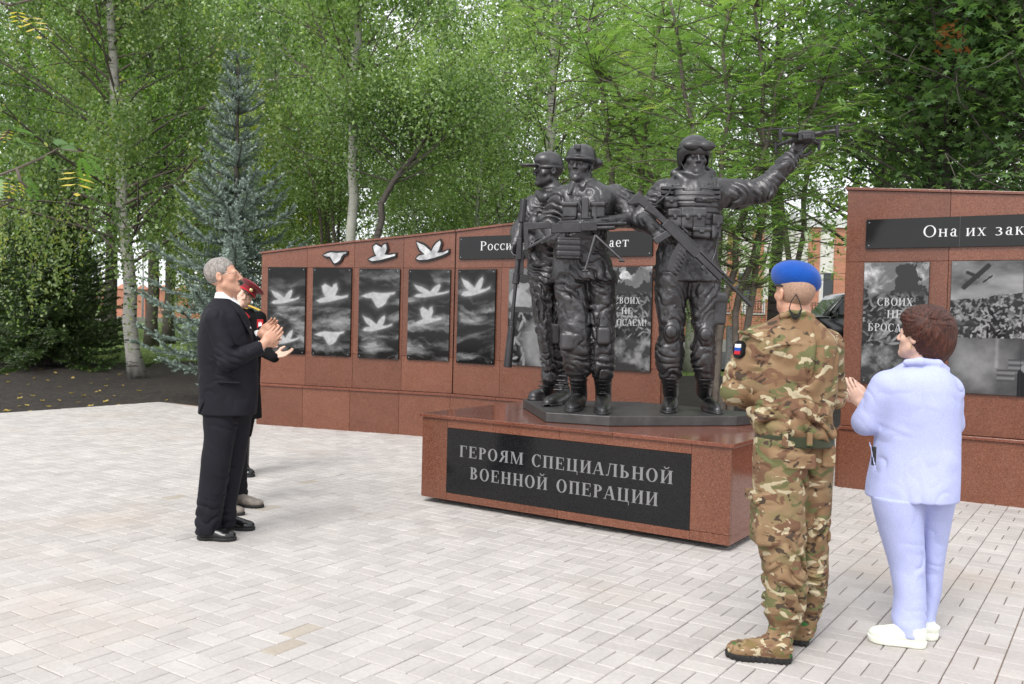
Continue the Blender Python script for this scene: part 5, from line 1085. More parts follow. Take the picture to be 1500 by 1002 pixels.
V = Vol(np.array(hc) - .25, np.array(hc) + .25, .005); V.ell(HT(0, -.012, .05), (.133, .155, .05), 0, HR); V.ell(HT(0, -.012, .05), (.122, .142, .2), 0, HR, True); V.cutplane(HT(0, 0, .075), HR @ np.array((0, -.3, 1.))); V.cutplane(HT(0, 0, .045), HR @ np.array((0, .3, -1.))); V.obj('goggle_strap', M['bronze_dark'], go)
m = MB()
for q in (-1, 1): m.tube([HV_ for HV_ in (Vector(HT(q * .09, .01, -.03)), Vector(HT(q * .062, .03, -.09)), Vector(HT(0, .06, -.125)))], .006, 6)
m.build('chin_strap', M['bronze_dark'], f3, smooth=True)
# vest with pouches
vr = [(z, x, y, w + .022, d + .028) for (z, x, y, w, d) in rows_px(Y0, [(270, 984, 1044, 0, .15), (280, 974, 1051, 0, .19), (300, 972, 1053, 0, .21), (330, 971, 1051, 0, .205), (352, 971, 1049, 0, .195)])]
lo, hi = lbounds(vr, [], .08); V = Vol(lo, hi, .0055); V.loft(vr, 0, a3, 2.5)
V.cone(A_(1016, 248, -.3), A_(1014, 276, -.3), .13, .05, .01, True); V.cone(A_(1016, 240, -.1), A_(1014, 270, -.1), .17, .13, .01, True)
V.ell(A_(962, 292, 0), (.10, .2, .17), .01, None, True); V.ell(A_(1062, 292, 0), (.10, .2, .17), .01, None, True)
V.disp(lambda p: .006 * (np.abs(((p[:, 2] * 22) % 1) - .5) < .13) + .004 * (vn(p * 14) - .5), .015)
vest = V.obj('vest', M['bronze'], f3); FRY = -.235
def pouch(par, x, y, w, h, d, dep=FRY, name='pouch', rot=0.):
    c = A_(x, y, dep); V = Vol(np.array(c) - .17, np.array(c) + .17, .0055); R = R3((math.sin(rot), -math.cos(rot), 0))
    V.box(c, (w, d, h), .02, 0, R); V.box(Vector(c) + Vector(R @ np.array((0, .006, h * .55))), (w * 1.06, d * 1.05, h * .42), .012, .003, R); V.box(Vector(c) + Vector(R @ np.array((0, d, h * .1))), (w * .25, .012, h * .2), .006, .003, R); V.disp(lambda p: .008 * (vn(p * 17) - .5), .02); V.obj(name, M['bronze'], par)
for x, y, w, h, d in ((988, 320, .055, .075, .035), (1006, 320, .050, .085, .04), (1023, 320, .052, .085, .04), (983, 297, .05, .045, .03), (1032, 293, .075, .022, .02), (990, 342, .07, .03, .03)): pouch(vest, x, y, w, h, d)
pouch(vest, 1043, 333, .05, .10, .06, -.16, rot=.6); pouch(vest, 1027, 341, .07, .045, .035)
for y in (276, 283, 290):
    for x in (977, 1046):
        m = MB(); c = A_(x, y, -.17); m.box(c, (.045, .035, .012)); m.build('webbing_strap', M['bronze_dark'], vest, .004)
# assault rifle across the body
def rifle(par, a, b, up, name, kind='ak', ms=1.0):
    g = MB(); L = (Vector(b) - Vector(a)).length
    if kind == 'ak':
        s = L / 1.15
        it = [('p', [(0, .03), (0, -.08), (.022, -.085), (.06, -.03), (.30, -.012), (.30, .028)], .019), (.29, .62, -.030, .036, .021), (.31, .58, .036, .05, .015), (.62, .86, -.020, .02, .022), (.62, .84, .025, .045, .02), ('r', .86, .012, 1.15, .012, .010), ('r', .84, .038, .95, .038, .009), ('r', 1.07, .012, 1.15, .012, .0155), ('p', [(.97, .012), (1.0, .012), (.985, .06), (.975, .06)], .006),
              ('p', [(.34, -.03), (.39, -.03), (.36, -.15), (.31, -.14)], .018), ('p', [(.46, -.03), (.54, -.03), (.565, -.12), (.60, -.21), (.535, -.235), (.49, -.14)], .016), ('p', [(.12, .0), (.24, .0), (.22, -.012), (.12, -.035)], .023), (.40, .46, .06, .075, .01), (.70, .73, -.05, -.02, .02)]
        for k in range(6): it.append(('r', .50 + .014 * k, -.06 - .028 * k, .56 + .012 * k, -.055 - .028 * k, .019))
    it2 = []
    for t in it:
        if t[0] == 'r': it2.append(('r',) + tuple(q * s for q in t[1:]))
        elif t[0] == 'p': it2.append(('p', [(x * s, y * s) for x, y in t[1]], t[2] * s))
        else: it2.append(tuple(q * s for q in t))
    beam(g, a, b, up, it2); return g.build(name, M['bronze_dark'], par, .004)
rifle(f3, A_(931, 285, -.34), A_(1099, 450, -.40), (.7, 0, .72), 'rifle')
m = MB(); m.tube([A_(940, 296, -.33), A_(960, 300, -.26), A_(978, 285, -.22), A_(985, 272, -.18)], .010, 6); m.tube([A_(1040, 392, -.36), A_(1048, 370, -.26), A_(1052, 340, -.2)], .010, 6); m.build('rifle_sling', M['bronze_dark'], f3, smooth=True)
# drone on the open hand
dc = A_(1176, 203, -.10); g = MB(); X_, Y_, Z_ = Vector((.996, -.05, .07)), Vector((.05, .99, 0)), Vector((-.07, 0, .99))
g.box(dc, (.065, .12, .036), (X_, Y_, Z_)); g.box(dc + Z_ * .028, (.05, .10, .02), (X_, Y_, Z_)); g.box(dc - Y_ * .12 - Z_ * .01, (.035, .02, .022), (X_, Y_, Z_)); drb = g.build('drone', M['bronze_dark'], f3, .008)
for sx in (-1, 1):
    for sy, L, dz in ((-1, .215, .018), (1, .17, -.02)):
        e = dc + X_ * sx * L + Y_ * sy * .17 + Z_ * dz; g = MB(); g.tube([dc + X_ * sx * .05 + Y_ * sy * .08 + Z_ * .012, e], [.020, .013], 8); g.tube([e - Z_ * .055, e + Z_ * .03], [.011, .019], 8); g.build('drone_arm', M['bronze_dark'], drb)
        g = MB(); d = (X_ * math.cos(.15 + sy * .3) + Y_ * math.sin(.15 + sy * .3)); g.box(e + Z_ * .036, (.12, .011, .003), (d, d.cross(Zv).normalized(), Zv)); g.build('rotor_blade', M['bronze_dark'], drb)

# --- middle soldier with machine gun
Y0 = 7.42; f2 = empty('soldier_figure', tuple(atz(860, 602, SZ))); f2.parent = stt; f2.location = Vector(f2.location) - Vector(stt.location); f2['label'] = 'soldier in open-collared shirt carrying a belt-fed machine gun'
J2 = rows_px(Y0, [(263, 838, 872, 0, .09), (270, 832, 884, 0, .12), (277, 824, 898, 0, .15), (285, 819, 908, 0, .18), (300, 818, 904, 0, .195), (330, 817, 893, 0, .19), (360, 812, 890, 0, .18), (385, 810, 895, 0, .185), (402, 808, 901, 0, .20), (411, 809, 903, 0, .20)])
lr = rows_px(Y0, [(398, 812, 862, 0, .17), (426, 814, 861, -.02, .16), (452, 816, 863, -.04, .14), (487, 821, 864, -.07, .125), (502, 822, 862, -.07, .12), (520, 822, 865, -.04, .12), (538, 826, 866, -.02, .11), (549, 830, 862, -.01, .08)])
ll = rows_px(Y0, [(398, 850, 902, .02, .17), (426, 854, 903, .02, .16), (452, 859, 902, .02, .14), (487, 863, 900, -.0, .125), (510, 864, 899, .0, .12), (530, 863, 901, .0, .12), (544, 867, 900, 0, .10), (553, 871, 896, 0, .08)])
lo, hi = lbounds(J2 + lr + ll, [at(930, 325, Y0), at(795, 350, Y0 - .3), at(855, 205, Y0), atz(830, 606, SZ)], .1); lo[2] = SZ - .02; V = Vol(lo, hi, WR); a2 = az(860)
V.loft(lr, 0, a2, 2.1); V.loft(ll, .02, a2, 2.1); V.loft(J2, .01, a2, 2.25)
V.chain([A_(900, 288, 0), A_(916, 300, .0), A_(922, 318, -.06)], [.10, .10, .085], .04); V.chain([A_(924, 321, -.08), A_(895, 326, -.2), A_(878, 327, -.26)], [.062, .052, .040], .02)
V.chain([A_(824, 290, 0), A_(805, 325, .02), A_(812, 352, -.12)], [.095, .08, .055], .04)
V.folds([(A_(915, 295), A_(922, 318, -.05), .13, (.5, 0, .85), 14, .018, 2.), (A_(812, 300), A_(806, 330), .13, (.3, 0, .95), 12, .018, 2.), (A_(850, 395, -.1), A_(860, 405, -.1), .3, (.35, 0, .95), 9, .018, 2.4), (A_(842, 520), A_(844, 540), .2, (.2, .1, 1), 9, .022, 2.4), (A_(882, 525), A_(882, 545), .2, (-.2, .1, 1), 9, .022, 2.4),
         (A_(838, 430), A_(842, 480), .22, (.75, 0, .65), 7, .018, 2.2), (A_(880, 430), A_(880, 480), .22, (-.75, 0, .65), 7, .018, 2.2), (A_(850, 300, -.15), A_(860, 350, -.15), .2, (.6, 0, .8), 7, .012, 2.4)], 13.); clothy(V, 9.)
for x, y in ((831, 500), (884, 492)): V.box(A_(x, y, -.155), (.058, .035, .075), .03, .014)
for x in (835, 876): V.box(A_(x, 308, -.19), (.055, .02, .06), .012, .01); V.box(A_(x, 299, -.198), (.058, .02, .018), .008, .004)
V.box(A_(857, 305, -.215), (.028, .012, .085), .006, .006); V.cone(A_(841, 268, -.09), A_(833, 284, -.17), .03, .014, .012); V.cone(A_(866, 266, -.07), A_(868, 285, -.16), .035, .016, .012); V.cone(A_(853, 266, -.12), A_(853, 284, -.21), .035, .006, .01, True)
V.cone(A_(853, 250, 0), A_(853, 272, -.02), .072, .09, .02); V.box(A_(888, 415, .04), (.06, .12, .10), .02, .02)
V.box(A_(906, 279, 0), (.07, .05, .010), .008, .006); V.chain([A_(868, 272, -.12), A_(871, 300, -.2), A_(872, 340, -.2)], [.016] * 3, .006)
boots(V, atz(852, 590, SZ), atz(836, 604, SZ), A_(846, 548, 0), .145, .14, .072); boots(V, atz(884, 590, SZ), atz(882, 608, SZ), A_(883, 550, .02), .145, .14, .072)
hc = A_(850, 241, -.03); HR = R3((-.36, -.92, -.06), (.04, -.1, .99)); head(V, hc, HR, 1.23, thin=.98, sk=.78)
hand(V, A_(877, 327, -.27), (-.85, -.35, .1), (-.2, .3, -.9), 1.3, .5, 1); hand(V, A_(809, 352, -.14), (.25, -.55, .25), (.9, .2, -.1), 1.3, .8, 1)
V.obj('body', M['bronze'], f2)
HT = lambda x, y, z: np.array(hc) + HR @ (np.array((x, y, z)) * 1.22)
V = Vol(np.array(hc) - .28, np.array(hc) + .28, .0055); V.ell(HT(0, -.012, .055), (.116, .140, .098), 0, HR); V.ell(HT(0, .008, .030), (.119, .147, .030), .015, HR); V.ell(HT(.0, -.10, .01), (.095, .07, .06), .03, HR); V.ell(HT(-.08, -.09, .02), (.055, .06, .04), .03, HR)
V.ell(HT(0, 0, -.02), (.10, .115, .09), .0, HR, True); V.cutplane(HT(0, 0, -.04), HR @ np.array((0, 0, -1.))); V.disp(lambda p: .008 * (np.abs(2 * vn(p * 14) - 1) - .4), .02); V.box(HT(-.01, .118, .10), (.026, .018, .02), .006, .012, HR); V.obj('helmet', M['bronze'], f2)
m = MB(); m.tube([Vector(HT(q, y, z)) for q, y, z in ((-.088, .0, .02), (-.07, .03, -.07), (-.03, .07, -.105))], .006, 6); m.build('chin_strap', M['bronze_dark'], f2, smooth=True)
mg = MB(); a, b = A_(767, 337, -.36), A_(918, 333, -.34)
L = (b - a).length; u_ = lambda px: (px - 767) / 151 * L
beam(mg, a, b, (0, 0, 1), [('p', [(0, .055), (0, -.15), (.02, -.16), (.035, -.13), (.035, .0), (.24, .01), (.24, .05)], .02), ('p', [(.02, -.15), (.035, -.125), (.13, -.075), (.24, -.02), (.24, -.045), (.13, -.10)], .017), (.21, .44, -.03, .04, .03), (.27, .42, .04, .06, .025), (.44, .56, -.02, .045, .03), ('r', .55, .03, L, .03, .0125), ('r', .55, .0, .70, .0, .018), ('r', .72, .03, .76, .03, .02), ('p', [(.74, .03), (.77, .03), (.765, .085), (.755, .085)], .006), ('p', [(.27, -.04), (.32, -.04), (.29, -.15), (.25, -.14)], .018),
      ('r', .45, .08, .52, .08, .009), (.30, .40, .075, .085, .014), ('r', .6, .065, .66, .065, .01)])
cut = mg.build('machine_gun', M['bronze_dark'], f2, .004)
V = Vol(np.array(A_(832, 364, -.36)) - .2, np.array(A_(832, 364, -.36)) + .2, .006); V.box(A_(832, 364, -.36), (.098, .055, .085), .02, 0, R3((.1, -1, 0))); V.disp(lambda p: .004 * (np.sin(p[:, 2] * 150) > .6), .015); V.obj('ammunition_box', M['bronze_dark'], cut)
for e in ((857, 396), (911, 381)):
    g = MB(); g.tube([A_(872, 345, -.35), A_(e[0], e[1], -.42)], [.012, .010], 8); g.tube([A_(e[0] - 4, e[1] + 1, -.42), A_(e[0] + 4, e[1] + 1, -.42)], .011, 6); g.build('bipod_leg', M['bronze_dark'], cut)

# --- left soldier in cap with long rifle
Y0 = 8.02; f1 = empty('soldier_figure', tuple(atz(800, 590, SZ))); f1.parent = stt; f1.location = Vector(f1.location) - Vector(stt.location); f1['label'] = 'soldier in peaked cap looking left with a long rifle held muzzle down'
J1 = rows_px(Y0, [(279, 793, 822, 0, .09), (286, 784, 833, 0, .12), (294, 776, 842, 0, .16), (303, 771, 848, 0, .18), (325, 768, 848, 0, .20), (355, 772, 845, 0, .19), (390, 773, 842, 0, .185), (408, 774, 842, 0, .20), (416, 776, 842, 0, .20)])
lr = rows_px(Y0, [(405, 777, 812, -.03, .16), (440, 778, 809, -.04, .14), (475, 785, 809, -.05, .12), (490, 787, 811, -.05, .115), (515, 791, 812, -.04, .105), (540, 796, 814, -.02, .09), (558, 797, 814, 0, .08)])
ll = rows_px(Y0, [(405, 800, 842, .05, .16), (440, 801, 836, .06, .14), (480, 799, 828, .04, .12), (500, 799, 827, .03, .115), (520, 801, 828, .05, .11), (545, 806, 831, .07, .095), (560, 809, 830, .08, .08)])
lo, hi = lbounds(J1 + lr + ll, [at(745, 372, Y0 - .2), at(772, 235, Y0), at(805, 215, Y0), atz(770, 590, SZ), atz(815, 580, SZ)], .1); lo[2] = SZ - .02; V = Vol(lo, hi, WR); a1 = az(805)
V.loft(lr, 0, a1, 2.1); V.loft(ll, .02, a1, 2.1); V.loft(J1, .01, a1, 2.2)
V.chain([A_(783, 302, -.03), A_(762, 340, -.06), A_(756, 356, -.14)], [.10, .075, .05], .04); V.chain([A_(838, 305, 0), A_(835, 345, -.05), A_(805, 355, -.2)], [.09, .07, .05], .03)
V.folds([(A_(780, 310), A_(765, 340), .14, (.5, 0, .85), 13, .020, 2.), (A_(800, 400, -.1), A_(820, 408), .25, (.3, 0, .95), 9, .018, 2.4), (A_(803, 530), A_(805, 550), .18, (.1, 0, 1), 10, .018, 2.4), (A_(818, 530), A_(818, 552), .18, (.1, 0, 1), 10, .018, 2.4), (A_(790, 430), A_(795, 470), .2, (.8, 0, .5), 8, .016, 2.2), (A_(818, 430), A_(812, 480), .2, (-.8, 0, .5), 8, .016, 2.2), (A_(790, 300, -.15), A_(800, 370, -.15), .2, (.5, 0, .8), 12, .018, 2.4)], 17.); clothy(V, 15., .008)
V.box(A_(811, 489, -.10), (.06, .04, .09), .02, .014); V.chain([A_(790, 284, -.1), A_(800, 290, -.16), A_(815, 286, -.12)], [.04, .045, .04], .03)
V.chain([A_(812, 283, 0), A_(806, 270, 0)], [.10, .075], .03); V.ell(A_(800, 345, -.17), (.10, .06, .14), .03); V.ell(A_(783, 330, -.16), (.06, .05, .09), .02); V.ell(A_(778, 355, -.14), (.05, .05, .08), .02)
boots(V, atz(809, 583.5, SZ), atz(777, 586.5, SZ), A_(806, 553, 0), .14); boots(V, atz(832, 588, SZ), atz(800, 596, SZ), A_(820, 556, .05), .14)
hc = A_(804, 250, -.02); HR = R3((-.95, -.30, -.02), (.02, -.1, .99)); head(V, hc, HR, 1.2, sk=.75)
hand(V, A_(755, 356, -.15), (-.1, -.3, -.95), (.75, -.5, -.1), 1.3, .75, -1); hand(V, A_(803, 355, -.22), (-.8, -.4, .1), (.1, -.2, -1), 1.3, .5, 1)
V.obj('body', M['bronze'], f1)
HT = lambda x, y, z: np.array(hc) + HR @ (np.array((x, y, z)) * 1.2)
V = Vol(np.array(hc) - .3, np.array(hc) + .3, .0055); V.ell(HT(0, -.006, .050), (.100, .120, .105), 0, HR); V.ell(HT(0, .05, .075), (.085, .075, .06), .03, HR); V.ell(HT(0, .0, .022), (.102, .122, .03), .01, HR); V.ell(HT(0, .150, .030), (.084, .085, .015), .012, HR); V.cutplane(HT(0, 0, .004), HR @ np.array((0, -.12, -1.)))
V.disp(lambda p: .003 * (vn(p * 18) - .5), .02); V.obj('cap', M['bronze'], f1)
g = MB(); T_, B_ = A_(767.5, 292, -.28), A_(743.5, 538, -.32); Lr = (B_ - T_).length; s_ = Lr / 246.0
q_ = lambda y: T_ + (B_ - T_) * ((y - 292) / 246.0)
g.tube([q_(292), q_(326)], .030, 12); g.tube([q_(326), q_(352)], .018, 10); g.tube([q_(352), q_(372)], .024, 10); g.tube([q_(372), q_(400)], .022, 10); g.tube([q_(400), q_(416)], .030, 12); g.tube([q_(416), q_(470)], .016, 10); g.tube([q_(470), q_(478)], .024, 10); g.tube([q_(478), q_(538)], [.030, .036], 14); g.box(q_(365), (.02, .05, .09)); g.box(q_(385) + Vector((.03, .02, 0)), (.02, .02, .1))
g.build('long_rifle', M['bronze_dark'], f1, .004)
# ---------------------------------------------------------------- vegetation
def rvec(n):
    v = RNG.normal(size=(n, 3)); return v / np.linalg.norm(v, axis=1)[:, None]
def leaf_mesh(name, P, L, mat, parent, wr=.62, down=.0, flat_=.0, rnd=None, lv=.35):
    """one folded quad per leaf; L length array; down pulls the tip down, flat_ turns blades level"""
    n = len(P); L = L * (1 + lv * (RNG.random(n) - .5)); d = rvec(n); d[:, 2] = d[:, 2] * (1 - flat_) - down; d /= np.linalg.norm(d, axis=1)[:, None]
    q = rvec(n); q[:, 2] *= (1 - .8 * flat_); s = np.cross(d, q); s[:, 2] *= (1 - .8 * flat_); s /= np.linalg.norm(s, axis=1)[:, None] + 1e-9; nn = np.cross(s, d)
    d = d * L[:, None]; s = s * (L * wr * .5)[:, None]; nn = nn * (L * .08)[:, None]
    V = np.stack([P, P + d * .45 + s + nn, P + d, P + d * .45 - s + nn], 1).reshape(-1, 3)
    return mesh_np(name, V, np.arange(4 * n).reshape(n, 4), M[mat], parent, True, attr=rnd if rnd is not None else RNG.random(n))
def path(pts, n=12, wob=.0):
    P = np.array([tuple(p) for p in pts]); t = np.linspace(0, 1, len(P)); u = np.linspace(0, 1, n)
    Q = np.stack([np.interp(u, t, P[:, i]) for i in range(3)], 1)
    K = Q.copy(); K[1:-1] = (Q[:-2] + 2 * Q[1:-1] + Q[2:]) / 4
    return K + np.concatenate([[[0, 0, 0]], RNG.normal(size=(n - 1, 3)) * wob])
def branch_pts(p, d, L, up, n=5, wob=.06):
    out = [np.array(p)]; d = np.array(d, float)
    for k in range(n):
        d = d / np.linalg.norm(d) + np.array((0, 0, up)) / n + RNG.normal(size=3) * wob; d /= np.linalg.norm(d); out.append(out[-1] + d * L / n)
    return np.array(out)
def broad_tree(name, label, trunk_pts, r0, r1, barkm, leafm, nbr, Lb, z0, nleaf, leafL, sig=(.3, .3, .22), hang=0., elev=.6, up=.1, group=None, cat='tree', sub=3, wob=.03, prof=None, flat_=0., down=.3, tone=(.0, 1.), trim=None, maketop=True, cpb=5):
    T = path(trunk_pts, 14, wob); root = empty(name, (T[0][0], T[0][1], terr(T[0][0], T[0][1]))); tag(root, label, cat, group)
    m = MB(); m.tube([Vector(p) for p in T], [r0 * 1.35] + [r0 + (r1 - r0) * k / 13 for k in range(1, 14)], 12); m.build('trunk', M[barkm], root, smooth=True)
    zt = T[:, 2]; m = MB(); C = []; H = T[-1][2]
    for i in range(nbr):
        t = (i + RNG.random()) / nbr; z = z0 + (H - z0) * t; b = np.array([np.interp(z, zt, T[:, k]) for k in range(3)])
        L = Lb * (prof(t) if prof else (1 - .55 * t) * (.75 + .5 * RNG.random())); a = i * 2.4 + RNG.random() * .8; e = elev + RNG.normal() * .15
        d = (math.cos(a) * math.cos(e), math.sin(a) * math.cos(e), math.sin(e)); B = branch_pts(b, d, L, up); rb = max(.011, (r0 + (r1 - r0) * t) * .24)
        m.tube([Vector(p) for p in B], [rb * (1 - .15 * k) for k in range(6)], 5, False)
        Ls = [B]
        for s in range(sub):
            k = 1 + int(RNG.random() * 4); dd = B[k] - B[k - 1]; dd = dd / np.linalg.norm(dd) + RNG.normal(size=3) * .65; S_ = branch_pts(B[k], dd, L * (.35 + .25 * RNG.random()), up * .5, 4); m.tube([Vector(p) for p in S_], [rb * .45, rb * .38, rb * .3, rb * .22, rb * .15], 4, False); Ls.append(S_)
        for S_ in Ls:
            for c in range(cpb):
                u = .3 + .7 * RNG.random(); k = u * (len(S_) - 1); j = min(int(k), len(S_) - 2); C.append(S_[j] + (S_[j + 1] - S_[j]) * (k - j))
    m.build('branches', M['rowan_bark' if barkm in ('birch_bark', 'aspen_bark') else barkm], root, smooth=True)
    C = np.array(C); n = len(C); per = max(4, int(nleaf / n)); keep = vn(C * .75 + 11.3) + .25 * RNG.random(n); C = C[keep > np.quantile(keep, .26)]; n = len(C); per = max(4, int(nleaf / n)); 
    tn = tone[0] + (tone[1] - tone[0]) * (1.5 * vn(C * 1.1 + 3) - .25); wgt = .4 + 1.2 * RNG.random(n)
    I = np.repeat(np.arange(n), (per * wgt).astype(int)); N = len(I)
    if hang > 0:
        ns = 4; sid = RNG.integers(0, ns, N); off = (RNG.normal(size=(n, ns, 3)) * np.array(sig))[I, sid]; h = RNG.random(N) * hang * (.5 + RNG.random((n, ns))[I, sid])
        P = C[I] + off; P[:, 2] -= h; P[:, :2] += RNG.normal(size=(N, 2)) * .035; P += off * (h[:, None] * .15)
    else: P = C[I] + RNG.normal(size=(N, 3)) * np.array(sig)
    if trim is not None: k = trim(P); P = P[k]; I = I[k]; N = len(I)
    leaf_mesh('crown', P, np.full(N, leafL), leafm, root, down=down, flat_=flat_, rnd=np.clip(tn[I] + RNG.normal(size=N) * .16, 0, 1))
    return root
T_ = lambda pts, Y: [at(x, y, Y) for x, y in pts]
def base(px, Y, dz=0):
    p = at(px, 470, Y); return Vector((p.x, Y, terr(p.x, Y) + dz))
# birches and aspens of the front row
broad_tree('birch_tree', 'large weeping birch with white trunk, left of the blue spruce', [atz(202, 556)] + T_([(192, 480), (186, 400), (178, 280), (168, 120), (160, 0), (152, -200), (150, -330)], 20), .165, .05, 'birch_bark', 'birch_leaf', 80, 4.3, 2.4, 95000, .08, (.22, .24, .14), 1.3, .55, -.25, tone=(.1, .95), sub=3, down=.7)
broad_tree('aspen_tree', 'pale-trunked aspen rising behind the left end of the granite wall', [base(515, 16)] + T_([(516, 350), (515, 240), (517, 120), (518, 60), (520, -120)], 16), .095, .06, 'aspen_bark', 'aspen_leaf', 34, 2.6, 4.9, 30000, .072, (.24, .24, .2), .5, .5, .1, tone=(.15, 1.), down=.45)
broad_tree('aspen_tree', 'slim pale aspen whose bare trunk shows above the capped bronze soldier', [base(806, 21)] + T_([(807, 240), (808, 130), (812, 40), (815, -60), (818, -160)], 21), .12, .06, 'birch_bark', 'aspen_leaf', 50, 3.4, 3.6, 36000, .072, (.26, .26, .2), .7, .5, .05, tone=(.2, 1.), down=.5)
broad_tree('bird_cherry_tree', 'tree with dark trunk curving to the right above the crane reliefs', [base(546, 15.5)] + T_([(549, 345), (560, 300), (590, 250), (625, 205), (668, 150)], 15.5), .07, .03, 'dark_bark', 'aspen_leaf', 26, 2.0, 3.7, 20000, .06, (.26, .26, .2), 0, .4, .15, tone=(.1, .8))
rt = empty('multi_stem_tree', tuple(base(492, 20.5))); tag(rt, 'many-stemmed leafy shrub tree with thin grey stems just right of the blue spruce', 'tree')
m = MB(); C = []
for (x0, x1, y1, x2, y2) in ((486, 470, 200, 440, 60), (488, 488, 180, 480, 10), (492, 505, 160, 520, 0), (484, 452, 240, 405, 110), (496, 530, 230, 570, 100), (490, 478, 120, 455, -60)):
    T = path([base(x0, 20.5)] + T_([((x0 + x1) / 2, 300), (x1, y1), (x2, y2)], 20.5 + RNG.normal() * .5), 10, .03); m.tube([Vector(p) for p in T], [.042 * (1 - .07 * k) for k in range(10)], 6); m.v and None
    for k in range(3, 10):
        for q in range(3):
            B = branch_pts(T[k], rvec(1)[0] * (1, 1, .4) + (0, 0, .5), .9, .1, 4); m.tube([Vector(p) for p in B], [.010, .009, .008, .006, .004], 4, False); C += [B[2], B[3], B[4]]
m.build('stems', M['rowan_bark'], rt, smooth=True); C = np.array(C); I = np.repeat(np.arange(len(C)), 62); P = C[I] + RNG.normal(size=(len(I), 3)) * (.24, .24, .2)
leaf_mesh('crown', P, np.full(len(P), .062), 'birch_leaf', rt, down=.4, rnd=np.clip(.25 + .6 * vn(C * 1.2)[I] + RNG.normal(size=len(I)) * .15, 0, 1))

# blue spruce
def spruce(name, label, b, H, R, leafm, nw, tl, seed, need=26, gaps=.0, low=.25, group=None, cat='tree', droop=.1, nl=.026, nw_=.0045, tw=12):
    rg = np.random.default_rng(seed); root = empty(name, tuple(b)); tag(root, label, cat, group); b = np.array(b)
    m = MB(); m.tube([Vector(b + (0, 0, H * k / 8)) for k in range(9)], [max(.012, (.018 * H) * (1 - k / 8.3)) for k in range(9)], 8); m.build('trunk', M['dark_bark'], root, smooth=True)
    br = MB(); S, E = [], []; 
    for i in range(nw):
        t = (i + .5) / nw; z = low + (H - low - .15) * t; L = R * (1 - t) ** .9 * (.70 + .55 * rg.random()) + .10; nb = int(4 + 4 * (1 - t))
        for k in range(nb):
            a = rg.random() * .5 + 2 * math.pi * k / nb + i * 1.1; l = L * (.75 + .4 * rg.random())
            if rg.random() < gaps: continue
            e = -.10 + .75 * t; p = b + (0, 0, z); d = np.array((math.cos(a) * math.cos(e), math.sin(a) * math.cos(e), math.sin(e))); pts = [p]
            for j in range(6): d = d + np.array((0, 0, -droop + .065 * j)); d /= np.linalg.norm(d); pts.append(pts[-1] + d * l / 6)
            pts = np.array(pts); br.tube([Vector(q) for q in pts], [.018 * (1 - t) + .006] * 3 + [.008] * 4, 4, False); side = np.cross(d, (0, 0, 1.)); side /= np.linalg.norm(side)
            nt_ = max(4, int(l * tw * 1.6))
            for j in range(nt_):
                u = .04 + .96 * (j + rg.random()) / nt_; q = u * 6; jj = min(5, int(q)); c = pts[jj] + (pts[jj + 1] - pts[jj]) * (q - jj); sgn = 1 if j % 2 else -1
                f = pts[jj + 1] - pts[jj]; f = f / np.linalg.norm(f); dl = f * (.75 + .3 * rg.random()) + side * sgn * (.75 + .3 * rg.random()) * (1 if u < .93 else .2) + np.array((0, 0, rg.normal() * .22 + .05)); dl /= np.linalg.norm(dl)
                ln = tl * (.7 + .6 * rg.random()) * (.8 + .7 * (1 - u)); S.append(c); E.append(c + dl * ln)
                if u < .45: S.append(c); E.append(c + np.array((dl[0] * .5, dl[1] * .5, .8)) * ln * .8)
            S.append(pts[-2]); E.append(pts[-1] + d * tl * .4)
    br.build('branches', M['dark_bark'], root)
    S, E = np.array(S), np.array(E); n = len(S); u = rg.random((n, need)); ax = E - S; ln = np.linalg.norm(ax, axis=1)[:, None]; ax = ax / ln
    r = rg.normal(size=(n, need, 3)); r -= (r * ax[:, None]).sum(2)[..., None] * ax[:, None]; r /= np.linalg.norm(r, axis=2)[..., None]
    dirs = r * .9 + ax[:, None] * .75; dirs[..., 2] += .18; dirs /= np.linalg.norm(dirs, axis=2)[..., None]; p0 = S[:, None] + (E - S)[:, None] * u[..., None]; w = np.cross(dirs, ax[:, None]); w /= np.linalg.norm(w, axis=2)[..., None] + 1e-9
    ll_ = nl * (.8 + .4 * rg.random((n, need, 1))); V = np.stack([p0 - w * nw_, p0 + w * nw_, p0 + dirs * ll_ + w * nw_ * .4], 2).reshape(-1, 3)
    tn = np.clip(.25 + .5 * u.ravel() + rg.normal(size=n * need) * .12, 0, 1); mesh_np('crown', V, np.arange(len(V)).reshape(-1, 3), M[leafm], root, False, attr=tn); return root
spruce('blue_spruce', 'silver-blue spruce standing between the birch and the left end of the wall', base(343, 16.4), 6.25, 1.62, 'blue_needle', 25, .20, 5, need=46, gaps=.12, low=.28, nl=.04, nw_=.008, tw=19, droop=.075)
spruce('dark_fir', 'broad dark green fir low at the left edge under the birch', base(70, 22.5), 5.8, 2.0, 'fir_needle', 34, .26, 9, need=30, nl=.06, nw_=.012, tw=14, droop=.12)
spruce('young_fir', 'thin young fir on the lawn just right of the broad dark fir', base(128, 26), 3.0, .9, 'fir_needle', 18, .22, 11, need=26, nl=.06, nw_=.011, tw=11)
spruce('dark_fir', 'dark fir cut by the left edge of the picture', base(-25, 24), 4.2, 1.9, 'fir_needle', 26, .26, 14, need=26, nl=.06, nw_=.012, tw=12, droop=.12)

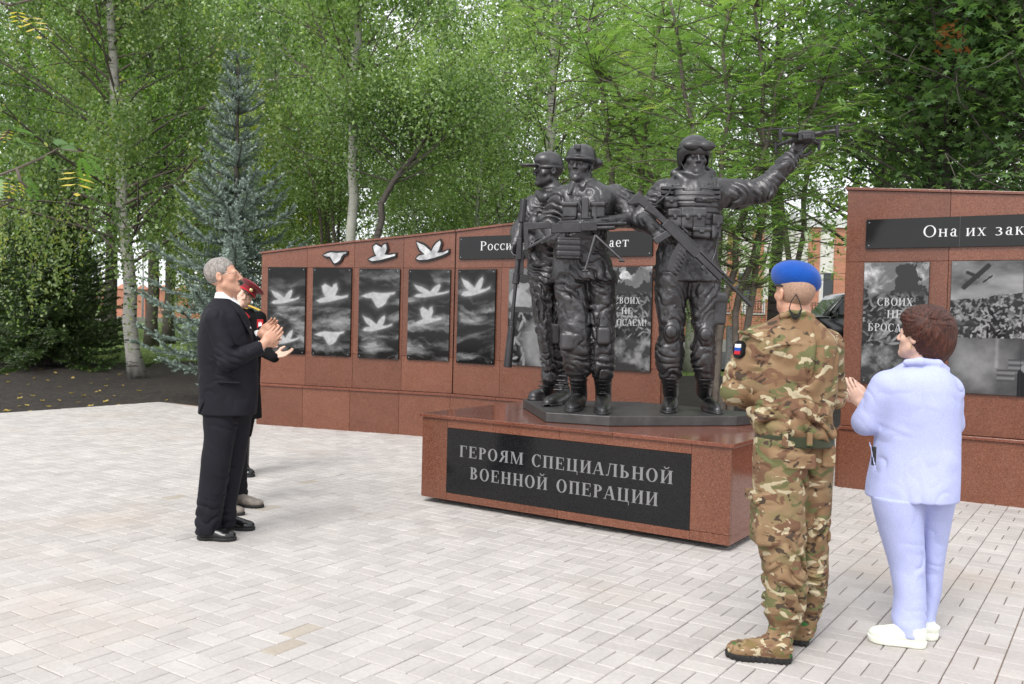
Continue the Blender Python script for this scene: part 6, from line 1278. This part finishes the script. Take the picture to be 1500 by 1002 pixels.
# feathery leaves of the rowans
def pinnate(name, P, D, L, mat, parent, rnd, pairs=6, droop=.25, wd=1.):
    n = len(P); D = D / np.linalg.norm(D, axis=1)[:, None]; S = np.cross(D, (0, 0, 1.)) + 1e-6; S /= np.linalg.norm(S, axis=1)[:, None]; S += RNG.normal(size=(n, 3)) * .25; N_ = np.cross(S, D); V = []; 
    for k in range(pairs):
        u = .22 + .78 * k / pairs; c = P + D * (L * u)[:, None] - np.array((0, 0, 1.)) * (L * droop * u * u)[:, None]
        for q in (-1, 1):
            l = (S * q * .85 + D * .5 - N_ * .12); l = l * (L * .30 * (1 - abs(u - .5) * .6))[:, None]; w = (D * .9 - S * q * .4) * (L * .045 * wd)[:, None]; V += [np.stack([c, c + l * .5 + w, c + l, c + l * .5 - w], 1)]
    c = P + D * L[:, None] - np.array((0, 0, 1.)) * (L * droop)[:, None]; l = D * (L * .28)[:, None]; w = S * (L * .05)[:, None]; V += [np.stack([c, c + l * .5 + w, c + l, c + l * .5 - w], 1)]
    V = np.stack(V, 1); k = V.shape[1]; return mesh_np(name, V.reshape(-1, 3), np.arange(n * k * 4).reshape(-1, 4), M[mat], parent, True, attr=np.repeat(rnd, k))
def rowan(label, stems, Y, ntw, seed, tone=(.2, 1.)):
    root = empty('rowan_tree', tuple(base(stems[0][0][0], Y))); tag(root, label, 'tree'); C = []; D = []
    for si, st in enumerate(stems):
        m = MB(); T = path([base(st[0][0], Y)] + T_(st[1:], Y), 12, .035); m.tube([Vector(p) for p in T], [.062 * (1 - .06 * k) for k in range(12)], 8); m.build('trunk', M['rowan_bark'], root, smooth=True)
        m = MB()
        for k in range(4, 12):
            for q in range(ntw):
                a = RNG.random() * 6.28; B = branch_pts(T[k], (math.cos(a), math.sin(a), .35), 1.25 * (.6 + .7 * RNG.random()), .05, 5, .12); m.tube([Vector(p) for p in B], [.013, .011, .009, .007, .005, .004], 4, False)
                for j in range(1, 6):
                    for w in range(4): C.append(B[j] + RNG.normal(size=3) * .05); d = rvec(1)[0] * (1, 1, .25); D.append(d + (B[j] - B[j - 1]) * 1.5)
        m.build('branches', M['rowan_bark'], root)
    C, D = np.array(C), np.array(D); n = len(C); pinnate('crown', C, D, .19 * (.8 + .4 * RNG.random(n)), 'rowan_leaf', root, np.clip(tone[0] + (tone[1] - tone[0]) * (.1 + .8 * vn(C * 1.1)) + RNG.normal(size=n) * .12, 0, 1))
rowan('feather-leaved rowan with thin leaning stems just behind the right bronze soldier', [[(1052, 560), (1062, 450), (1092, 320), (1120, 200), (1150, 90)], [(1062, 560), (1072, 470), (1102, 360), (1150, 240), (1205, 120)], [(1040, 560), (1035, 420), (1020, 260), (1000, 120), (985, 0)], [(1068, 560), (1090, 500), (1118, 330), (1120, 150), (1105, 10)], [(1048, 560), (1050, 440), (1056, 300), (1062, 150), (1060, 20)]], 13.2, 7, 3)
rowan('feather-leaved rowan with a leaning stem between the bronze helmets', [[(905, 560), (930, 300), (945, 180), (960, 60), (985, -60)], [(925, 560), (900, 250), (880, 150), (860, 30)], [(985, 560), (1000, 380), (930, 200), (880, 90)]], 15.5, 7, 4)
rowan('bright rowan filling the space below the drone', [[(1160, 560), (1165, 400), (1180, 260), (1200, 130), (1210, 20)], [(1175, 560), (1150, 330), (1120, 200), (1090, 110)]], 15.8, 6, 6, (.1, .9))
broad_tree('linden_tree', 'linden with straight dark trunk behind the blue beret', [base(1133, 17)] + T_([(1133, 470), (1136, 330), (1140, 200), (1145, 50), (1150, -80)], 17), .135, .06, 'dark_bark', 'far_leaf', 34, 2.4, 4.2, 13000, .085, (.3, .3, .22), 0, .35, .1, tone=(.1, .8))

# maple above the right wall: lobed leaves
def lobed(name, P, L, mat, parent, rnd):
    n = len(P); ang = np.radians([-150, -105, -80, -50, -28, 0, 28, 50, 80, 105, 150]); rad = np.array([.42, .30, .62, .38, .85, .55, .85, .38, .62, .30, .42]); rad[5] = 1.
    rad = np.array([.30, .55, .30, .88, .42, 1.0, .42, .88, .30, .55, .30]); nrm = rvec(n); nrm[:, 2] = np.abs(nrm[:, 2]) + .75; nrm /= np.linalg.norm(nrm, axis=1)[:, None]; d = np.cross(nrm, rvec(n)); d /= np.linalg.norm(d, axis=1)[:, None]; s = np.cross(nrm, d); L = L * (.65 + .7 * RNG.random(n))
    V = [P]; 
    for a, r in zip(ang, rad): V.append(P + (d * math.cos(a) + s * math.sin(a)) * (L * r * .62)[:, None] - nrm * (L * .10 * r)[:, None])
    V = np.stack(V, 1); F_ = np.array([(0, i, i + 1) for i in range(1, 11)]); return mesh_np(name, V.reshape(-1, 3), (F_[None] + 12 * np.arange(n)[:, None, None]).reshape(-1, 3), M[mat], parent, True, attr=np.repeat(rnd, 10))
def maple(label, trunks, Y, nl, seed, Lf=.16):
    root = empty('maple_tree', tuple(base(trunks[0][0][0], Y))); tag(root, label, 'tree'); C = []
    for st in trunks:
        T = path([base(st[0][0], Y)] + T_(st[1:], Y), 14, .03); m = MB(); m.tube([Vector(p) for p in T], [.10 * (1 - .055 * k) for k in range(14)], 8); m.build('trunk', M['dark_bark'], root, smooth=True); m = MB()
        for k in range(3, 14):
            for q in range(5):
                a = RNG.random() * 6.28; B = branch_pts(T[k], (math.cos(a), math.sin(a), .5), 2.3 * (.6 + .6 * RNG.random()), .1, 5, .12); m.tube([Vector(p) for p in B], [.026, .022, .017, .012, .009, .006], 5, False)
                for j in range(1, 6):
                    C.append(B[j])
                    S_ = branch_pts(B[j], rvec(1)[0] + (0, 0, .2), .6, .1, 3, .2); m.tube([Vector(p) for p in S_], [.008, .007, .005, .004], 4, False); C += [S_[2], S_[3]]
        m.build('branches', M['dark_bark'], root)
    C = np.array(C); I = RNG.integers(0, len(C), nl); P = C[I] + RNG.normal(size=(nl, 3)) * (.2, .2, .15); lobed('crown', P, np.full(nl, Lf), 'maple_leaf', root, np.clip(.1 + .8 * vn(C * 1.3)[I] + RNG.normal(size=nl) * .15, 0, 1)); return root
mp = maple('dark maple with broad lobed leaves above the right granite wall', [[(1368, 560), (1372, 260), (1372, 130), (1366, 0), (1360, -120)], [(1384, 560), (1385, 240), (1392, 120), (1410, -20), (1420, -120)]], 13.5, 15000, 5)
maple('maple at the right edge with dark branches reaching in over the wall', [[(1545, 560), (1530, 250), (1500, 120), (1470, 0), (1450, -100)], [(1560, 560), (1570, 200), (1560, 0), (1555, -150)]], 12.6, 12000, 8)
P = np.array(at(1392, 48, 12.2)) + RNG.normal(size=(26, 3)) * (.13, .1, .13); lobed('dry_leaves', P, np.full(26, .14), 'dry_leaf', mp, RNG.random(26))

# background trees, three shapes shared
def ctree(o, loc, label, s=1., rz=0., cat='tree', group=None):
    r = o.copy(); SC.collection.objects.link(r); r.location = loc; r.rotation_euler = (0, 0, rz); r.scale = (s, s, s); r['label'] = label
    if group: r['group'] = group
    for ch in list(o.children): c = ch.copy(); SC.collection.objects.link(c); c.parent = r
    return r
def zp(x, Y, H): p = base(x, Y); return [p, p + Vector((.1, 0, H * .3)), p + Vector((-.15, .1, H * .65)), p + Vector((.1, 0, H))]
BG = 'trees filling the park behind the lawn'
b1_ = broad_tree('park_tree', 'tall leafy park tree directly left of the birch trunk, on the lawn', zp(160, 33, 14), .24, .07, 'dark_bark', 'far_leaf', 60, 4.6, 3.6, 30000, .125, (.42, .42, .3), .7, .45, .05, group=BG, tone=(0, .75))
b2_ = broad_tree('park_tree', 'park tree whose dark trunk stands just right of the birch trunk', zp(222, 30, 13), .20, .07, 'dark_bark', 'far_leaf', 55, 4.0, 3.4, 26000, .12, (.4, .4, .3), .5, .5, .05, group=BG, tone=(.05, .85))
b3_ = broad_tree('park_tree', 'light green park tree behind the middle of the crane wall', zp(640, 30, 12), .16, .06, 'aspen_bark', 'aspen_leaf', 60, 3.6, 1.6, 30000, .10, (.38, .38, .3), .6, .5, .1, group=BG, tone=(.1, .9))
rr = random.Random(4)
for i, (src, x, Y, s, lab) in enumerate([(b2_, 247, 31.5, .95, 'park tree with twin-looking dark trunk between the birch and the blue spruce'), (b1_, 40, 38, 1.1, 'tall park tree rising behind the fir at the left edge'), (b2_, -120, 30, 1.05, 'park tree beyond the left edge of the picture'), (b1_, 330, 37, 1.1, 'tall park tree straight behind the blue spruce'),
        (b3_, 410, 27, 1.05, 'yellow-green park tree showing between spruce and shrub tree'), (b2_, 470, 36, 1.1, 'park tree behind the many-stemmed shrub tree'), (b3_, 730, 26, 1.0, 'light park tree left of the capped bronze soldier'), 
        (b3_, 860, 32, 1.1, 'light park tree behind the two left bronze soldiers'), (b1_, 930, 47, 1.1, 'distant park tree between the bronze soldiers'), (b3_, 1010, 25, .9, 'light park tree behind the goggled bronze soldier'), (b1_, 1290, 24, .95, 'park tree behind the left end of the right wall'), (b2_, 1420, 22, 1.0, 'park tree behind the right wall under the maple'),
        (b1_, 1560, 26, 1.1, 'park tree beyond the right edge of the picture'), (b2_, 120, 47, 1.2, 'far park tree behind the lawn near the left edge'), (b1_, 690, 52, .9, 'farthest park tree behind the long sign'), (b3_, 300, 49, .55, 'bushy small park tree far behind the blue spruce'), (b3_, 85, 46, .5, 'bushy small tree far behind the broad dark fir'), (b3_, 20, 44, .5, 'bushy small tree far behind the fir at the left edge')]):
    p = base(x, Y); ctree(src, p, lab, s, rr.random() * 6, group=BG)
# saplings and undergrowth that close the view low behind the wall
broad_tree('bush_tree', 'yellow-green bushy tree standing between the blue spruce and the pale aspen', zp(425, 25, 6.5), .06, .03, 'dark_bark', 'yellow_green_leaf', 40, 2.2, .6, 17000, .08, (.32, .32, .25), 0, .4, .1)
us = b3_
for x, Y, s, lab in ((455, 21, .45, 'low leafy sapling behind the left end of the crane wall'), (600, 19, .42, 'leafy sapling showing over the wall by the crane reliefs'), (700, 20, .5, 'leafy sapling above the start of the long sign'), (950, 21, .5, 'leafy sapling between the bronze soldiers above the wall end'), (20, 33, .5, 'leafy sapling behind the dark firs'), (300, 27, .42, 'leafy sapling low behind the blue spruce')):
    o = ctree(us, base(x, Y), lab, s, x * .1, group='saplings under the park trees')

# leaves hanging in from the upper left, close to the camera
hb = empty('overhanging_branch', tuple(at(-60, 120, 4.6))); tag(hb, 'green and yellow feather-leaved branch hanging in close at the upper left', 'branch')
Yb = 4.6; 
for pts in ([(-260, 300), (-60, 280), (25, 247), (60, 232), (84, 218), (118, 222)], [(-60, 280), (-20, 225), (15, 190)], [(25, 247), (30, 265), (40, 275)], [(-260, -60), (-60, -20), (15, 8), (60, -4)]): m = MB(); m.tube([at(x, y, Yb) for x, y in pts], [.009 * (1 - .13 * k) for k in range(len(pts))], 5); m.build('twig', M['rowan_bark'], hb, smooth=True)
for (x0, y0, x1, y1, c) in [(82, 218, 106, 199, .2), (115, 222, 152, 231, .3), (118, 225, 150, 253, .2), (118, 226, 128, 275, .4), (112, 248, 113, 268, .9), (15, 188, 55, 190, .2), (20, 200, 56, 214, .3), (0, 180, 30, 182, .1), (0, 234, 20, 245, .1), (28, 254, 56, 284, .3), (20, 268, 58, 310, .2), (14, 265, 13, 282, .85), (30, 266, 33, 282, .9), (14, 190, 6, 200, .85), (-5, 250, -8, 290, .3), (-20, 280, 5, 300, .4),
                               (20, 2, 44, 4, .2), (86, 2, 110, 10, .2), (24, 14, 30, 30, .9), (42, 22, 58, 40, .95), (0, 36, 12, 54, .2), (-10, 10, 12, 20, .3), (-10, 200, 18, 210, .2), (70, 225, 84, 245, .3)]:
    a = at(x0, y0, Yb + RNG.normal() * .08); b = at(x1, y1, Yb + RNG.normal() * .12); n_ = 1; D = np.array([tuple(b - a)]); L = np.array([(b - a).length])
    for t_ in range(1): pinnate('leaf', np.array([tuple(a)]), D, L * .85, 'walnut_leaf', hb, np.clip([c + RNG.normal() * .05], 0, 1), pairs=3 if c > .8 else 8, droop=.18, wd=1.25)

# fallen leaves on the soil, grass on the lawn
fm = None; FLG = 'yellow leaves fallen on the dark soil'
spots = [(12, 552), (60, 546), (8, 560), (45, 556), (70, 559), (30, 574), (55, 577), (90, 584), (115, 586), (138, 572), (145, 571), (120, 576), (104, 557), (20, 545), (100, 543), (152, 558), (170, 553), (25, 592), (42, 591), (85, 566), (130, 549), (62, 583), (115, 597), (141, 604), (176, 590), (150, 586), (205, 571), (75, 592), (5, 598), (37, 563), (22, 581), (165, 577), (98, 573), (240, 583), (155, 565), (50, 600), (80, 551), (133, 562), (180, 565), (128, 592)]
for i, (x, y) in enumerate(spots):
    x += rr.uniform(-3, 3); p = atz(x, y, .0); z = terr(p.x, p.y) - .005
    if fm is None: o = mesh_np('fallen_leaf', np.array([(0, 0, 0), (.03, .03, .014), (.055, .028, .004), (.085, 0, .018), (.055, -.028, .006), (.03, -.028, .012), (.04, 0, -.004)]), [(0, 1, 6), (1, 2, 6), (2, 3, 6), (3, 4, 6), (4, 5, 6), (5, 0, 6)], M['fallen_leaf'], None, True, attr=[.3] * 6); fm = o.data
    else: o = bpy.data.objects.new('fallen_leaf', fm); link(o)
    o.location = (p.x, p.y, z); o.rotation_euler = (rr.uniform(-.12, .12), rr.uniform(-.12, .12), rr.random() * 6.3); s = rr.uniform(.8, 1.5); o.scale = (s, s, s); tag(o, 'small curled yellow leaf lying on the dark soil at the left', 'leaf', FLG)
n = 26000; X = RNG.uniform(-22, 14, n); Y = RNG.uniform(23.5, 42, n); Z = np.array([terr(a, b) for a, b in zip(X, Y)]) + .02; a = RNG.random(n) * 6.28; h = RNG.uniform(.04, .11, n); w = .008; dx, dy = np.cos(a), np.sin(a)
V = np.stack([np.stack([X - dx * w, Y - dy * w, Z], 1), np.stack([X + dx * w, Y + dy * w, Z], 1), np.stack([X + dy * h * .4, Y - dx * h * .4, Z + h], 1)], 1).reshape(-1, 3)
tag(mesh_np('grass', V, np.arange(3 * n).reshape(-1, 3), M['grass_blade'], None, False, attr=RNG.random(n)), 'short mown grass on the lawn beyond the soil', 'grass', kind='stuff')
# ---------------------------------------------------------------- street, fence, building, cars
def bx(name, x0, x1, y0, y1, z0, z1, mat, par, bev=0): m = MB(); m.box(((x0 + x1) / 2, (y0 + y1) / 2, (z0 + z1) / 2), (abs(x1 - x0) / 2, abs(y1 - y0) / 2, abs(z1 - z0) / 2)); return m.build(name, M[mat], par, bev)
YF = 60.; zf = terr(0, YF); flat('street', [(-160, 51, terr(0, 51) + .06), (160, 51, terr(0, 51) + .06), (160, 58.2, terr(0, 58) + .08), (-160, 58.2, terr(0, 58) + .08)], 'asphalt')
flat('pavement', [(-160, 58.3, terr(0, 58) + .16), (160, 58.3, terr(0, 58) + .16), (160, 61.5, terr(0, 61) + .16), (-160, 61.5, terr(0, 61) + .16)], 'kerb_concrete')
k = bx('kerb', -160, 160, 50.6, 50.95, terr(0, 51) - .1, terr(0, 51) + .28, 'kerb_concrete', None); tag(k, kind='structure')
fe = empty('brick_fence', (at(190, 450, YF).x, YF, zf)); tag(fe, 'salmon brick fence with pointed pillars seen under the birch', 'fence')
xa, xb = at(118, 450, YF).x, at(300, 450, YF).x; np_ = 7
for i in range(np_):
    x = xa + (xb - xa) * i / (np_ - 1); bx('pillar', x - .28, x + .28, YF - .3, YF + .3, zf, zf + 1.95, 'brick', fe)
    m = MB(); m.poly([(x - .36, YF - .38, zf + 1.952), (x + .36, YF - .38, zf + 1.952), (x + .36, YF + .38, zf + 1.952), (x - .36, YF + .38, zf + 1.952), (x, YF, zf + 2.3)], [(0, 1, 4), (1, 2, 4), (2, 3, 4), (3, 0, 4), (3, 2, 1, 0)]); m.build('pillar_cap', M['brick'], fe)
    if i < np_ - 1: bx('brick_panel', x + .285, x + (xb - xa) / (np_ - 1) - .285, YF - .12, YF + .12, zf, zf + 1.15, 'brick', fe); bx('iron_grille', x + .3, x + (xb - xa) / (np_ - 1) - .3, YF - .03, YF + .03, zf + 1.16, zf + 1.75, 'iron_black', fe)
for x in (146, 209): m = MB(); p = at(x, 450, 56); m.tube([(p.x, 56, terr(0, 56)), (p.x, 56, 7)], .07, 8); o = m.build('flag_pole', M['frame_white'], None, smooth=True); tag(o, 'thin white pole standing in front of the brick fence, ' + ('left' if x == 146 else 'right') + ' of the birch trunk', 'pole')
h1 = empty('red_roof_house', (at(235, 440, 75).x, 75, 1.2)); tag(h1, 'small pale house with dark red roof beyond the brick fence', 'house'); px_ = at(235, 440, 75).x
bx('wall', px_ - 3, px_ + 3, 75, 80, .8, 2.5, 'stucco_white', h1); m = MB(); m.prism([(-3.3, 0), (3.3, 0), (2.5, .75), (-2.5, .75)], (px_, 75, 2.501), Vector((1, 0, 0)), Zv, Vector((0, 1, 0)), -.5, 5.5); m.build('roof', M['roof_red'], h1)
for dx in (-2.2, -.8, .8, 2.2): bx('window', px_ + dx - .4, px_ + dx + .4, 74.95, 75.02, 1.5, 2.3, 'window_dark', h1)
# right side: low brick fence with iron lattice, white building with brick pilasters
YG = 36.; zg = terr(0, YG); xa, xb = at(960, 480, YG).x, at(1262, 480, YG).x
fr = empty('brick_fence', ((xa + xb) / 2, YG, zg)); tag(fr, 'low red brick fence topped with curly iron lattice behind the camouflaged soldier', 'fence'); zt = at(1100, 461, YG).z
bx('brick_panel', xa, xb, YG - .12, YG + .12, zg - .3, zt, 'brick', fr); bx('fence_cap', xa, xb, YG - .16, YG + .16, zt + .001, zt + .06, 'kerb_concrete', fr)
n = 6
for i in range(n):
    x = xa + (xb - xa) * (i + .3) / n; bx('pillar', x - .2, x + .2, YG - .24, YG - .125, zg - .3, zt + .62, 'brick', fr)
    m = MB(); x0 = x + .22; x1 = x + (xb - xa) / n - .22
    for q in range(9):
        xx = x0 + (x1 - x0) * q / 8; m.tube([(xx, YG, zt + .06), (xx, YG, zt + .55)], .012, 4)
        if q < 8: c = (xx + (x1 - x0) / 16, YG, zt + .32); m.tube([(c[0] + .07 * math.cos(t), YG, c[2] + .13 * math.sin(t)) for t in [k * math.pi / 4 for k in range(9)]], .011, 4)
    for zz in (.1, .52): m.tube([(x0, YG, zt + zz), (x1, YG, zt + zz)], .014, 4)
    m.build('iron_lattice', M['iron_black'], fr)
k = bx('kerb', xa - 3, xb + 6, 33.2, 33.6, terr(0, 33) - .2, at(1100, 499, 33.2).z, 'kerb_concrete', None); tag(k, kind='structure')
YB = 56.; bd = empty('white_building', (at(1150, 420, YB).x, YB, terr(0, YB))); tag(bd, 'white building with red brick pilasters behind the brick fence and the parked cars', 'building'); zb = at(1150, 320, YB).z
xa, xb = at(985, 420, YB).x, at(1420, 420, YB).x; bx('wall', xa, xb, YB, YB + 10, .5, zb, 'stucco_white', bd)
bx('cornice', xa - .2, xb + .2, YB - .25, YB - .002, zb - .5, zb + .1, 'frame_white', bd)
for x in (1072, 1108, 1190, 1228, 1262): p = at(x, 430, YB).x; bx('pilaster', p - .35, p + .35, YB - .12, YB - .003, .6, zb - .51, 'brick', bd)
for x in (1050, 1090, 1150, 1215, 1246, 1285): p = at(x, 430, YB).x; w = bx('window', p - .5, p + .5, YB - .05, YB - .002, at(x, 441, YB).z, at(x, 398, YB).z, 'frame_white', bd); bx('pane', p - .42, p + .42, YB - .06, YB - .051, at(x, 439, YB).z, at(x, 400, YB).z, 'window_dark', w)
# long pale block far behind the middle trees
b2b = empty('pale_apartment_block', (at(700, 380, 78).x, 78, 1)); tag(b2b, 'pale building glimpsed between the trees behind the middle of the wall', 'building'); xa, xb = at(590, 420, 78).x, at(960, 420, 78).x
bx('wall', xa, xb, 78, 90, .5, 7.5, 'stucco_white', b2b); bx('roof', xa - .3, xb + .3, 77.7, 90.3, 7.501, 7.8, 'grey_paint', b2b)
for i in range(14):
    for z in (2.2, 5.0): p = xa + 1 + (xb - xa - 2) * i / 13; w = bx('window', p - .5, p + .5, 77.94, 77.997, z, z + 1.4, 'frame_white', b2b); bx('pane', p - .43, p + .43, 77.93, 77.939, z + .07, z + 1.33, 'window_dark', w)
def car(name, label, px, Y, zb_, L=4.7, H=1.75, mat='car_black', face=-1, rz=0.):
    c = at(px, 470, Y); r = empty(name, (c.x, Y, zb_)); tag(r, label, 'car'); s = face; P = lambda x, z: (x * s * -1, z)
    body = [(-.5, .16), (-.5, .42), (-.49, .50), (-.30, .56), (-.24, .57), (.46, .58), (.495, .52), (.5, .30), (.49, .16)]; h = [(x * L * s * -1 * -1, z * H) for x, z in body]
    X, Z, Y_ = Vector((1, 0, 0)), Zv, Vector((0, 1, 0)); o = (c.x, Y, zb_)
    m = MB(); m.prism([(x * L, z * H) for x, z in body], o, X, Z, Y_, -.92, .92); m.build('body', M[mat], r, .09, True, 3)
    gh = [(-.245, .55), (-.13, .93), (-.08, .97), (.36, .97), (.42, .90), (.475, .56)]; m = MB(); m.prism([(x * L, z * H) for x, z in gh], o, X, Z, Y_, -.78, .78); m.build('cabin', M[mat], r, .07, True, 3)
    for (u0, u1, v0, v1) in ((-.185, .0, -.105, 0), (.02, .19, .02, .19), (.21, .41, .21, .37)):
        m = MB(); m.prism([(u0 * L, .60 * H), (u1 * L, .60 * H), (v1 * L, .88 * H), (v0 * L, .88 * H)], o, X, Z, Y_, -.81, -.785); m.build('side_window', M['car_glass'], r)
    m = MB(); a_ = Vector((-.245 * L, 0, .57 * H)); b_ = Vector((-.13 * L, 0, .91 * H)); oo = Vector(o); m.poly([oo + a_ + Y_ * -.68 + X * -.02, oo + a_ + Y_ * .68 + X * -.02, oo + b_ + Y_ * .62 + X * -.02, oo + b_ + Y_ * -.62 + X * -.02, oo + a_ + Y_ * -.68, oo + a_ + Y_ * .68, oo + b_ + Y_ * .62, oo + b_ + Y_ * -.62], [(0, 1, 2, 3), (7, 6, 5, 4), (0, 4, 5, 1), (1, 5, 6, 2), (2, 6, 7, 3), (3, 7, 4, 0)]); m.build('windscreen', M['car_glass'], r)
    for u in (-.32, .31):
        for sy in (-1, 1):
            w = Vector((c.x + u * L, Y + sy * .84, zb_ + .34)); m = MB(); m.tube([w - Y_ * .1, w + Y_ * .1], .34, 20); t_ = m.build('wheel', M['rubber_black'], r, .03); m = MB(); m.tube([w - Y_ * .112, w + Y_ * .112], .2, 12); m.build('rim', M['chrome'], t_)
    for sy in (-1, 1): m = MB(); m.box((c.x - .475 * L, Y + sy * .70, zb_ + .47 * H), (.09, .20, .07)); m.build('headlight', M['lamp_glass'], r, .03)
    bx('grille', c.x - .507 * L, c.x - .5 * L, Y - .45, Y + .45, zb_ + .28 * H, zb_ + .42 * H, 'chrome', r); bx('roof_rail', c.x - .05 * L, c.x + .33 * L, Y - .72, Y - .68, zb_ + .975 * H, zb_ + 1.0 * H, 'chrome', r)
    m = MB(); m.box((c.x - .19 * L, Y - 1.0, zb_ + .60 * H), (.06, .10, .08)); m.build('wing_mirror', M[mat], r, .02)
    for ob in r.children: pass
    r.rotation_euler = (0, 0, rz); return r
flat('parking_lane', [(at(900, 480, 26).x, 25.2, terr(0, 25) + .1), (30, 25.2, terr(0, 25) + .1), (32, 33.2, terr(0, 33) + .1), (at(900, 480, 33).x, 33.2, terr(0, 33) + .1)], 'asphalt')
zc_ = at(1205, 503, 30).z; zc1 = at(1232, 462, 28).z - 1.02
car('parked_car', 'black off-road car parked just behind the camouflaged soldier, at the wall edge', 1248, 27.5, zc1, 4.6, 1.72, 'car_black'); car('parked_car', 'grey estate car parked beyond the black one, only roof and windows showing', 1250, 32, at(1210, 441, 32).z - 1.62, 4.7, 1.62, 'car_grey')
po = empty('marker_post', tuple(base(1070, 14.2))); tag(po, 'slim red and black post among the rowan stems', 'post'); b_ = base(1070, 14.2); zt_ = at(1070, 478, 14.2).z
m = MB(); m.box((b_.x, 14.2, (b_.z + zt_) / 2 + .25), (.05, .05, (zt_ - b_.z) / 2 - .25)); m.build('post', M['grey_paint'], po); m = MB(); m.box((b_.x, 14.14, b_.z + .5), (.035, .012, .45)); m.build('red_panel', M['red_paint'], po)
